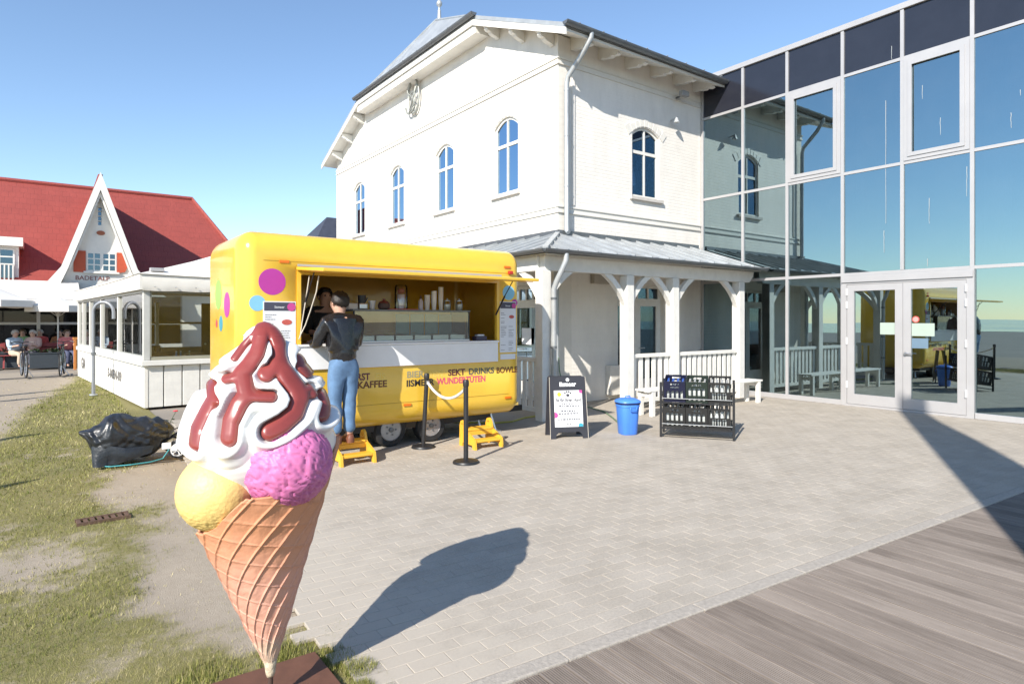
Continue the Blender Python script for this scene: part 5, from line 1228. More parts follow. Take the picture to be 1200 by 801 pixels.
def waffle_mat():
    m = M('waffle', (0.60, 0.26, 0.12), 0.6, var=0.10, vscale=9, bump=0.35, bscale=45)
    n = m.node_tree.nodes; l = m.node_tree.links; b = n['Principled BSDF']
    tc = n.new('ShaderNodeTexCoord'); sp = n.new('ShaderNodeSeparateXYZ'); l.new(tc.outputs['Object'], sp.inputs[0])
    nz = n.new('ShaderNodeTexNoise'); nz.inputs['Scale'].default_value = 5; nz.inputs['Detail'].default_value = 6; l.new(tc.outputs['Object'], nz.inputs['Vector'])
    ad = n.new('ShaderNodeMath'); ad.operation = 'MULTIPLY_ADD'; ad.inputs[1].default_value = 0.35; l.new(nz.outputs['Fac'], ad.inputs[0]); l.new(sp.outputs[2], ad.inputs[2])
    cr = n.new('ShaderNodeValToRGB'); e = cr.color_ramp.elements
    e[0].position = 0.36; e[0].color = (0.60, 0.46, 0.34, 1); e[1].position = 1.0; e[1].color = (0.62, 0.28, 0.15, 1)
    x = e.new(0.46); x.color = (0.66, 0.36, 0.27, 1); x = e.new(0.75); x.color = (0.66, 0.335, 0.24, 1)
    l.new(ad.outputs[0], cr.inputs[0]); l.new(cr.outputs[0], b.inputs['Base Color']); return m
WAF = waffle_mat()
V = np.stack([X, Y, Z], -1).reshape(-1, 3)
ii, jj = np.meshgrid(np.arange(nt_), np.arange(nz_-1), indexing='ij'); a0 = (ii*nz_+jj).ravel(); b0 = (((ii+1) % nt_)*nz_+jj).ravel()
wf = link_mesh('waffle_cone', np_mesh('waffle_cone', V, np.stack([a0, b0, b0+1, a0+1], -1), WAF), cone)
sm = wf.modifiers.new('thickness', 'SOLIDIFY'); sm.thickness = 0.012; sm.offset = -1
# plaster tip and steel rod
MB().lathe([(0.016, TIP-0.045), (0.02, TIP-0.03), (0.024, TIP+0.0), (0.028, TIP+0.03), (0.02, TIP+0.035)], 18).build('plaster_tip', M('plaster_tip', (0.55, 0.46, 0.33), 0.9, var=0.3, vscale=40, bump=0.6, bscale=80), cone, local=True, smooth=True)
MB().cyl((0, 0, 0.012), (0, 0, TIP-0.02), 0.011, n=14).build('steel_rod', M('rod_brown', (0.07, 0.04, 0.03), 0.6), cone, local=True)
COR = M('corten_plate', (0.14, 0.062, 0.038), 0.7, var=0.2, vscale=12, bump=0.1)
MB().bbox(PADX0, PADX1, PADY0, PADY1, -0.03, 0.013, 0.003).build('base_plate', COR, cone)
# scoops
def scoop(name, c, r, mat, fn, sc=(1, 1, 1), n=150):
    m = n*2//3; V = []
    for i in range(m+1):
        a = PI*i/m
        for j in range(n):
            t = 2*PI*j/n; d = Vector((math.sin(a)*math.cos(t), math.sin(a)*math.sin(t), math.cos(a)))
            q = r*(1+fn(d)); V.append((c[0]+d.x*q*sc[0], c[1]+d.y*q*sc[1], c[2]+d.z*q*sc[2]))
    Q = [(i*n+j, (i+1)*n+j, (i+1)*n+(j+1) % n, i*n+(j+1) % n) for i in range(m) for j in range(n)]
    return link_mesh(name, np_mesh(name, V, Q, mat), cone)
def ridged(d, s, o, st=(1, 1, 1)):
    p = Vector((d.x*s*st[0]+o, d.y*s*st[1]-o, d.z*s*st[2]+o*0.5)); return 1-abs(noise.noise(p))*2
def pinkf(d):
    w = Vector((d.x+0.15*nv(d, 3, 5), d.y, d.z+0.15*nv(d, 3, 9)))
    q = Vector((w.x*0.83+w.z*0.55, w.y, -w.x*0.55+w.z*0.83))     # grain runs down the scoop
    a = ridged(q, 3.9, 3.1, (2.4, 1.9, 0.62)); b = ridged(q, 9, 7.7, (1.6, 1.4, 0.7))
    return -0.048*max(a-0.66, 0)/0.34-0.012*max(b-0.62, 0)/0.38+0.014*nv(d, 2.2)
def yelf(d):
    low = 1/(1+math.exp((d.z+0.25)*7))
    a = ridged(d, 9, 1.7, (1, 1, 1.6)); b = nv(d, 26, 4)
    return 0.010*nv(d, 3)+0.004*nv(d, 13)-(0.004+0.022*low)*max(a-0.6, 0)/0.4+0.009*low*b
PINK = M('scoop_pink', (0.60, 0.17, 0.37), 0.5, var=0.06, vscale=14, bump=0.15, bscale=70)
YEL = M('scoop_yellow', (0.80, 0.58, 0.21), 0.5, var=0.08, vscale=10, bump=0.2, bscale=90)
scoop('yellow_scoop', (lx(262), -0.10, lz(563)), 0.158, YEL, yelf)
scoop('pink_scoop', (lx(336), -0.155, lz(534)), 0.183, PINK, pinkf)
scoop('filling', (-0.04, 0.03, lz(545)), 0.22, M('scoop_white', (0.74, 0.72, 0.69), 0.4), lambda d: 0.01*nv(d, 3), n=60)
# soft-serve swirl with sauce running in its grooves
def zp(p): return (lx(210+p[0]*0.2246), lz(360+p[1]*0.2246))
LINES = [([(446, 84), (434, 150), (410, 230), (372, 285), (340, 322), (352, 372), (365, 418), (330, 465), (292, 540), (283, 615)], 34), ([(345, 330), (300, 345), (262, 352)], 20), ([(365, 425), (430, 432), (490, 436)], 22),
         ([(462, 86), (505, 130), (532, 190), (534, 255), (500, 305), (462, 332)], 30), ([(530, 285), (570, 345), (612, 400), (632, 450), (606, 520), (545, 562), (480, 592)], 38), ([(625, 420), (680, 415), (700, 440)], 20), ([(445, 330), (470, 333)], 22),
         ([(452, 82), (400, 125), (340, 190), (296, 255)], 13),
         ([(186, 388), (196, 440), (165, 500), (132, 580), (124, 655)], 27), ([(200, 450), (228, 455)], 14),
         ([(640, 250), (650, 300), (690, 340)], 22), ([(775, 450), (765, 500), (752, 548)], 30)]
LN = [([zp(p) for p in pts], w*1.17*0.2246/(PXM*1.02)) for pts, w in LINES]
prof_v = [(1.0, 377), (0.999, 376.8)]
ZR_ = np.array([lz(v) for v in (376.5, 378, 383, 392, 402, 415, 430, 445, 460, 477, 495, 512, 525, 533, 540, 550, 565, 580)])
RR_ = np.array([0.002, 0.022, 0.050, 0.078, 0.104, 0.142, 0.182, 0.218, 0.252, 0.280, 0.303, 0.316, 0.320, 0.314, 0.300, 0.27, 0.24, 0.20])
nt2, nz2 = 520, 330
th = np.linspace(0, 2*PI, nt2, endpoint=False); zz = np.concatenate([np.linspace(ZR_[0], ZR_[3], 50), np.linspace(ZR_[3], ZR_[-1], nz2-50)])
rr0 = np.interp(zz[::-1], ZR_[::-1], RR_[::-1])[::-1]
k_ = np.array([1, 4, 6, 4, 1])/16.; rs = np.convolve(np.pad(rr0, 6, mode='edge'), np.convolve(k_, np.convolve(k_, k_)), mode='same')[6:-6]; rs[:12] = rr0[:12]
TH, ZZ = np.meshgrid(th, zz, indexing='ij'); R0 = np.repeat(rs[None, :], nt2, 0)
xs = R0*np.cos(TH)+lx(311)*np.ones_like(R0)
def seg_dist(px, pz, pts, w):
    d = np.full(px.shape, 9.0)
    for (x0, z0), (x1, z1) in zip(pts[:-1], pts[1:]):
        dx, dz = x1-x0, z1-z0; L = dx*dx+dz*dz+1e-12
        t = np.clip(((px-x0)*dx+(pz-z0)*dz)/L, 0, 1); d = np.minimum(d, np.hypot(px-x0-t*dx, pz-z0-t*dz))
    return d-w
sd = np.full(xs.shape, 9.0)
# widen the picture of the front a little so the streams keep their width round the flank
for pts, w in LN:
    s1 = seg_dist(xs, ZZ, pts, w); k = 0.02
    h = np.clip(0.5+0.5*(sd-s1)/k, 0, 1); sd = sd*(1-h)+s1*h-k*h*(1-h)*0.8
depth = np.clip(-sd/0.026, 0, 1)
lip = np.exp(-((sd-0.020)/0.017)**2)*0.024
far = np.clip((sd-0.03)/0.05, 0, 1)
fade = np.clip((ZZ.max()-ZZ)/0.05, 0.08, 1)
flow = 0.004*np.sin(TH*5+ZZ*18)*np.clip((ZZ.max()-ZZ)/0.15, 0, 1)
skirt = 0.010*np.sin(TH*6+1.0)*np.exp(-((ZZ-lz(522))/0.04)**2)
base_d = flow+skirt
white_d = (np.where(sd < 0.004, -0.012-0.03*np.clip((0.004-sd)/0.012, 0, 1), lip*np.clip((sd-0.004)/0.006, 0, 1)-0.012*np.clip(1-(sd-0.004)/0.006, 0, 1))-0.030*far+base_d)*fade
sauce_d = (np.where(sd < 0, -0.014+0.021*np.sqrt(np.clip(1-(1-depth)**2, 0, 1)), -0.014-3.0*sd)+base_d)*fade
ZF = ZZ+0.014*np.sin(TH*4+0.6)*np.clip((lz(505)-ZZ)/0.05, 0, 1)
ii, jj = np.meshgrid(np.arange(nt2), np.arange(nz2-1), indexing='ij'); a0 = (ii*nz2+jj).ravel(); b0 = (((ii+1) % nt2)*nz2+jj).ravel()
Q = np.stack([a0, a0+1, b0+1, b0], -1)
sf = sd.reshape(-1); near = sf[Q].min(1) < 0.010
def surf(dd):
    RF = R0+dd; return np.stack([RF*np.cos(TH)+lx(311), RF*np.sin(TH)*0.95, ZF], -1).reshape(-1, 3)
def sub(Vx, Q):
    u, inv = np.unique(Q.ravel(), return_inverse=True); return Vx[u], inv.reshape(Q.shape)
SWIRL = M('swirl_white', (0.76, 0.75, 0.73), 0.28, var=0.03, vscale=5, coat=0.25)
SAUCE = M('sauce_red', (0.25, 0.046, 0.038), 0.33, var=0.15, vscale=9, coat=0.3)
link_mesh('swirl', np_mesh('swirl', surf(white_d), Q, SWIRL), cone)
v_, q_ = sub(surf(sauce_d), Q[near]); link_mesh('sauce', np_mesh('sauce', v_, q_, SAUCE), cone)

# ================================================================== PEOPLE
def skin(name, J, edges, mat, parent, root, sub_=2, wr=0.0):
    keys = list(J); me = bpy.data.meshes.new(name)
    me.from_pydata([J[k][:3] for k in keys], [(keys.index(a), keys.index(b)) for a, b in edges], [])
    o = bpy.data.objects.new(name, me); COL.objects.link(o)
    sk = o.modifiers.new('skin', 'SKIN'); sk.use_smooth_shade = True
    for i, k in enumerate(keys):
        r = J[k][3]; sv = me.skin_vertices[0].data[i]; sv.radius = r if isinstance(r, tuple) else (r, r); sv.use_root = (k == root)
    ss = o.modifiers.new('sub', 'SUBSURF'); ss.levels = sub_; ss.render_levels = sub_
    bpy.context.view_layer.update(); dg = bpy.context.evaluated_depsgraph_get()
    bk = bpy.data.meshes.new_from_object(o.evaluated_get(dg)); bpy.data.objects.remove(o)
    if wr > 0:
        for v in bk.vertices:
            c = v.co; n_ = v.normal
            v.co = c+n_*(wr*(nv(c, 7, 2)+0.6*noise.noise(Vector((c.x*9, c.y*9, c.z*26)))))
    bk.materials.clear(); bk.materials.append(mat); bk.polygons.foreach_set('use_smooth', [True]*len(bk.polygons))
    return link_mesh(name, bk, parent)
SKIN_M = M('skin', (0.55, 0.33, 0.24), 0.5, var=0.05)
def person(loc, rz, lab, pose, top, legs, hair, shoes, scale=1.0, lod=2, grp=None, hat=None):
    t = empty('person', loc, rz, lab, 'person', grp)
    if scale != 1.0: t.scale = (scale,)*3
    P = pose
    J = {}
    def j(k, p, r): J[k] = (*p, r)
    j('pel', P['pel'], 0.135); j('wst', P['wst'], 0.125); j('chs', P['chs'], (0.165, 0.125)); j('upc', P['upc'], (0.14, 0.10)); j('nck', P['nck'], 0.055); j('hd0', P['hd'], 0.088)
    hd = Vector(P['hd']); f = Vector(P.get('face', (0, 1, 0)))
    j('hd1', hd+Vector((0, 0, 0.075))+f*0.012, 0.098); j('hd2', hd+Vector((0, 0, 0.145)), 0.07)
    j('nos', hd+f*0.108+Vector((0, 0, 0.045)), 0.016)
    E = [('pel', 'wst'), ('wst', 'chs'), ('chs', 'upc'), ('upc', 'nck'), ('nck', 'hd0'), ('hd0', 'hd1'), ('hd1', 'hd2'), ('hd1', 'nos')]
    for s, sg in (('l', -1), ('r', 1)):
        j('sh'+s, P['sh'+s], 0.072); j('el'+s, P['el'+s], 0.048); j('wr'+s, P['wr'+s], 0.032)
        E += [('upc', 'sh'+s), ('sh'+s, 'el'+s), ('el'+s, 'wr'+s)]
        w = Vector(P['wr'+s]); d = (w-Vector(P['el'+s])).normalized(); sd_ = d.cross(Vector((0, 0, 1))); sd_ = sd_.normalized() if sd_.length > 0.1 else Vector((1, 0, 0))
        pm_ = w+d*0.07; j('pa'+s, pm_, (0.034, 0.02)); E.append(('wr'+s, 'pa'+s))
        if lod > 1:
            for q, (off, ln) in enumerate(((-0.030, 0.062), (-0.010, 0.075), (0.010, 0.07), (0.030, 0.055))):
                a = pm_+d*0.03+sd_*off; b = a+d*ln*0.55+Vector((0, 0, -0.008)); c = b+d*ln*0.4+Vector((0, 0, -0.022))
                j('f%d0%s' % (q, s), a, 0.011); j('f%d1%s' % (q, s), b, 0.0095); j('f%d2%s' % (q, s), c, 0.008)
                E += [('pa'+s, 'f%d0%s' % (q, s)), ('f%d0%s' % (q, s), 'f%d1%s' % (q, s)), ('f%d1%s' % (q, s), 'f%d2%s' % (q, s))]
            a = w+d*0.035-sd_*sg*0.045; j('t0'+s, a, 0.012); j('t1'+s, a+d*0.04-sd_*sg*0.012, 0.009); E += [('wr'+s, 't0'+s), ('t0'+s, 't1'+s)]
        j('hp'+s, P['hp'+s], 0.095); j('kn'+s, P['kn'+s], 0.062); j('an'+s, P['an'+s], 0.042); j('to'+s, P['to'+s], (0.04, 0.028))
        E += [('pel', 'hp'+s), ('hp'+s, 'kn'+s), ('kn'+s, 'an'+s), ('an'+s, 'to'+s)]
    skin('body', J, E, SKIN_M, t, 'pel', lod)
    def fat(ks, k, add=0.0):
        out = {}
        for q in ks:
            r = J[q][3]; r = (r[0]*k+add, r[1]*k+add) if isinstance(r, tuple) else r*k+add; out[q] = (*J[q][:3], r)
        return out
    # top garment
    K = fat(['wst', 'chs', 'upc', 'shl', 'ell', 'wrl', 'shr', 'elr', 'wrr'], 1.13, 0.016)
    pel = Vector(P['pel']); K['hem'] = (*(pel+Vector((0, 0, P.get('hem', 0.02)))), (0.19, 0.15)); nk = Vector(P['nck']); K['col'] = (*(nk+Vector((0, -0.01, 0.012))), 0.076)
    for s in 'lr':
        e_ = Vector(P['el'+s]); w = Vector(P['wr'+s]); K['wr'+s] = (*(e_.lerp(w, P.get('sleeve', 0.93))), 0.05)
    skin('jacket' if lod > 1 else 'top', K, [('hem', 'wst'), ('wst', 'chs'), ('chs', 'upc'), ('upc', 'col'), ('upc', 'shl'), ('shl', 'ell'), ('ell', 'wrl'), ('upc', 'shr'), ('shr', 'elr'), ('elr', 'wrr')], top, t, 'chs', lod, 0.021 if lod > 1 else 0.006)
    K = fat(['wst', 'pel', 'hpl', 'knl', 'hpr', 'knr'], 1.08, 0.014)
    for s in 'lr': K['an'+s] = (*(Vector(P['an'+s])+Vector((0, 0, 0.012))), 0.074)
    for s in 'lr': K['kn'+s] = (*J['kn'+s][:3], 0.084)
    skin('trousers', K, [('wst', 'pel'), ('pel', 'hpl'), ('hpl', 'knl'), ('knl', 'anl'), ('pel', 'hpr'), ('hpr', 'knr'), ('knr', 'anr')], legs, t, 'pel', lod, 0.013 if lod > 1 else 0.003)
    for s in 'lr':
        a = Vector(P['an'+s]); q = Vector(P['to'+s]); d = (q-a); d.z = 0; d.normalize()
        bz = q.z-0.03
        T = frame((a.x, a.y, 0), d.cross(Vector((0, 0, 1))), d); 
        b = MB(); sec = []
        for y, wd, h in ((-0.07, 0.030, 0.085), (-0.05, 0.042, 0.10), (0.02, 0.044, 0.095), (0.09, 0.050, 0.065), (0.15, 0.047, 0.052), (0.195, 0.030, 0.038)):
            ring = [(-wd, 0), (-wd, h*0.5), (-wd*0.6, h), (wd*0.6, h), (wd, h*0.5), (wd, 0)]
            sec.append([Vector((a.x, a.y, bz))+d*y+d.cross(Vector((0, 0, 1)))*rx_+Vector((0, 0, rz_)) for rx_, rz_ in ring])
        for r_ in sec: b.v += [tuple(p) for p in r_]
        for i in range(len(sec)-1):
            for q2 in range(6): b.f.append((i*6+q2, i*6+(q2+1) % 6, (i+1)*6+(q2+1) % 6, (i+1)*6+q2))
        b.f += [tuple(range(6))[::-1], tuple(range(30, 36))]
        b.build('shoe', shoes, t, local=True, smooth=60)
    # hair
    hb = MB(); n = 36; c = hd+Vector((0, 0, 0.082))-f*0.008; rows = []
    side = f.cross(Vector((0, 0, 1)))
    for i in range(21):
        a = PI*0.98*i/20
        for q in range(n):
            tt_ = 2*PI*q/n; dr = side*math.sin(a)*math.cos(tt_)+f*math.sin(a)*math.sin(tt_)+Vector((0, 0, math.cos(a)))
            front = dr.dot(f); r_ = 0.113+0.012*nv(dr, 7, 3)+0.010*nv(dr, 19, 8)
            if front > 0.30 and dr.z < 0.52: r_ = 0.075
            if dr.z < -0.45-0.35*max(-front, 0): r_ = 0.07
            hb.v.append(tuple(c+dr*r_))
    for i in range(20):
        for q in range(n): hb.f.append((i*n+q, (i+1)*n+q, (i+1)*n+(q+1) % n, i*n+(q+1) % n))
    hb.build('hair', hair, t, local=True, smooth=True)
    eb = MB()
    for sg in (-1, 1): eb.sphere(hd+side*sg*0.098+Vector((0, 0, 0.055)), 0.03, 10, (0.4, 0.7, 1))
    eb.build('ears', SKIN_M, t, local=True, smooth=True)
    if lod > 1 or True:
        ey = MB()
        for sg in (-1, 1): ey.sphere(hd+f*0.093+side*sg*0.034+Vector((0, 0, 0.072)), 0.012, 8)
        ey.build('eyes', M('eye_dark', (0.05, 0.04, 0.035), 0.2), t, local=True, smooth=True)
    return t
LEATHER = M('leather_black', (0.013, 0.013, 0.015), 0.26, var=0.3, vscale=8, bump=0.35, bscale=22, coat=0.2)
DENIM = M('denim', (0.11, 0.20, 0.34), 0.85, var=0.28, vscale=9, bump=0.3, bscale=120)
BROWN_SH = M('shoe_brown', (0.16, 0.055, 0.03), 0.5); HAIR_D = M('hair_dark', (0.018, 0.013, 0.010), 0.5, var=0.4, vscale=40, bump=0.6, bscale=90)
stand = dict(pel=(0, -0.015, 0.90), wst=(0, -0.005, 1.06), chs=(0, 0.02, 1.24), upc=(0, 0.045, 1.39), nck=(0, 0.06, 1.49), hd=(0.0, 0.085, 1.565), face=Vector((-0.25, 0.96, 0)).normalized(),
             shl=(-0.195, 0.04, 1.40), ell=(-0.275, 0.11, 1.13), wrl=(-0.22, 0.33, 1.155), shr=(0.195, 0.04, 1.40), elr=(0.27, 0.13, 1.13), wrr=(0.20, 0.35, 1.155),
             hpl=(-0.088, -0.01, 0.80), knl=(-0.092, 0.01, 0.48), anl=(-0.085, -0.01, 0.085), tol=(-0.10, 0.13, 0.03), hpr=(0.088, -0.01, 0.80), knr=(0.088, 0.01, 0.48), anr=(0.075, -0.02, 0.085), tor=(0.09, 0.12, 0.03), hem=-0.035, sleeve=0.96)
person((2.765, 7.09, 0.24), 0.10, 'man in black leather jacket and blue jeans standing on a yellow stool', stand, LEATHER, DENIM, HAIR_D, BROWN_SH)
serve = dict(stand); serve.update(face=Vector((0, 1, 0)), hd=(0, 0.07, 1.565), ell=(-0.26, 0.06, 1.14), wrl=(-0.15, 0.27, 1.10), elr=(0.26, 0.06, 1.14), wrr=(0.15, 0.27, 1.10), sleeve=0.4)
q = onY(379, 360, 8.25)
person((q.x, 8.25, 0.46), PI, 'server in black top standing inside the food trailer', serve, M('tshirt_black', (0.02, 0.02, 0.022), 0.9), M('trouser_black', (0.02, 0.02, 0.025), 0.9), HAIR_D, BLACK, scale=0.93)
# ================================================================== COVERED HANDCART
wpx = onZ(208, 536); wr_ = 0.10
hc = empty('handcart', (wpx.x, wpx.y, 0), 0, 'small two-wheeled handcart with white rims beside the pavilion', 'handcart')
for y in (0.0, 0.42):
    T = Matrix.Translation((0, y, wr_+0.0)) @ Matrix.Rotation(PI/2, 4, 'X')
    wl = MB().lathe([(wr_*0.8, -0.02), (wr_, -0.016), (wr_*1.03, 0), (wr_, 0.016), (wr_*0.8, 0.02)], 28, T, caps=False).build('wheel', RUBBER, hc, local=True, smooth=50)
    rm = MB().lathe([(wr_*0.82, -0.015), (wr_*0.82, 0.018), (wr_*0.66, 0.022), (wr_*0.64, 0.0)], 28, T, caps=False)
    for i in range(5):
        a = 2*PI*i/5; rm.beam(T @ Vector((0.012*math.cos(a), 0.012*math.sin(a), 0.01)), T @ Vector((wr_*0.68*math.cos(a), wr_*0.68*math.sin(a), 0.012)), 0.022, 0.012)
    rm.lathe([(0.02, -0.02), (0.02, 0.026), (0.001, 0.028)], 14, T); rm.build('rim', WHITE_PL, wl, local=True)
MB().cyl((0, -0.03, wr_), (0, 0.45, wr_), 0.010).build('axle', STEEL, hc, local=True)
fm = MB()
for y in (0.02, 0.40):
    fm.tube([(0.02, y, wr_), (-0.12, y, 0.16), (-0.5, y, 0.13), (-0.85, y, 0.10)], 0.012, 8); fm.tube([(-0.10, y, 0.16), (0.06, y, 0.24), (0.16, y, 0.30), (0.26, y, 0.37)], 0.012, 8)
    fm.tube([(-0.14, y, 0.20), (0.0, y, 0.28), (0.12, y, 0.32)], 0.008, 6)
fm.build('frame', M('cart_frame', (0.05, 0.05, 0.055), 0.4, metal=0.3), hc, local=True, smooth=True)
MB().bbox(-0.17, -0.07, -0.03, -0.005, 0.12, 0.20, 0.008).box(-0.08, 0.02, -0.028, -0.008, 0.09, 0.15).build('axle_bracket', WHITE_PL, hc, local=True)
MB().bbox(-0.78, -0.10, 0.03, 0.39, 0.14, 0.24, 0.02).build('tray', M('cart_tray', (0.1, 0.1, 0.1), 0.6), hc, local=True)
# the sheet thrown over it: folds modelled on a draped surface
FOIL = M('black_foil', (0.016, 0.018, 0.022), 0.36, var=0.3, vscale=7, bump=1.0, bscale=11)
sheet = empty('black_tarpaulin', (wpx.x-0.45, wpx.y+0.15, 0), 0, 'crumpled glossy black plastic sheet thrown over the handcart', 'tarpaulin')
nu, nvv = 110, 80; SV = []
for i in range(nu):
    u = i/(nu-1)
    for k in range(nvv):
        a = 2*PI*k/nvv
        # cross-section grows from the pointed left end, tucked at the right
        xx = -0.53+0.96*u
        hgt = np.interp(u, [0, 0.07, 0.2, 0.33, 0.55, 0.8, 0.93, 1.0], [0.015, 0.06, 0.20, 0.27, 0.255, 0.205, 0.13, 0.03])
        wid = np.interp(u, [0, 0.1, 0.3, 0.7, 0.92, 1.0], [0.03, 0.12, 0.26, 0.28, 0.20, 0.05])
        zc = np.interp(u, [0, 0.07, 0.2, 0.33, 0.55, 0.8, 0.93, 1.0], [0.38, 0.36, 0.26, 0.285, 0.27, 0.30, 0.32, 0.33])
        y = wid*math.cos(a); z = zc+hgt*math.sin(a)
        d = Vector((xx*3.0, y*3.0, z*3.0)); kk = 4.2*u+1.1*math.sin(a)+0.9*noise.noise(d); pl = abs((kk % 1.0)-0.5)*2
        k2 = 6.1*u-2.3*math.sin(a)+1.2*noise.noise(d*1.7); p2 = abs((k2 % 1.0)-0.5)*2
        w = 0.045*noise.noise(d*0.7)+0.020*(pl-0.5)+0.009*(p2-0.5)+0.004*noise.noise(d*4.5)
        w *= min(1, u*8, (1-u)*8+0.15)
        y += w*1.3*math.cos(a); z += w*1.5*math.sin(a)
        if u < 0.55: 
            drop = math.exp(-((u-0.19)/0.09)**2)
            if math.sin(a) < 0: z -= 0.07*drop*(-math.sin(a))
        SV.append((xx, y, max(z, 0.006)))
SQ = [(i*nvv+k, (i+1)*nvv+k, (i+1)*nvv+(k+1) % nvv, i*nvv+(k+1) % nvv) for i in range(nu-1) for k in range(nvv)]
link_mesh('foil', np_mesh('foil', SV, SQ, FOIL), sheet)
# hem that hangs to the turf
hm = MB()
top_ = [(-0.42, -0.10, 0.30), (-0.34, -0.20, 0.26), (-0.25, -0.23, 0.24), (-0.1, -0.26, 0.20), (0.08, -0.27, 0.20), (0.2, -0.25, 0.2)]
bot_ = [(-0.41, -0.20, 0.012), (-0.35, -0.27, 0.008), (-0.28, -0.22, 0.010), (-0.18, -0.30, 0.03), (-0.02, -0.28, 0.07), (0.16, -0.27, 0.12)]
m_ = 5
for a, b in zip(top_, bot_):
    for t_ in range(m_):
        s = t_/(m_-1); hm.v.append((a[0]+(b[0]-a[0])*s, a[1]+(b[1]-a[1])*s+0.02*math.sin(a[0]*30+s*4), a[2]+(b[2]-a[2])*s))
hm.f = [(i*m_+k, (i+1)*m_+k, (i+1)*m_+k+1, i*m_+k+1) for i in range(5) for k in range(m_-1)]
hm.build('hem', FOIL, sheet, local=True, smooth=True)
tag(MB().tube([(wpx.x-0.80, wpx.y-0.02, 0.012), (wpx.x-0.70, wpx.y-0.13, 0.012), (wpx.x-0.5, wpx.y-0.17, 0.014), (wpx.x-0.3, wpx.y-0.14, 0.014), (wpx.x-0.17, wpx.y-0.10, 0.03), (wpx.x-0.10, wpx.y-0.06, 0.12)], 0.007, 8).build('teal_hose', M('teal_hose', (0.06, 0.30, 0.33), 0.5), at=(wpx.x-0.6, wpx.y-0.1, 0)), 'teal hose lying on the turf below the black sheet', 'hose')
pf = empty('red_flower', (wpx.x-0.02, wpx.y+0.25, 0.4), 0, 'small red flower on a stem sticking out of the covered cart', 'flower')
LEAF = M('leaf_dark', (0.04, 0.07, 0.025), 0.6)
MB().tube([(-0.04, 0, -0.04), (0.0, 0, 0.05), (0.035, 0, 0.12)], 0.004, 6).build('stem', LEAF, pf, local=True)
fl_ = MB()
for i in range(6):
    a = i*PI/3; fl_.sphere((0.035+0.014*math.cos(a), 0.014*math.sin(a), 0.135), 0.016, 8, (1, 1, 0.6))
fl_.build('blossom', M('petal_red', (0.55, 0.05, 0.08), 0.5), pf, local=True, smooth=True)
lv = MB()
for i in range(16):
    a = random.uniform(0, 2*PI); c = Vector((random.uniform(-0.08, 0.03), random.uniform(-0.05, 0.05), random.uniform(-0.10, 0.03))); d = Vector((math.cos(a), math.sin(a), 0.4))*0.04; e = d.cross(Vector((0, 0, 1)))*0.4
    k = len(lv.v); lv.v += [tuple(c), tuple(c+d*0.5+e), tuple(c+d), tuple(c+d*0.5-e)]; lv.f.append((k, k+1, k+2, k+3))
lv.build('leaves', LEAF, pf, local=True)

# ================================================================== GLAZED CAFE PAVILION
PA = math.atan2(0.0798, 0.9968)
pav = empty('cafe_pavilion', (1.48, 13.79, 0), PA, 'white cafe pavilion with glazed upper walls and pale fabric roof', 'pavilion')
PWX, PLY = 6.2, 9.2
OLIVE = M('olive_frame', (0.30, 0.29, 0.22), 0.5, var=0.08); GREYF = M('grey_frame', (0.50, 0.50, 0.47), 0.5, var=0.08)
FABRIC = M('awning_fabric', (0.74, 0.71, 0.65), 0.85, var=0.06, vscale=2, bump=0.15, bscale=14)
# left wall: smooth white panels
for i, (a, b) in enumerate(((0.0, 2.7), (2.7, 5.1), (5.1, 7.0), (7.0, PLY))):
    MB().box(0.0, 0.06, a+0.003, b-0.003, 0.0, 0.80).build('wall_panel', W_PAINT, pav, local=True)
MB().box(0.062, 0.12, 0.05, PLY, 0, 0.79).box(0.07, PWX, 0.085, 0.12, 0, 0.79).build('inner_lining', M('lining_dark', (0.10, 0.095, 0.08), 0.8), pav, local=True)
# front wall: upright boards with dark gaps
for i in range(19):
    x = 0.02+i*0.325
    MB().bbox(x, x+0.303, 0.012, 0.05, 0.0, 0.79, 0.008).build('wall_board', W_WOOD, pav, local=True)
MB().box(0.05, PWX, 0.056, 0.08, 0.0, 0.79).build('board_backing', M('backing_tan', (0.5, 0.48, 0.42), 0.8), pav, local=True)  # plain tan backing seen between the boards
# sills
MB().bbox(-0.06, PWX, -0.07, 0.12, 0.80, 0.90, 0.01).build('sill', W_WOOD, pav, local=True)
MB().bbox(-0.06, 0.12, 0.125, PLY, 0.80, 0.90, 0.01).build('sill', W_WOOD, pav, local=True)
ZG0, ZG1 = 0.905, 2.24
MB().box(-0.01, 0.09, 0.10, PLY, ZG0, ZG0+0.07).build('window_rail', GREYF, pav, local=True); MB().box(-0.01, 0.09, 0.10, PLY, ZG1-0.05, ZG1).build('window_rail', W_PAINT, pav, local=True)
MB().box(0.10, PWX, -0.01, 0.09, ZG0, ZG0+0.06).build('window_rail', OLIVE, pav, local=True); MB().box(0.10, PWX, -0.01, 0.09, ZG1-0.05, ZG1).build('window_rail', OLIVE, pav, local=True)
MB().bbox(-0.02, 0.095, -0.02, 0.095, ZG0, ZG1, 0.01).build('corner_post', GREYF, pav, local=True)
MB().box(0.097, 0.115, -0.018, 0.05, ZG0+0.062, ZG1-0.052).build('corner_trim', OLIVE, pav, local=True)
ML = [0.10, 2.76, 5.09, 6.95, 8.27, PLY]
for y in ML[1:]: MB().box(-0.005, 0.085, y-0.05, y+0.05, ZG0+0.071, ZG1-0.051).build('mullion', W_PAINT, pav, local=True)
for a, b in zip(ML[:-1], ML[1:]): MB().box(0.035, 0.045, a, b, ZG0+0.06, ZG1-0.04).build('pane', GLASS_C, pav, local=True)
MF = [0.10, 2.1, 4.1, PWX]
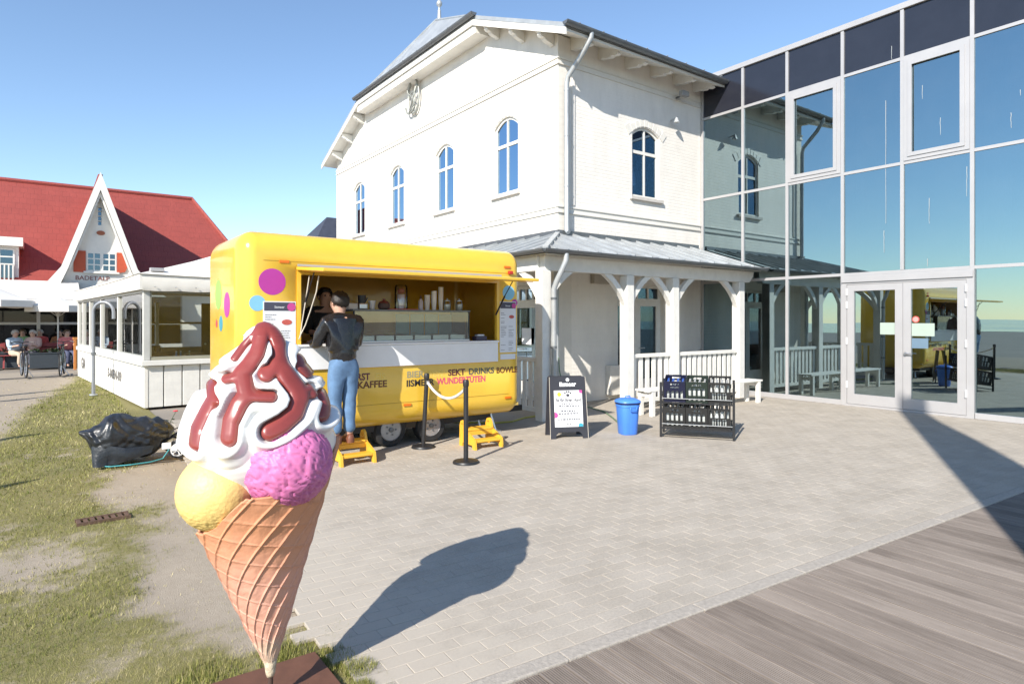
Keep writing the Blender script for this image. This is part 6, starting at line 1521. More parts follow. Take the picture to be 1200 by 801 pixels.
for x in MF[1:]: MB().box(x-0.04, x+0.04, -0.005, 0.085, ZG0+0.061, ZG1-0.051).build('mullion', OLIVE, pav, local=True)
for a, b in zip(MF[:-1], MF[1:]): MB().box(a, b, 0.035, 0.045, ZG0+0.05, ZG1-0.04).build('pane', GLASS_C, pav, local=True)
# back and right walls, mostly open frames
for x in (0.04, 2.1, 4.1, PWX-0.05): MB().box(x-0.05, x+0.05, PLY+0.0, PLY+0.08, 0, ZG1).build('post', W_PAINT, pav, local=True)
for y in (0.1, 2.8, 5.1, 7.0, PLY-0.1): MB().box(PWX, PWX+0.08, y-0.05, y+0.05, 0, ZG1).build('post', W_PAINT, pav, local=True)
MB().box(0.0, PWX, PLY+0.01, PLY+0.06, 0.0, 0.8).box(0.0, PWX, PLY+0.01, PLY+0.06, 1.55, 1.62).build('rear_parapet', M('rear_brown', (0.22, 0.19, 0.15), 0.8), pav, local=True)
MB().box(PWX+0.012, PWX+0.06, 0.1, PLY, 0, ZG1+0.28).box(PWX*0.55, PWX-0.05, PLY-0.06, PLY-0.02, 0, ZG1).build('darkening_screen', M('screen_brown', (0.10, 0.08, 0.06), 0.8, var=0.3), pav, local=True)  # solid brown walls added to darken the interior
MB().box(0.0, PWX, 0.0, PLY, ZG1+0.24, ZG1+0.27).build('ceiling', M('ceiling_tan', (0.30, 0.27, 0.22), 0.8), pav, local=True)  # ceiling added to keep the inside dark
# fascia, valance and tent roof
fs = MB()
fs.box(-0.10, -0.03, -0.10, PLY+0.1, ZG1+0.002, ZG1+0.30); fs.build('fascia', W_PAINT, pav, local=True)
fs = MB(); n = 60
for i in range(n+1):
    x = -0.05+(PWX+0.1)*i/n; w = 0.010*math.sin(i*1.7)+0.006*math.sin(i*3.1)
    fs.v += [(x, -0.10+w, ZG1-0.01-0.012*abs(math.sin(i*0.52))), (x, -0.13-w*0.5, ZG1+0.10), (x, -0.10, ZG1+0.29)]
fs.f = [(3*i, 3*i+3, 3*i+4, 3*i+1) for i in range(n)]+[(3*i+1, 3*i+4, 3*i+5, 3*i+2) for i in range(n)]
fs.build('valance', FABRIC, pav, local=True, smooth=True)
for i in range(12): MB().sphere((0.15+i*0.36, -0.145, ZG1+0.06), 0.014, 8).build('stud', STEEL, pav, local=True)
MB().box(0.0, 0.10, -0.09, 0.0, ZG1+0.002, ZG1+0.285).build('corner_block', M('corner_tan', (0.36, 0.33, 0.22), 0.6), pav, local=True)
ZE_, ZP_ = ZG1+0.30, 3.62
rf = MB(); rx0, rx1, ry0, ry1 = -0.12, PWX+0.1, -0.14, PLY+0.15; rcx, ra, rb = (rx0+rx1)/2, ry0+2.9, ry1-2.9
def sag_tri(p, q, r, n=10):
    k = len(rf.v); idx = {}
    p, q, r = Vector(p), Vector(q), Vector(r)
    for i in range(n+1):
        for j_ in range(n+1-i):
            a, b = i/n, j_/n; c = 1-a-b; v = p*c+q*a+r*b; v.z -= 0.22*(a*c+b*c+a*b)*1.2*(0.5); idx[i, j_] = k+len(idx); rf.v.append(tuple(v))
    for i in range(n):
        for j_ in range(n-i):
            rf.f.append((idx[i, j_], idx[i+1, j_], idx[i, j_+1]))
            if i+j_ < n-1: rf.f.append((idx[i+1, j_], idx[i+1, j_+1], idx[i, j_+1]))
A, B_, C_, D_ = (rx0, ry0, ZE_), (rx1, ry0, ZE_), (rx1, ry1, ZE_), (rx0, ry1, ZE_); E1_, E2_ = (rcx, ra, ZP_), (rcx, rb, ZP_)
sag_tri(A, B_, E1_); sag_tri(C_, D_, E2_); sag_tri(A, E1_, D_); sag_tri(E1_, E2_, D_); sag_tri(B_, C_, E2_); sag_tri(B_, E2_, E1_)
rf.build('fabric_roof', FABRIC, pav, local=True, smooth=30)
MB().bbox(0.10, 0.34, -0.02, 0.10, ZE_+0.06, ZE_+0.13, 0.01).build('roof_bracket', ALU, pav, local=True)
# lettering on the left wall
WP = WM[pav.name]
def wall_text(s, y, z, size, width, nm='wall_lettering'):
    o = WP @ Vector((-0.004, y, z)); T = frame(o, WP.to_3x3() @ Vector((0, -1, 0)), (0, 0, 1)); text(nm, s, size, M('wall_letter', (0.17, 0.16, 0.15), 0.6, var=0), T, pav, 0.003, width, 0.012)
wall_text('5-MEN-09', 4.05, 0.34, 0.28, 1.75); wall_text('GM', 8.55, 0.30, 0.42, 0.75)
# furniture inside
WOOD_D = M('dark_wood', (0.07, 0.045, 0.03), 0.5, var=0.2); WOOD_M = M('mid_wood', (0.20, 0.12, 0.06), 0.5, var=0.2)
def pav_at(x, y, z=0): return WP @ Vector((x, y, z))
tabs = [((1.2, 1.4), 'dark cafe table inside the pavilion by the front window'), ((3.0, 1.5), 'dark cafe table inside the pavilion behind the middle window'), ((1.3, 4.2), 'dark cafe table inside the pavilion by the left windows'), ((1.4, 6.8), 'dark cafe table at the far end of the pavilion'), ((3.8, 4.6), 'dark cafe table in the middle of the pavilion')]
for (x, y), lab in tabs:
    t = empty('cafe_table', pav_at(x, y), PA, lab, 'table'); MB().bbox(-0.6, 0.6, -0.38, 0.38, 0.72, 0.76, 0.01).build('tabletop', WOOD_M, t, local=True)
    MB().cyl((0, 0, 0.03), (0, 0, 0.72), 0.04, n=12).build('column', BLACK_M, t, local=True); MB().lathe([(0.28, 0.0), (0.27, 0.02), (0.05, 0.04)], 20).build('foot', BLACK_M, t, local=True)
    for k, sg in enumerate((-1, 1)):
        c = empty('cafe_chair', pav_at(x+0.25*sg, y+0.62*sg), PA+(0 if sg < 0 else PI), 'dark wooden chair tucked at the %s' % lab.replace('dark cafe table', 'table'), 'chair', 'chairs at '+lab)
        MB().bbox(-0.21, 0.21, -0.20, 0.20, 0.44, 0.47, 0.01).build('seat', WOOD_D, c, local=True); MB().bbox(-0.21, 0.21, -0.215, -0.19, 0.66, 0.92, 0.01).build('backrest', WOOD_D, c, local=True)
        for sx in (-0.19, 0.19):
            MB().box(sx-0.018, sx+0.018, -0.215, -0.18, 0, 0.66).build('leg', WOOD_D, c, local=True); MB().box(sx-0.018, sx+0.018, 0.16, 0.195, 0, 0.44).build('leg', WOOD_D, c, local=True)
# on the window ledge
vs = empty('flower_vase', pav_at(1.35, 0.10, 0.90), 0, 'small vase of white flowers on the pavilion window sill', 'vase')
MB().lathe([(0.035, 0.065), (0.05, 0.10), (0.045, 0.15), (0.025, 0.19)], 14).build('pot', M('vase_green', (0.3, 0.35, 0.2), 0.4), vs, local=True, smooth=True)
bl = MB()
for i in range(26): bl.sphere((random.gauss(0, 0.07), random.gauss(0, 0.03), 0.27+random.gauss(0, 0.05)), 0.022, 6)
bl.build('blossoms', M('petal_cream', (0.62, 0.62, 0.42), 0.7), vs, local=True)
lv = MB()
for i in range(24):
    a = random.uniform(0, 2*PI); c = Vector((random.gauss(0, 0.05), random.gauss(0, 0.03), random.uniform(0.18, 0.28))); d = Vector((math.cos(a), math.sin(a), 0.6))*0.07; e = d.cross(Vector((0, 0, 1)))*0.35
    k = len(lv.v); lv.v += [tuple(c), tuple(c+d*0.5+e), tuple(c+d), tuple(c+d*0.5-e)]; lv.f.append((k, k+1, k+2, k+3))
lv.build('leaves', M('leaf_green', (0.10, 0.16, 0.04), 0.6), vs, local=True)
for i, (x, c_) in enumerate(((0.62, (0.25, 0.35, 0.55)), (0.70, (0.30, 0.38, 0.5)), (0.86, (0.45, 0.38, 0.22)))):
    t = empty('sill_bottle', pav_at(x, 0.30, 0.76), 0, ('blue bottle on the window table, nearest the corner post', 'second blue bottle on the window table', 'amber bottle on the window table beside the blue ones')[i], 'bottle')
    MB().lathe([(0.035, 0), (0.036, 0.16), (0.015, 0.22), (0.014, 0.27)], 12).build('glass', M('sillbot%d' % i, c_, 0.2), t, local=True, smooth=40); MB().cyl((0, 0, 0.271), (0, 0, 0.29), 0.016, n=10).build('cap', WHITE_PL, t, local=True)
t = empty('window_counter', pav_at(1.9, 0.30), PA, 'narrow dark counter running along the pavilion front window', 'counter'); MB().bbox(-1.6, 1.6, -0.15, 0.22, 0.72, 0.76, 0.008).build('top', WOOD_M, t, local=True)
for sx in (-1.5, 0, 1.5): MB().box(sx-0.03, sx+0.03, -0.1, 0.16, 0, 0.72).build('leg', WOOD_D, t, local=True)

# bent pipe beside the pavilion
pp_ = onZ(109.5, 463)
tp = empty('bent_pipe', (pp_.x, pp_.y, 0), 0, 'grey steel pipe with curved top standing beside the pavilion wall', 'pipe')
arc = [(0, 0, 0), (0, 0, 1.85)]+[(0.22-0.22*math.cos(a), 0, 1.85+0.22*math.sin(a)) for a in np.linspace(0.2, PI, 10)]+[(0.44, 0, 1.7)]
MB().tube([Matrix.Rotation(-0.6, 3, 'Z') @ Vector(p) for p in arc], 0.036, 12).build('pipe', M('pipe_grey', (0.26, 0.27, 0.29), 0.45, metal=0.3), tp, local=True, smooth=50)
MB().cyl((0, 0, 0.0), (0, 0, 0.03), 0.08, n=14).build('foot', ZINC, tp, local=True)
MB().cyl((0, 0, 0.9), (0, 0, 0.95), 0.052, n=14).build('collar', ZINC_D, tp, local=True)

# ================================================================== RED-ROOFED RESTAURANT
YR = 34.0
red = empty('red_roof_house', (3, YR, 0), 0, 'white restaurant house with red tiled roof and steep white gable', 'house')
TILE = brick_paint('red_tiles', (0.30, 0.058, 0.045), (0, 2), 0.9, (0.28, 0.30))
n_ = TILE.node_tree.nodes; 
def RY(u, v, d=0.0): return onY(u, v, YR+d)
ap = RY(117, 207); lf_ = RY(64, 330); rt_ = RY(165, 318)
rA = onY(0, 210, YR+5); rB = onY(225, 234, YR+5); ZRD = (rA.z+rB.z)/2; ZEV = 3.3
hx1 = rB.x+2.6
# walls
MB().panel([(-14, 0), (hx1-0.4, 0), (hx1-0.4, ZEV), (-14, ZEV)], [], lambda a, b, d: (a, YR+0.3+d, b), 0.25).build('front_wall', W_PAINT, red)
# main roof: two slopes and a hip at the right
m_ = MB(); m_.plate([(-16, YR, ZEV), (hx1, YR, ZEV), (rB.x, YR+5, ZRD), (-16, YR+5, ZRD)], (0, 0, -1), 0.15)
m_.plate([(hx1, YR, ZEV), (hx1, YR+10, ZEV), (rB.x, YR+5, ZRD)], (0, 0, -1), 0.15); m_.plate([(-16, YR+10, ZEV), (-16, YR+5, ZRD), (rB.x, YR+5, ZRD), (hx1, YR+10, ZEV)], (0, 0, -1), 0.15)
rroof = m_.build('roof', TILE, red)
MB().tube([(-16, YR+5, ZRD+0.02), (rB.x, YR+5, ZRD+0.02), (hx1, YR, ZEV+0.05)], 0.12, 8).build('ridge_tiles', TILE, rroof)
MB().box(-16, hx1, YR-0.12, YR+0.02, ZEV-0.28, ZEV-0.155).build('eave_board', W_PAINT, rroof)
# cross gable
def depth_at(z): return (z-ZEV)/(ZRD-ZEV)*5.0
g_ = MB(); GY = YR-0.6
ap2 = onY(117, 222, GY); w0 = (onY(163, 316, GY).x-onY(72, 330, GY).x)/2; gc = ap2.x; zb = 2.9
slope = (ap2.z-onY(72, 330, GY).z)/(gc-onY(72, 330, GY).x)
wz = lambda dx: ap2.z-slope*abs(dx)
wx = (ap2.z-zb)/slope
win0, win1 = onY(101, 294, GY), onY(136.5, 319, GY); sl0, sl1 = onY(115, 243, GY), onY(119, 264, GY)
g_.panel([(gc-wx, zb), (gc+wx, zb), (gc, ap2.z)], [[(win0.x, win1.z), (win1.x, win1.z), (win1.x, win0.z), (win0.x, win0.z)], [(sl0.x, sl1.z), (sl1.x, sl1.z), (sl1.x, sl0.z), (sl0.x, sl0.z)]], lambda a, b, d: (a, GY+d, b), 0.25)
gable = g_.build('gable_wall', W_PAINT, red)
MB().box(gc-wx, gc+wx, GY+0.02, GY+0.24, 0, zb-0.002).build('ground_wall', W_PAINT, red)
MB().box(sl0.x-0.02, sl1.x+0.02, GY+0.12, GY+0.15, sl1.z-0.02, sl0.z+0.02).build('slit_pane', GLASS_W, gable)
for i in range(3): MB().box(sl0.x, sl1.x, GY+0.08, GY+0.11, sl1.z+(sl0.z-sl1.z)*(i+0.8)/3.6, sl1.z+(sl0.z-sl1.z)*(i+0.8)/3.6+0.04).build('slit_bar', W_PAINT, gable)
q = onY(118, 273, GY); MB().panel([(q.x+0.16*math.cos(a), q.z+0.10*math.sin(a)) for a in np.linspace(0, 2*PI, 17)[:-1]], [], lambda a, b, d: (a, GY-0.05+d, b), 0.045).build('oval_plaque', M('plaque_brown', (0.32, 0.10, 0.05), 0.6), gable)
# cross-gable roof and broad white verge boards with flared feet
ov = 0.45; zt = ap2.z+0.62
x_ = lambda z: (zt-z)/slope
zl = 3.15
for sg in (-1, 1):
    MB().plate([(gc, GY-ov, zt), (gc+sg*x_(zl), GY-ov, zl), (gc+sg*x_(zl), YR+0.2, zl), (gc, YR+depth_at(zt)+0.3, zt)], (-sg*0.8, 0, -0.4), 0.12).build('gable_roof', TILE, red)
    e = 0.35
    MB().panel([(gc, zt+0.06), (gc+sg*x_(3.9), 3.9+0.06), (gc+sg*(x_(3.2)+0.35), 3.15), (gc+sg*(x_(3.2)+0.9), 2.75), (gc+sg*(x_(3.2)-0.02), 2.75), (gc+sg*(x_(3.9)-0.24), 3.9), (gc, zt-0.24*slope)], [], lambda a, b, d: (a, GY-ov-0.08+d, b), 0.07).build('verge_board', W_PAINT, gable)
    MB().panel([(gc, zt-0.25*slope-0.02), (gc+sg*(x_(3.9)-0.26), 3.9), (gc+sg*(x_(3.9)-0.34), 3.9), (gc, zt-0.33*slope-0.02)], [], lambda a, b, d: (a, GY-ov+0.03+d, b), 0.05).build('inner_verge', W_PAINT, gable)
    MB().plate([(gc, GY-ov+0.08, zt-0.25*slope), (gc+sg*(x_(zl)-0.25), GY-ov+0.08, zl), (gc+sg*(x_(zl)-0.25), GY, zl), (gc, GY, zt-0.25*slope)], (0, 0, 1), 0.03).build('verge_soffit', W_PAINT, gable)
# gable window and red shutters
wn = MB(); ww = win1.x-win0.x; wh = win0.z-win1.z; hol = []
for i in range(2):
    for cc in range(2):
        for r_ in range(3):
            x0 = win0.x+0.05+i*(ww/2)+cc*(ww/2-0.07)/2+0.015; x1 = x0+(ww/2-0.07)/2-0.05; z0 = win1.z+0.06+r_*(wh-0.10)/3; z1 = z0+(wh-0.10)/3-0.05
            hol.append([(x0, z0), (x1, z0), (x1, z1), (x0, z1)])
win_ = wn.panel([(win0.x, win1.z), (win1.x, win1.z), (win1.x, win0.z), (win0.x, win0.z)], hol, lambda a, b, d: (a, GY-0.02+d, b), 0.07).build('gable_window', W_PAINT, gable)
for L in hol: MB().box(L[0][0]-0.005, L[1][0]+0.005, GY+0.01, GY+0.02, L[0][1]-0.005, L[2][1]+0.005).build('pane', GLASS_W, win_)
MB().box(win0.x-0.1, win1.x+0.1, GY-0.12, GY-0.003, win1.z-0.09, win1.z-0.003).build('sill', W_PAINT, win_)
SHUT = M('shutter_red', (0.48, 0.085, 0.035), 0.6)
s0 = onY(86, 294, GY).x; MB().box(s0, win0.x-0.02, GY-0.06, GY-0.005, win1.z-0.05, win0.z).build('shutter', SHUT, gable)
s1 = onY(150, 294, GY).x; MB().panel([(win1.x+0.02, win1.z-0.05), (s1-0.12, win1.z+0.02), (s1, win1.z+0.3), (s1-0.02, win0.z-0.1), (s1-0.15, win0.z), (win1.x+0.02, win0.z)], [], lambda a, b, d: (a, GY-0.06+d, b), 0.05).build('shutter', SHUT, gable)
a = onY(88, 327.5, GY); b = onY(128, 328, GY)
text('gable_lettering', 'BADETALP', 0.26, M('sign_brown', (0.25, 0.09, 0.07), 0.6), frame((a.x, GY-0.006, a.z), (1, 0, 0), (0, 0, 1)), gable, 0.005, b.x-a.x, 0.004)
# box dormer on the left
d0, d1 = onY(22, 336, YR+0.2), onY(0, 281, YR+0.2); dl = -5.4
MB().box(dl, d0.x, YR+0.2, YR+3, d0.z, d1.z-0.25).build('dormer', W_PAINT, red)
MB().box(dl-0.2, d0.x+0.15, YR-0.1, YR+3.6, d1.z-0.245, d1.z+0.12).build('dormer_roof', W_PAINT, red)
dw = empty  # noqa
w_ = MB(); x0, x1 = onY(-40, 300, YR).x, onY(17, 300, YR).x; hol = []
zt_, zm_, zb_ = onY(0, 291, YR+0.2).z, onY(0, 310, YR+0.2).z, onY(0, 331, YR+0.2).z
for i in range(4):
    a0 = x1-0.06-i*0.5; hol.append([(a0-0.42, zm_+0.06), (a0, zm_+0.06), (a0, (zm_+zt_)/2-0.02), (a0-0.42, (zm_+zt_)/2-0.02)]); hol.append([(a0-0.42, (zm_+zt_)/2+0.03), (a0, (zm_+zt_)/2+0.03), (a0, zt_-0.05), (a0-0.42, zt_-0.05)]); hol.append([(a0-0.42, zb_+0.05), (a0, zb_+0.05), (a0, zm_), (a0-0.42, zm_)])
wdo = w_.panel([(x1-2.1, zb_), (x1, zb_), (x1, zt_), (x1-2.1, zt_)], hol, lambda a, b, d: (a, YR+0.14+d, b), 0.05).build('dormer_window', W_PAINT, red)
for L in hol: MB().box(L[0][0]-0.005, L[1][0]+0.005, YR+0.165, YR+0.175, L[0][1]-0.005, L[2][1]+0.005).build('pane', GLASS_W, wdo)
for i in range(14): MB().box(x1-0.08-i*0.14, x1-0.03-i*0.14, YR+0.04, YR+0.07, zb_-0.05, zm_).build('rail_bar', W_PAINT, wdo)
MB().box(x1-2.0, x1, YR+0.03, YR+0.08, zm_+0.003, zm_+0.05).build('rail', W_PAINT, wdo)
# shop front under the awning: dark glazing with white posts and rail
SHOP_Y = YR-1.6
MB().box(-14, 5, SHOP_Y+0.5, SHOP_Y+0.6, 0.0, 3.0).build('shop_wall', M('shop_dark', (0.035, 0.03, 0.03), 0.6, var=0.3, vscale=1.5), red)
for i in range(9):
    x = 3.2-i*1.75; MB().box(x-0.06, x+0.06, SHOP_Y, SHOP_Y+0.1, 0, 2.9).build('shop_post', W_PAINT, red)
MB().box(-14, 5, SHOP_Y+0.01, SHOP_Y+0.09, 1.50, 1.60).build('shop_rail', W_PAINT, red); MB().box(-14, 5, SHOP_Y+0.01, SHOP_Y+0.09, 0.0, 0.62).build('shop_plinth', M('plinth_pale', (0.5, 0.48, 0.44), 0.7), red)
MB().box(-14, 5, SHOP_Y+0.045, SHOP_Y+0.055, 0.62, 2.9).build('shop_glass', glass_mat('shop_glass', 0.015, (0.5, 0.5, 0.55), (0.7, 0.72, 0.72)), red)
# big pale awning with scalloped valance
aw = empty('terrace_awning', (-1, YR-3, 0), 0, 'wide off-white awning over the restaurant terrace', 'awning')
AY0, AY1, AZ0, AZ1 = YR-0.7, YR-5.2, 3.35, 2.45
AX0, AX1 = -9.0, onY(97, 350, AY1).x
am = MB(); nx_ = 40
for i in range(nx_+1):
    x = AX0+(AX1-AX0)*i/nx_
    for j_ in range(7):
        s = j_/6; am.v.append((x, AY0+(AY1-AY0)*s, AZ0+(AZ1-AZ0)*s-0.10*math.sin(PI*s)-0.05*math.sin(i*0.8)*math.sin(PI*s)))
am.f = [(i*7+j_, (i+1)*7+j_, (i+1)*7+j_+1, i*7+j_+1) for i in range(nx_) for j_ in range(6)]
am.build('canopy', FABRIC, aw, smooth=True)
vm_ = MB(); nx_ = 120
for i in range(nx_+1):
    x = AX0+(AX1-AX0)*i/nx_; vm_.v += [(x, AY1-0.01, AZ1-0.01), (x, AY1-0.03-0.02*math.sin(i*0.9), AZ1-0.30-0.05*abs(math.sin(i*0.31)))]
vm_.f = [(2*i, 2*i+2, 2*i+3, 2*i+1) for i in range(nx_)]
vm_.build('valance', FABRIC, aw, smooth=True)
for x in (AX0+0.1, AX0+3.5, AX1-3.2, AX1-0.1): MB().cyl((x, AY1+0.05, 0), (x, AY1+0.05, AZ1-0.02), 0.03, n=10).build('pole', W_PAINT, aw)
# parasols in front of the awning
def parasol(loc, r, zc, zt, lab, closed=False, grp='white parasols on the terrace'):
    t = empty('parasol', loc, 0.3, lab, 'parasol', grp)
    MB().cyl((0, 0, 0), (0, 0, zt), 0.025, n=10).build('pole', W_PAINT, t, local=True); MB().lathe([(0.28, 0), (0.28, 0.05), (0.05, 0.09)], 20).build('base', M('parasol_base', (0.25, 0.25, 0.24), 0.8), t, local=True)
    c = MB(); n = 8
    if closed:
        c.lathe([(0.05, zc), (0.13, zc+0.1), (0.11, zc+0.7), (0.05, zt-0.1), (0.01, zt)], 14); c.build('canopy', FABRIC, t, local=True, smooth=True); return
    for k in range(n+1): pass
    for q in range(n):
        a0, a1 = 2*PI*q/n, 2*PI*(q+1)/n; k = len(c.v); m = 6
        for i in range(m+1):
            s = i/m; z = zt-(zt-zc)*s-0.06*math.sin(PI*s)
            c.v += [(r*s*math.cos(a0), r*s*math.sin(a0), z), (r*s*math.cos(a1), r*s*math.sin(a1), z)]
        for i in range(m): c.f.append((k+2*i, k+2*i+1, k+2*i+3, k+2*i+2))
        kk = len(c.v); c.v += [(r*math.cos(a0), r*math.sin(a0), zc), (r*math.cos(a1), r*math.sin(a1), zc), (r*math.cos(a1)*1.01, r*math.sin(a1)*1.01, zc-0.22), (r*math.cos(a0)*1.01, r*math.sin(a0)*1.01, zc-0.22)]; c.f.append((kk, kk+1, kk+2, kk+3))
    c.build('canopy', FABRIC, t, local=True, smooth=40)
    for q in range(n):
        a0 = 2*PI*q/n; MB().cyl((0, 0, zt-0.75), (r*0.6*math.cos(a0), r*0.6*math.sin(a0), zt-(zt-zc)*0.6-0.07), 0.010, n=6).build('rib', W_PAINT, t, local=True)
q = onY(-14, 440, 28.0); parasol((q.x, 28.0, 0), 1.35, 2.35, 2.95, 'open off-white parasol at the path end of the terrace')
q = onY(68, 440, 28.2); parasol((q.x, 28.2, 0), 1.0, 2.20, 2.55, 'smaller open off-white parasol in front of the awning')

# terrace tables, people and planters
RED_W = M('red_wood', (0.28, 0.05, 0.05), 0.6, var=0.2); GREY_PL = M('planter_slate', (0.035, 0.045, 0.055), 0.7)
for i, u in enumerate((5, 52)):
    q = onZ(u, 431); t = empty('planter', (q.x, q.y, 0), 0, ('slate grey planter box at the outer end of the terrace', 'slate grey planter box between the terrace benches')[i], 'planter')
    MB().bbox(-0.42, 0.42, -0.2, 0.2, 0, 0.50, 0.02).build('box', GREY_PL, t, local=True); MB().bbox(-0.44, 0.44, -0.22, 0.22, 0.502, 0.54, 0.01).build('rim', GREY_PL, t, local=True)
    lv = MB()
    for k_ in range(90):
        a = random.uniform(0, 2*PI); c = Vector((random.uniform(-0.4, 0.4), random.uniform(-0.15, 0.15), 0.54+random.uniform(0, 0.10))); d = Vector((math.cos(a), math.sin(a), 0.7))*0.10; e = d.cross(Vector((0, 0, 1)))*0.3
        k = len(lv.v); lv.v += [tuple(c), tuple(c+d*0.5+e), tuple(c+d), tuple(c+d*0.5-e)]; lv.f.append((k, k+1, k+2, k+3))
    lv.build('foliage', LEAF, t, local=True)
def beer_bench(loc, lab, w=1.5):
    t = empty('red_bench', loc, 0, lab, 'bench', 'red benches on the terrace')
    for k in range(3): MB().box(-w/2, w/2, -0.18+k*0.13, -0.07+k*0.13, 0.43, 0.46).build('seat_slat', RED_W, t, local=True)
    for k in range(2): MB().box(-w/2, w/2, 0.20, 0.225, 0.58+k*0.16, 0.70+k*0.16).build('back_slat', RED_W, t, local=True)
    for s in (-1, 1):
        MB().beam((s*(w/2-0.15), -0.22, 0), (s*(w/2-0.15), 0.0, 0.43), 0.05, 0.05).build('leg', RED_W, t, local=True); MB().beam((s*(w/2-0.15), 0.28, 0), (s*(w/2-0.15), 0.19, 0.88), 0.05, 0.05).build('leg', RED_W, t, local=True)
def terrace_table(loc, lab, w=1.5):
    t = empty('terrace_table', loc, 0, lab, 'table'); 
    for k in range(4): MB().box(-w/2, w/2, -0.36+k*0.185, -0.19+k*0.185, 0.71, 0.745).build('top_slat', WOOD_M, t, local=True)
    for s in (-1, 1): MB().beam((s*0.55, -0.32, 0), (s*0.55, 0.2, 0.70), 0.06, 0.06).build('leg', RED_W, t, local=True); MB().beam((s*0.55+0.07, 0.32, 0), (s*0.55+0.07, -0.2, 0.70), 0.06, 0.06).build('leg', RED_W, t, local=True)
sit = dict(pel=(0, 0, 0.52), wst=(0, -0.02, 0.66), chs=(0, -0.02, 0.83), upc=(0, 0.0, 0.97), nck=(0, 0.02, 1.08), hd=(0, 0.04, 1.15), face=Vector((0, 1, 0)),
           shl=(-0.19, 0, 0.98), ell=(-0.24, 0.10, 0.74), wrl=(-0.12, 0.32, 0.79), shr=(0.19, 0, 0.98), elr=(0.24, 0.10, 0.74), wrr=(0.12, 0.32, 0.79),
           hpl=(-0.09, 0.03, 0.51), knl=(-0.10, 0.44, 0.50), anl=(-0.10, 0.42, 0.09), tol=(-0.11, 0.56, 0.03), hpr=(0.09, 0.03, 0.51), knr=(0.10, 0.44, 0.50), anr=(0.10, 0.40, 0.09), tor=(0.11, 0.54, 0.03), hem=0.03, sleeve=0.5)
def cloth(n, c): return M(n, c, 0.9, var=0.15)
HAIR_G = M('hair_grey', (0.45, 0.43, 0.40), 0.7); HAIR_B = M('hair_brown', (0.10, 0.06, 0.03), 0.6)
b1 = onZ(30, 430.5); b2_ = onZ(72, 429.5)
beer_bench((b1.x, b1.y, 0), 'red slatted bench carrying the two grey-haired guests'); beer_bench((b2_.x, b2_.y, 0), 'red slatted bench carrying the guest in pink')
terrace_table((b1.x, b1.y+0.8, 0), 'slatted wooden terrace table behind the two grey-haired guests'); terrace_table((b2_.x, b2_.y+0.8, 0), 'slatted wooden terrace table behind the guest in pink')
pu = [(17, 'seated guest in pale blue shirt and beige trousers on the red bench', (0.45, 0.55, 0.65), (0.50, 0.40, 0.30), HAIR_G, 0.6, 0), (39, 'seated guest in pale pink shirt with grey hair on the red bench', (0.62, 0.42, 0.36), (0.10, 0.10, 0.13), HAIR_G, -0.4, 0),
      (78, 'seated guest in coral pink top at the second terrace table', (0.75, 0.22, 0.20), (0.08, 0.09, 0.15), HAIR_B, 0.3, 1)]
for i, (u, lab, c1, c2, hr, rz, bk) in enumerate(pu):
    bb = (b1, b2_)[bk]; q = onY(u, 430, bb.y-0.02)
    person((q.x, bb.y-0.02, 0), PI+rz, lab, sit, cloth('guest_top%d' % i, c1), cloth('guest_leg%d' % i, c2), hr, BLACK, lod=1, grp='guests seated on the terrace')
far = [(27, 'guest in green and white top seated behind the terrace table', (0.25, 0.45, 0.20)), (47, 'guest in red top seated behind the first terrace table', (0.5, 0.08, 0.08)), (70, 'guest in orange-brown top seated behind the second terrace table', (0.35, 0.14, 0.06))]
for i, (u, lab, c1) in enumerate(far):
    y = (b1.y if u < 60 else b2_.y)+1.45; q = onY(u, 420, y)
    t = (b1 if u < 60 else b2_)
    person((q.x, y, 0), PI-0.2, lab, sit, cloth('far_top%d' % i, c1), cloth('far_leg%d' % i, (0.07, 0.07, 0.1)), (HAIR_B, HAIR_G, HAIR_D)[i], BLACK, lod=1, grp='guests behind the terrace tables')
for i, (b_, lab) in enumerate(((b1, 'red slatted bench on the wall side of the first terrace table'), (b2_, 'red slatted bench on the wall side of the second terrace table'))): beer_bench((b_.x, b_.y+1.5, 0), lab)

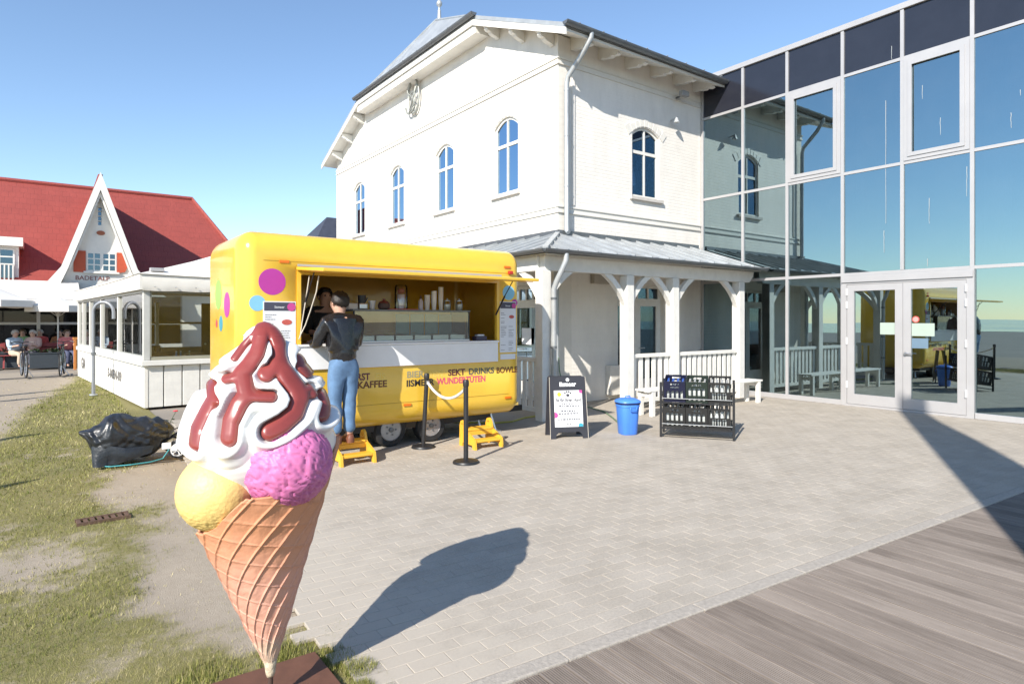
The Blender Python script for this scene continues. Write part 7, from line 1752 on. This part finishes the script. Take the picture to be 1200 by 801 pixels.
# bicycles
def torus_pts(c, r, n=28): return [(c[0]+r*math.cos(a), 0, c[1]+r*math.sin(a)) for a in np.linspace(0, 2*PI, n+1)[:-1]]
def bicycle(loc, rz, lab, col):
    t = empty('bicycle', loc, rz, lab, 'bicycle', 'bicycles parked by the terrace'); fmt = M('bike_'+lab.split()[0], col, 0.35, metal=0.2)
    r = 0.335
    for x in (-0.52, 0.52):
        w = MB().tube(torus_pts((x, r+0.02), r), 0.02, 8, closed=True).build('wheel', RUBBER, t, local=True, smooth=True)
        MB().tube(torus_pts((x, r+0.02), r-0.025), 0.009, 6, closed=True).build('rim', STEEL, w, local=True)
        sp = MB()
        for k in range(14):
            a = 2*PI*k/14; sp.cyl((x, 0, r+0.02), (x+(r-0.03)*math.cos(a), 0, r+0.02+(r-0.03)*math.sin(a)), 0.0025, n=4)
        sp.build('spokes', STEEL, w, local=True)
    f = MB(); bb = (-0.08, 0, 0.30); st = (-0.20, 0, 0.80); hd = (0.36, 0, 0.86); h2 = (0.39, 0, 0.72); rw_ = (-0.52, 0, r+0.02)
    for a, b, q in ((bb, st, 0.017), (bb, h2, 0.019), (st, hd, 0.016), (hd, h2, 0.02), (rw_, bb, 0.012), (rw_, (-0.19, 0, 0.74), 0.010), (h2, (0.52, 0, r+0.02), 0.014)): f.cyl(a, b, q, n=8)
    f.build('frame', fmt, t, local=True)
    MB().tube([(0.30, -0.28, 1.0), (0.38, -0.16, 1.03), (0.36, 0, 1.0), (0.38, 0.16, 1.03), (0.30, 0.28, 1.0)], 0.013, 8).cyl((0.36, 0, 1.0), (0.36, 0, 0.84), 0.013, n=8).build('handlebar', BLACK_M, t, local=True)
    MB().sphere((-0.24, 0, 0.93), 0.12, 12, (1.1, 0.65, 0.3)).cyl((-0.22, 0, 0.92), (-0.20, 0, 0.79), 0.013, n=8).build('saddle', BLACK, t, local=True, smooth=True)
    MB().lathe([(0.09, -0.006), (0.09, 0.006)], 20, Matrix.Translation((-0.08, -0.05, 0.30)) @ Matrix.Rotation(PI/2, 4, 'X')).beam((-0.08, -0.06, 0.30), (0.05, -0.07, 0.18), 0.015, 0.02).beam((-0.08, 0.06, 0.30), (-0.21, 0.07, 0.42), 0.015, 0.02).build('crank', STEEL, t, local=True)
    MB().bbox(-0.72, -0.32, -0.06, 0.06, 0.73, 0.75, 0.004).cyl((-0.68, 0.05, 0.735), (-0.52, 0.03, r+0.02), 0.006).cyl((-0.68, -0.05, 0.735), (-0.52, -0.03, r+0.02), 0.006).build('carrier', BLACK_M, t, local=True)
    MB().cyl((-0.15, -0.02, 0.28), (-0.22, -0.20, 0.01), 0.01).build('kickstand', STEEL, t, local=True)
q = onZ(28, 441.5); bicycle((q.x, q.y, 0), R(97), 'black bicycle parked on its stand in front of the terrace', (0.02, 0.02, 0.025))
q = onZ(73, 439.5); bicycle((q.x, q.y, 0), R(84), 'slate-green bicycle parked beside the orange board stand', (0.07, 0.10, 0.09))
# orange board stand and thin kerb line of the terrace
q = onZ(88, 433); ob = empty('orange_board_stand', (q.x, q.y, 0), 0.2, 'orange wooden board stand at the pavilion end of the terrace', 'board stand')
ORW = M('orange_wood', (0.70, 0.27, 0.07), 0.6, var=0.1)
for x in (0.0, 0.62): MB().box(x-0.035, x+0.035, -0.03, 0.03, 0, 1.02).build('post', ORW, ob, local=True)
MB().box(-0.06, 0.68, -0.035, 0.035, 1.022, 1.10).build('top_bar', ORW, ob, local=True); MB().box(0.04, 0.58, -0.01, 0.01, 0.25, 0.98).build('board', M('chalkboard', (0.06, 0.06, 0.07), 0.8), ob, local=True)
a, b = onZ(-60, 447), onZ(92, 439)
ck = MB(); ck.beam((a.x, a.y, -0.02), (b.x, b.y, -0.02), 0.10, 0.05); tag(ck.build('terrace_kerb', M('kerb_dark', (0.16, 0.15, 0.14), 0.9)), kind='structure')

# dark slate roof of a house far behind the trailer
q = onY(388, 262, 40); sh_ = empty('slate_roof_house', (q.x+4, 43, 0), 0, 'distant house with dark slate roof peeping past the white gable', 'house')
MB().box(q.x-1, q.x+9, 40, 46, 0, q.z-2.2).build('wall', M('far_brick', (0.3, 0.2, 0.16), 0.8), sh_)
SLATE = M('slate', (0.05, 0.055, 0.075), 0.6, var=0.2, vscale=3)
MB().plate([(q.x-1.6, 39.6, q.z-2.2), (q.x+9.5, 39.6, q.z-2.2), (q.x+9.5, 43, q.z+0.9), (q.x+0.8, 43, q.z+0.9)], (0, 0, -1), 0.15).plate([(q.x-1.6, 46.4, q.z-2.2), (q.x+0.8, 43, q.z+0.9), (q.x+9.5, 43, q.z+0.9), (q.x+9.5, 46.4, q.z-2.2)], (0, 0, -1), 0.15).plate([(q.x-1.6, 39.6, q.z-2.2), (q.x+0.8, 43, q.z+0.9), (q.x-1.6, 46.4, q.z-2.2)], (0, 0, -1), 0.15).build('roof', SLATE, sh_)

# ================================================================== ADDED THINGS OUTSIDE THE FRAME WHOSE SHADOWS FALL INTO IT
# pole and cloth added behind the viewpoint, shaped to cast one broad shadow
sdir = Vector((SUN_TRAVEL.x, SUN_TRAVEL.y, 0)); sperp = Vector((-sdir.y, sdir.x, 0))
BACK = 7.2
base = Vector((7.14, 2.27, 0))-sdir*BACK-sperp*0.02
bf_ = empty('shadow_pole', base, 0, 'added unseen tall pole with long pale cloth, shaped to cast a shadow into view', 'shadow_pole')
tanE = math.tan(SUN_EL); zof = lambda q: (BACK+q)*tanE          # height whose shadow falls q metres past the kerb point
ks = [-2.6, -2.2, -0.6, 1.6, 3.4, 5.0, 5.9, 6.5]; kw = [0.62, 0.80, 0.82, 0.76, 0.62, 0.44, 0.40, 0.36]
zs = np.linspace(zof(-2.6), zof(6.5), 26); bm_ = MB()
for z in zs:
    w = np.interp(z, [zof(q) for q in ks], kw)
    for i in range(5):
        q = i/4; p = base-sperp*(w*q)+sdir*(0.03*math.sin(z*2+q*3)); bm_.v.append((p.x, p.y, z))
bm_.f = [(i*5+k, i*5+k+1, (i+1)*5+k+1, (i+1)*5+k) for i in range(25) for k in range(4)]
bm_.build('shadow_cloth', FABRIC, bf_, smooth=True)
MB().tube([base, base+Vector((0, 0, 4.0)), base+Vector((0, 0, zof(6.5)+0.1))], [0.05, 0.04, 0.03], 12).build('pole', ALU, bf_, smooth=50)
MB().tube([base+Vector((0, 0, zof(6.5))), base-sperp*0.36+Vector((0, 0, zof(6.5)))], 0.015, 8).build('cloth_arm', ALU, bf_)
MB().lathe([(0.16, 0), (0.16, 0.04), (0.06, 0.10)], 20).build('foot', ALU, bf_, local=True)
# folded parasols added out of view to cast the shadows on the left
for i, (u, v, h) in enumerate(((92, 454, 2.5), (70, 462, 2.4), (60, 505, 2.3), (42, 560, 2.1))):
    tip = onZ(u, v); b_ = tip-sdir*(h/math.tan(SUN_EL))
    parasol((b_.x, b_.y, 0), 0, h*0.42, h, ('added unseen folded parasol casting the farthest path shadow', 'added unseen folded parasol casting the second path shadow', 'added unseen folded parasol casting the mid-lawn shadow', 'added unseen folded parasol casting the near-lawn shadow')[i], True, 'added shadow-casting parasols left of the lawn')
print('scene built', len(bpy.data.objects))
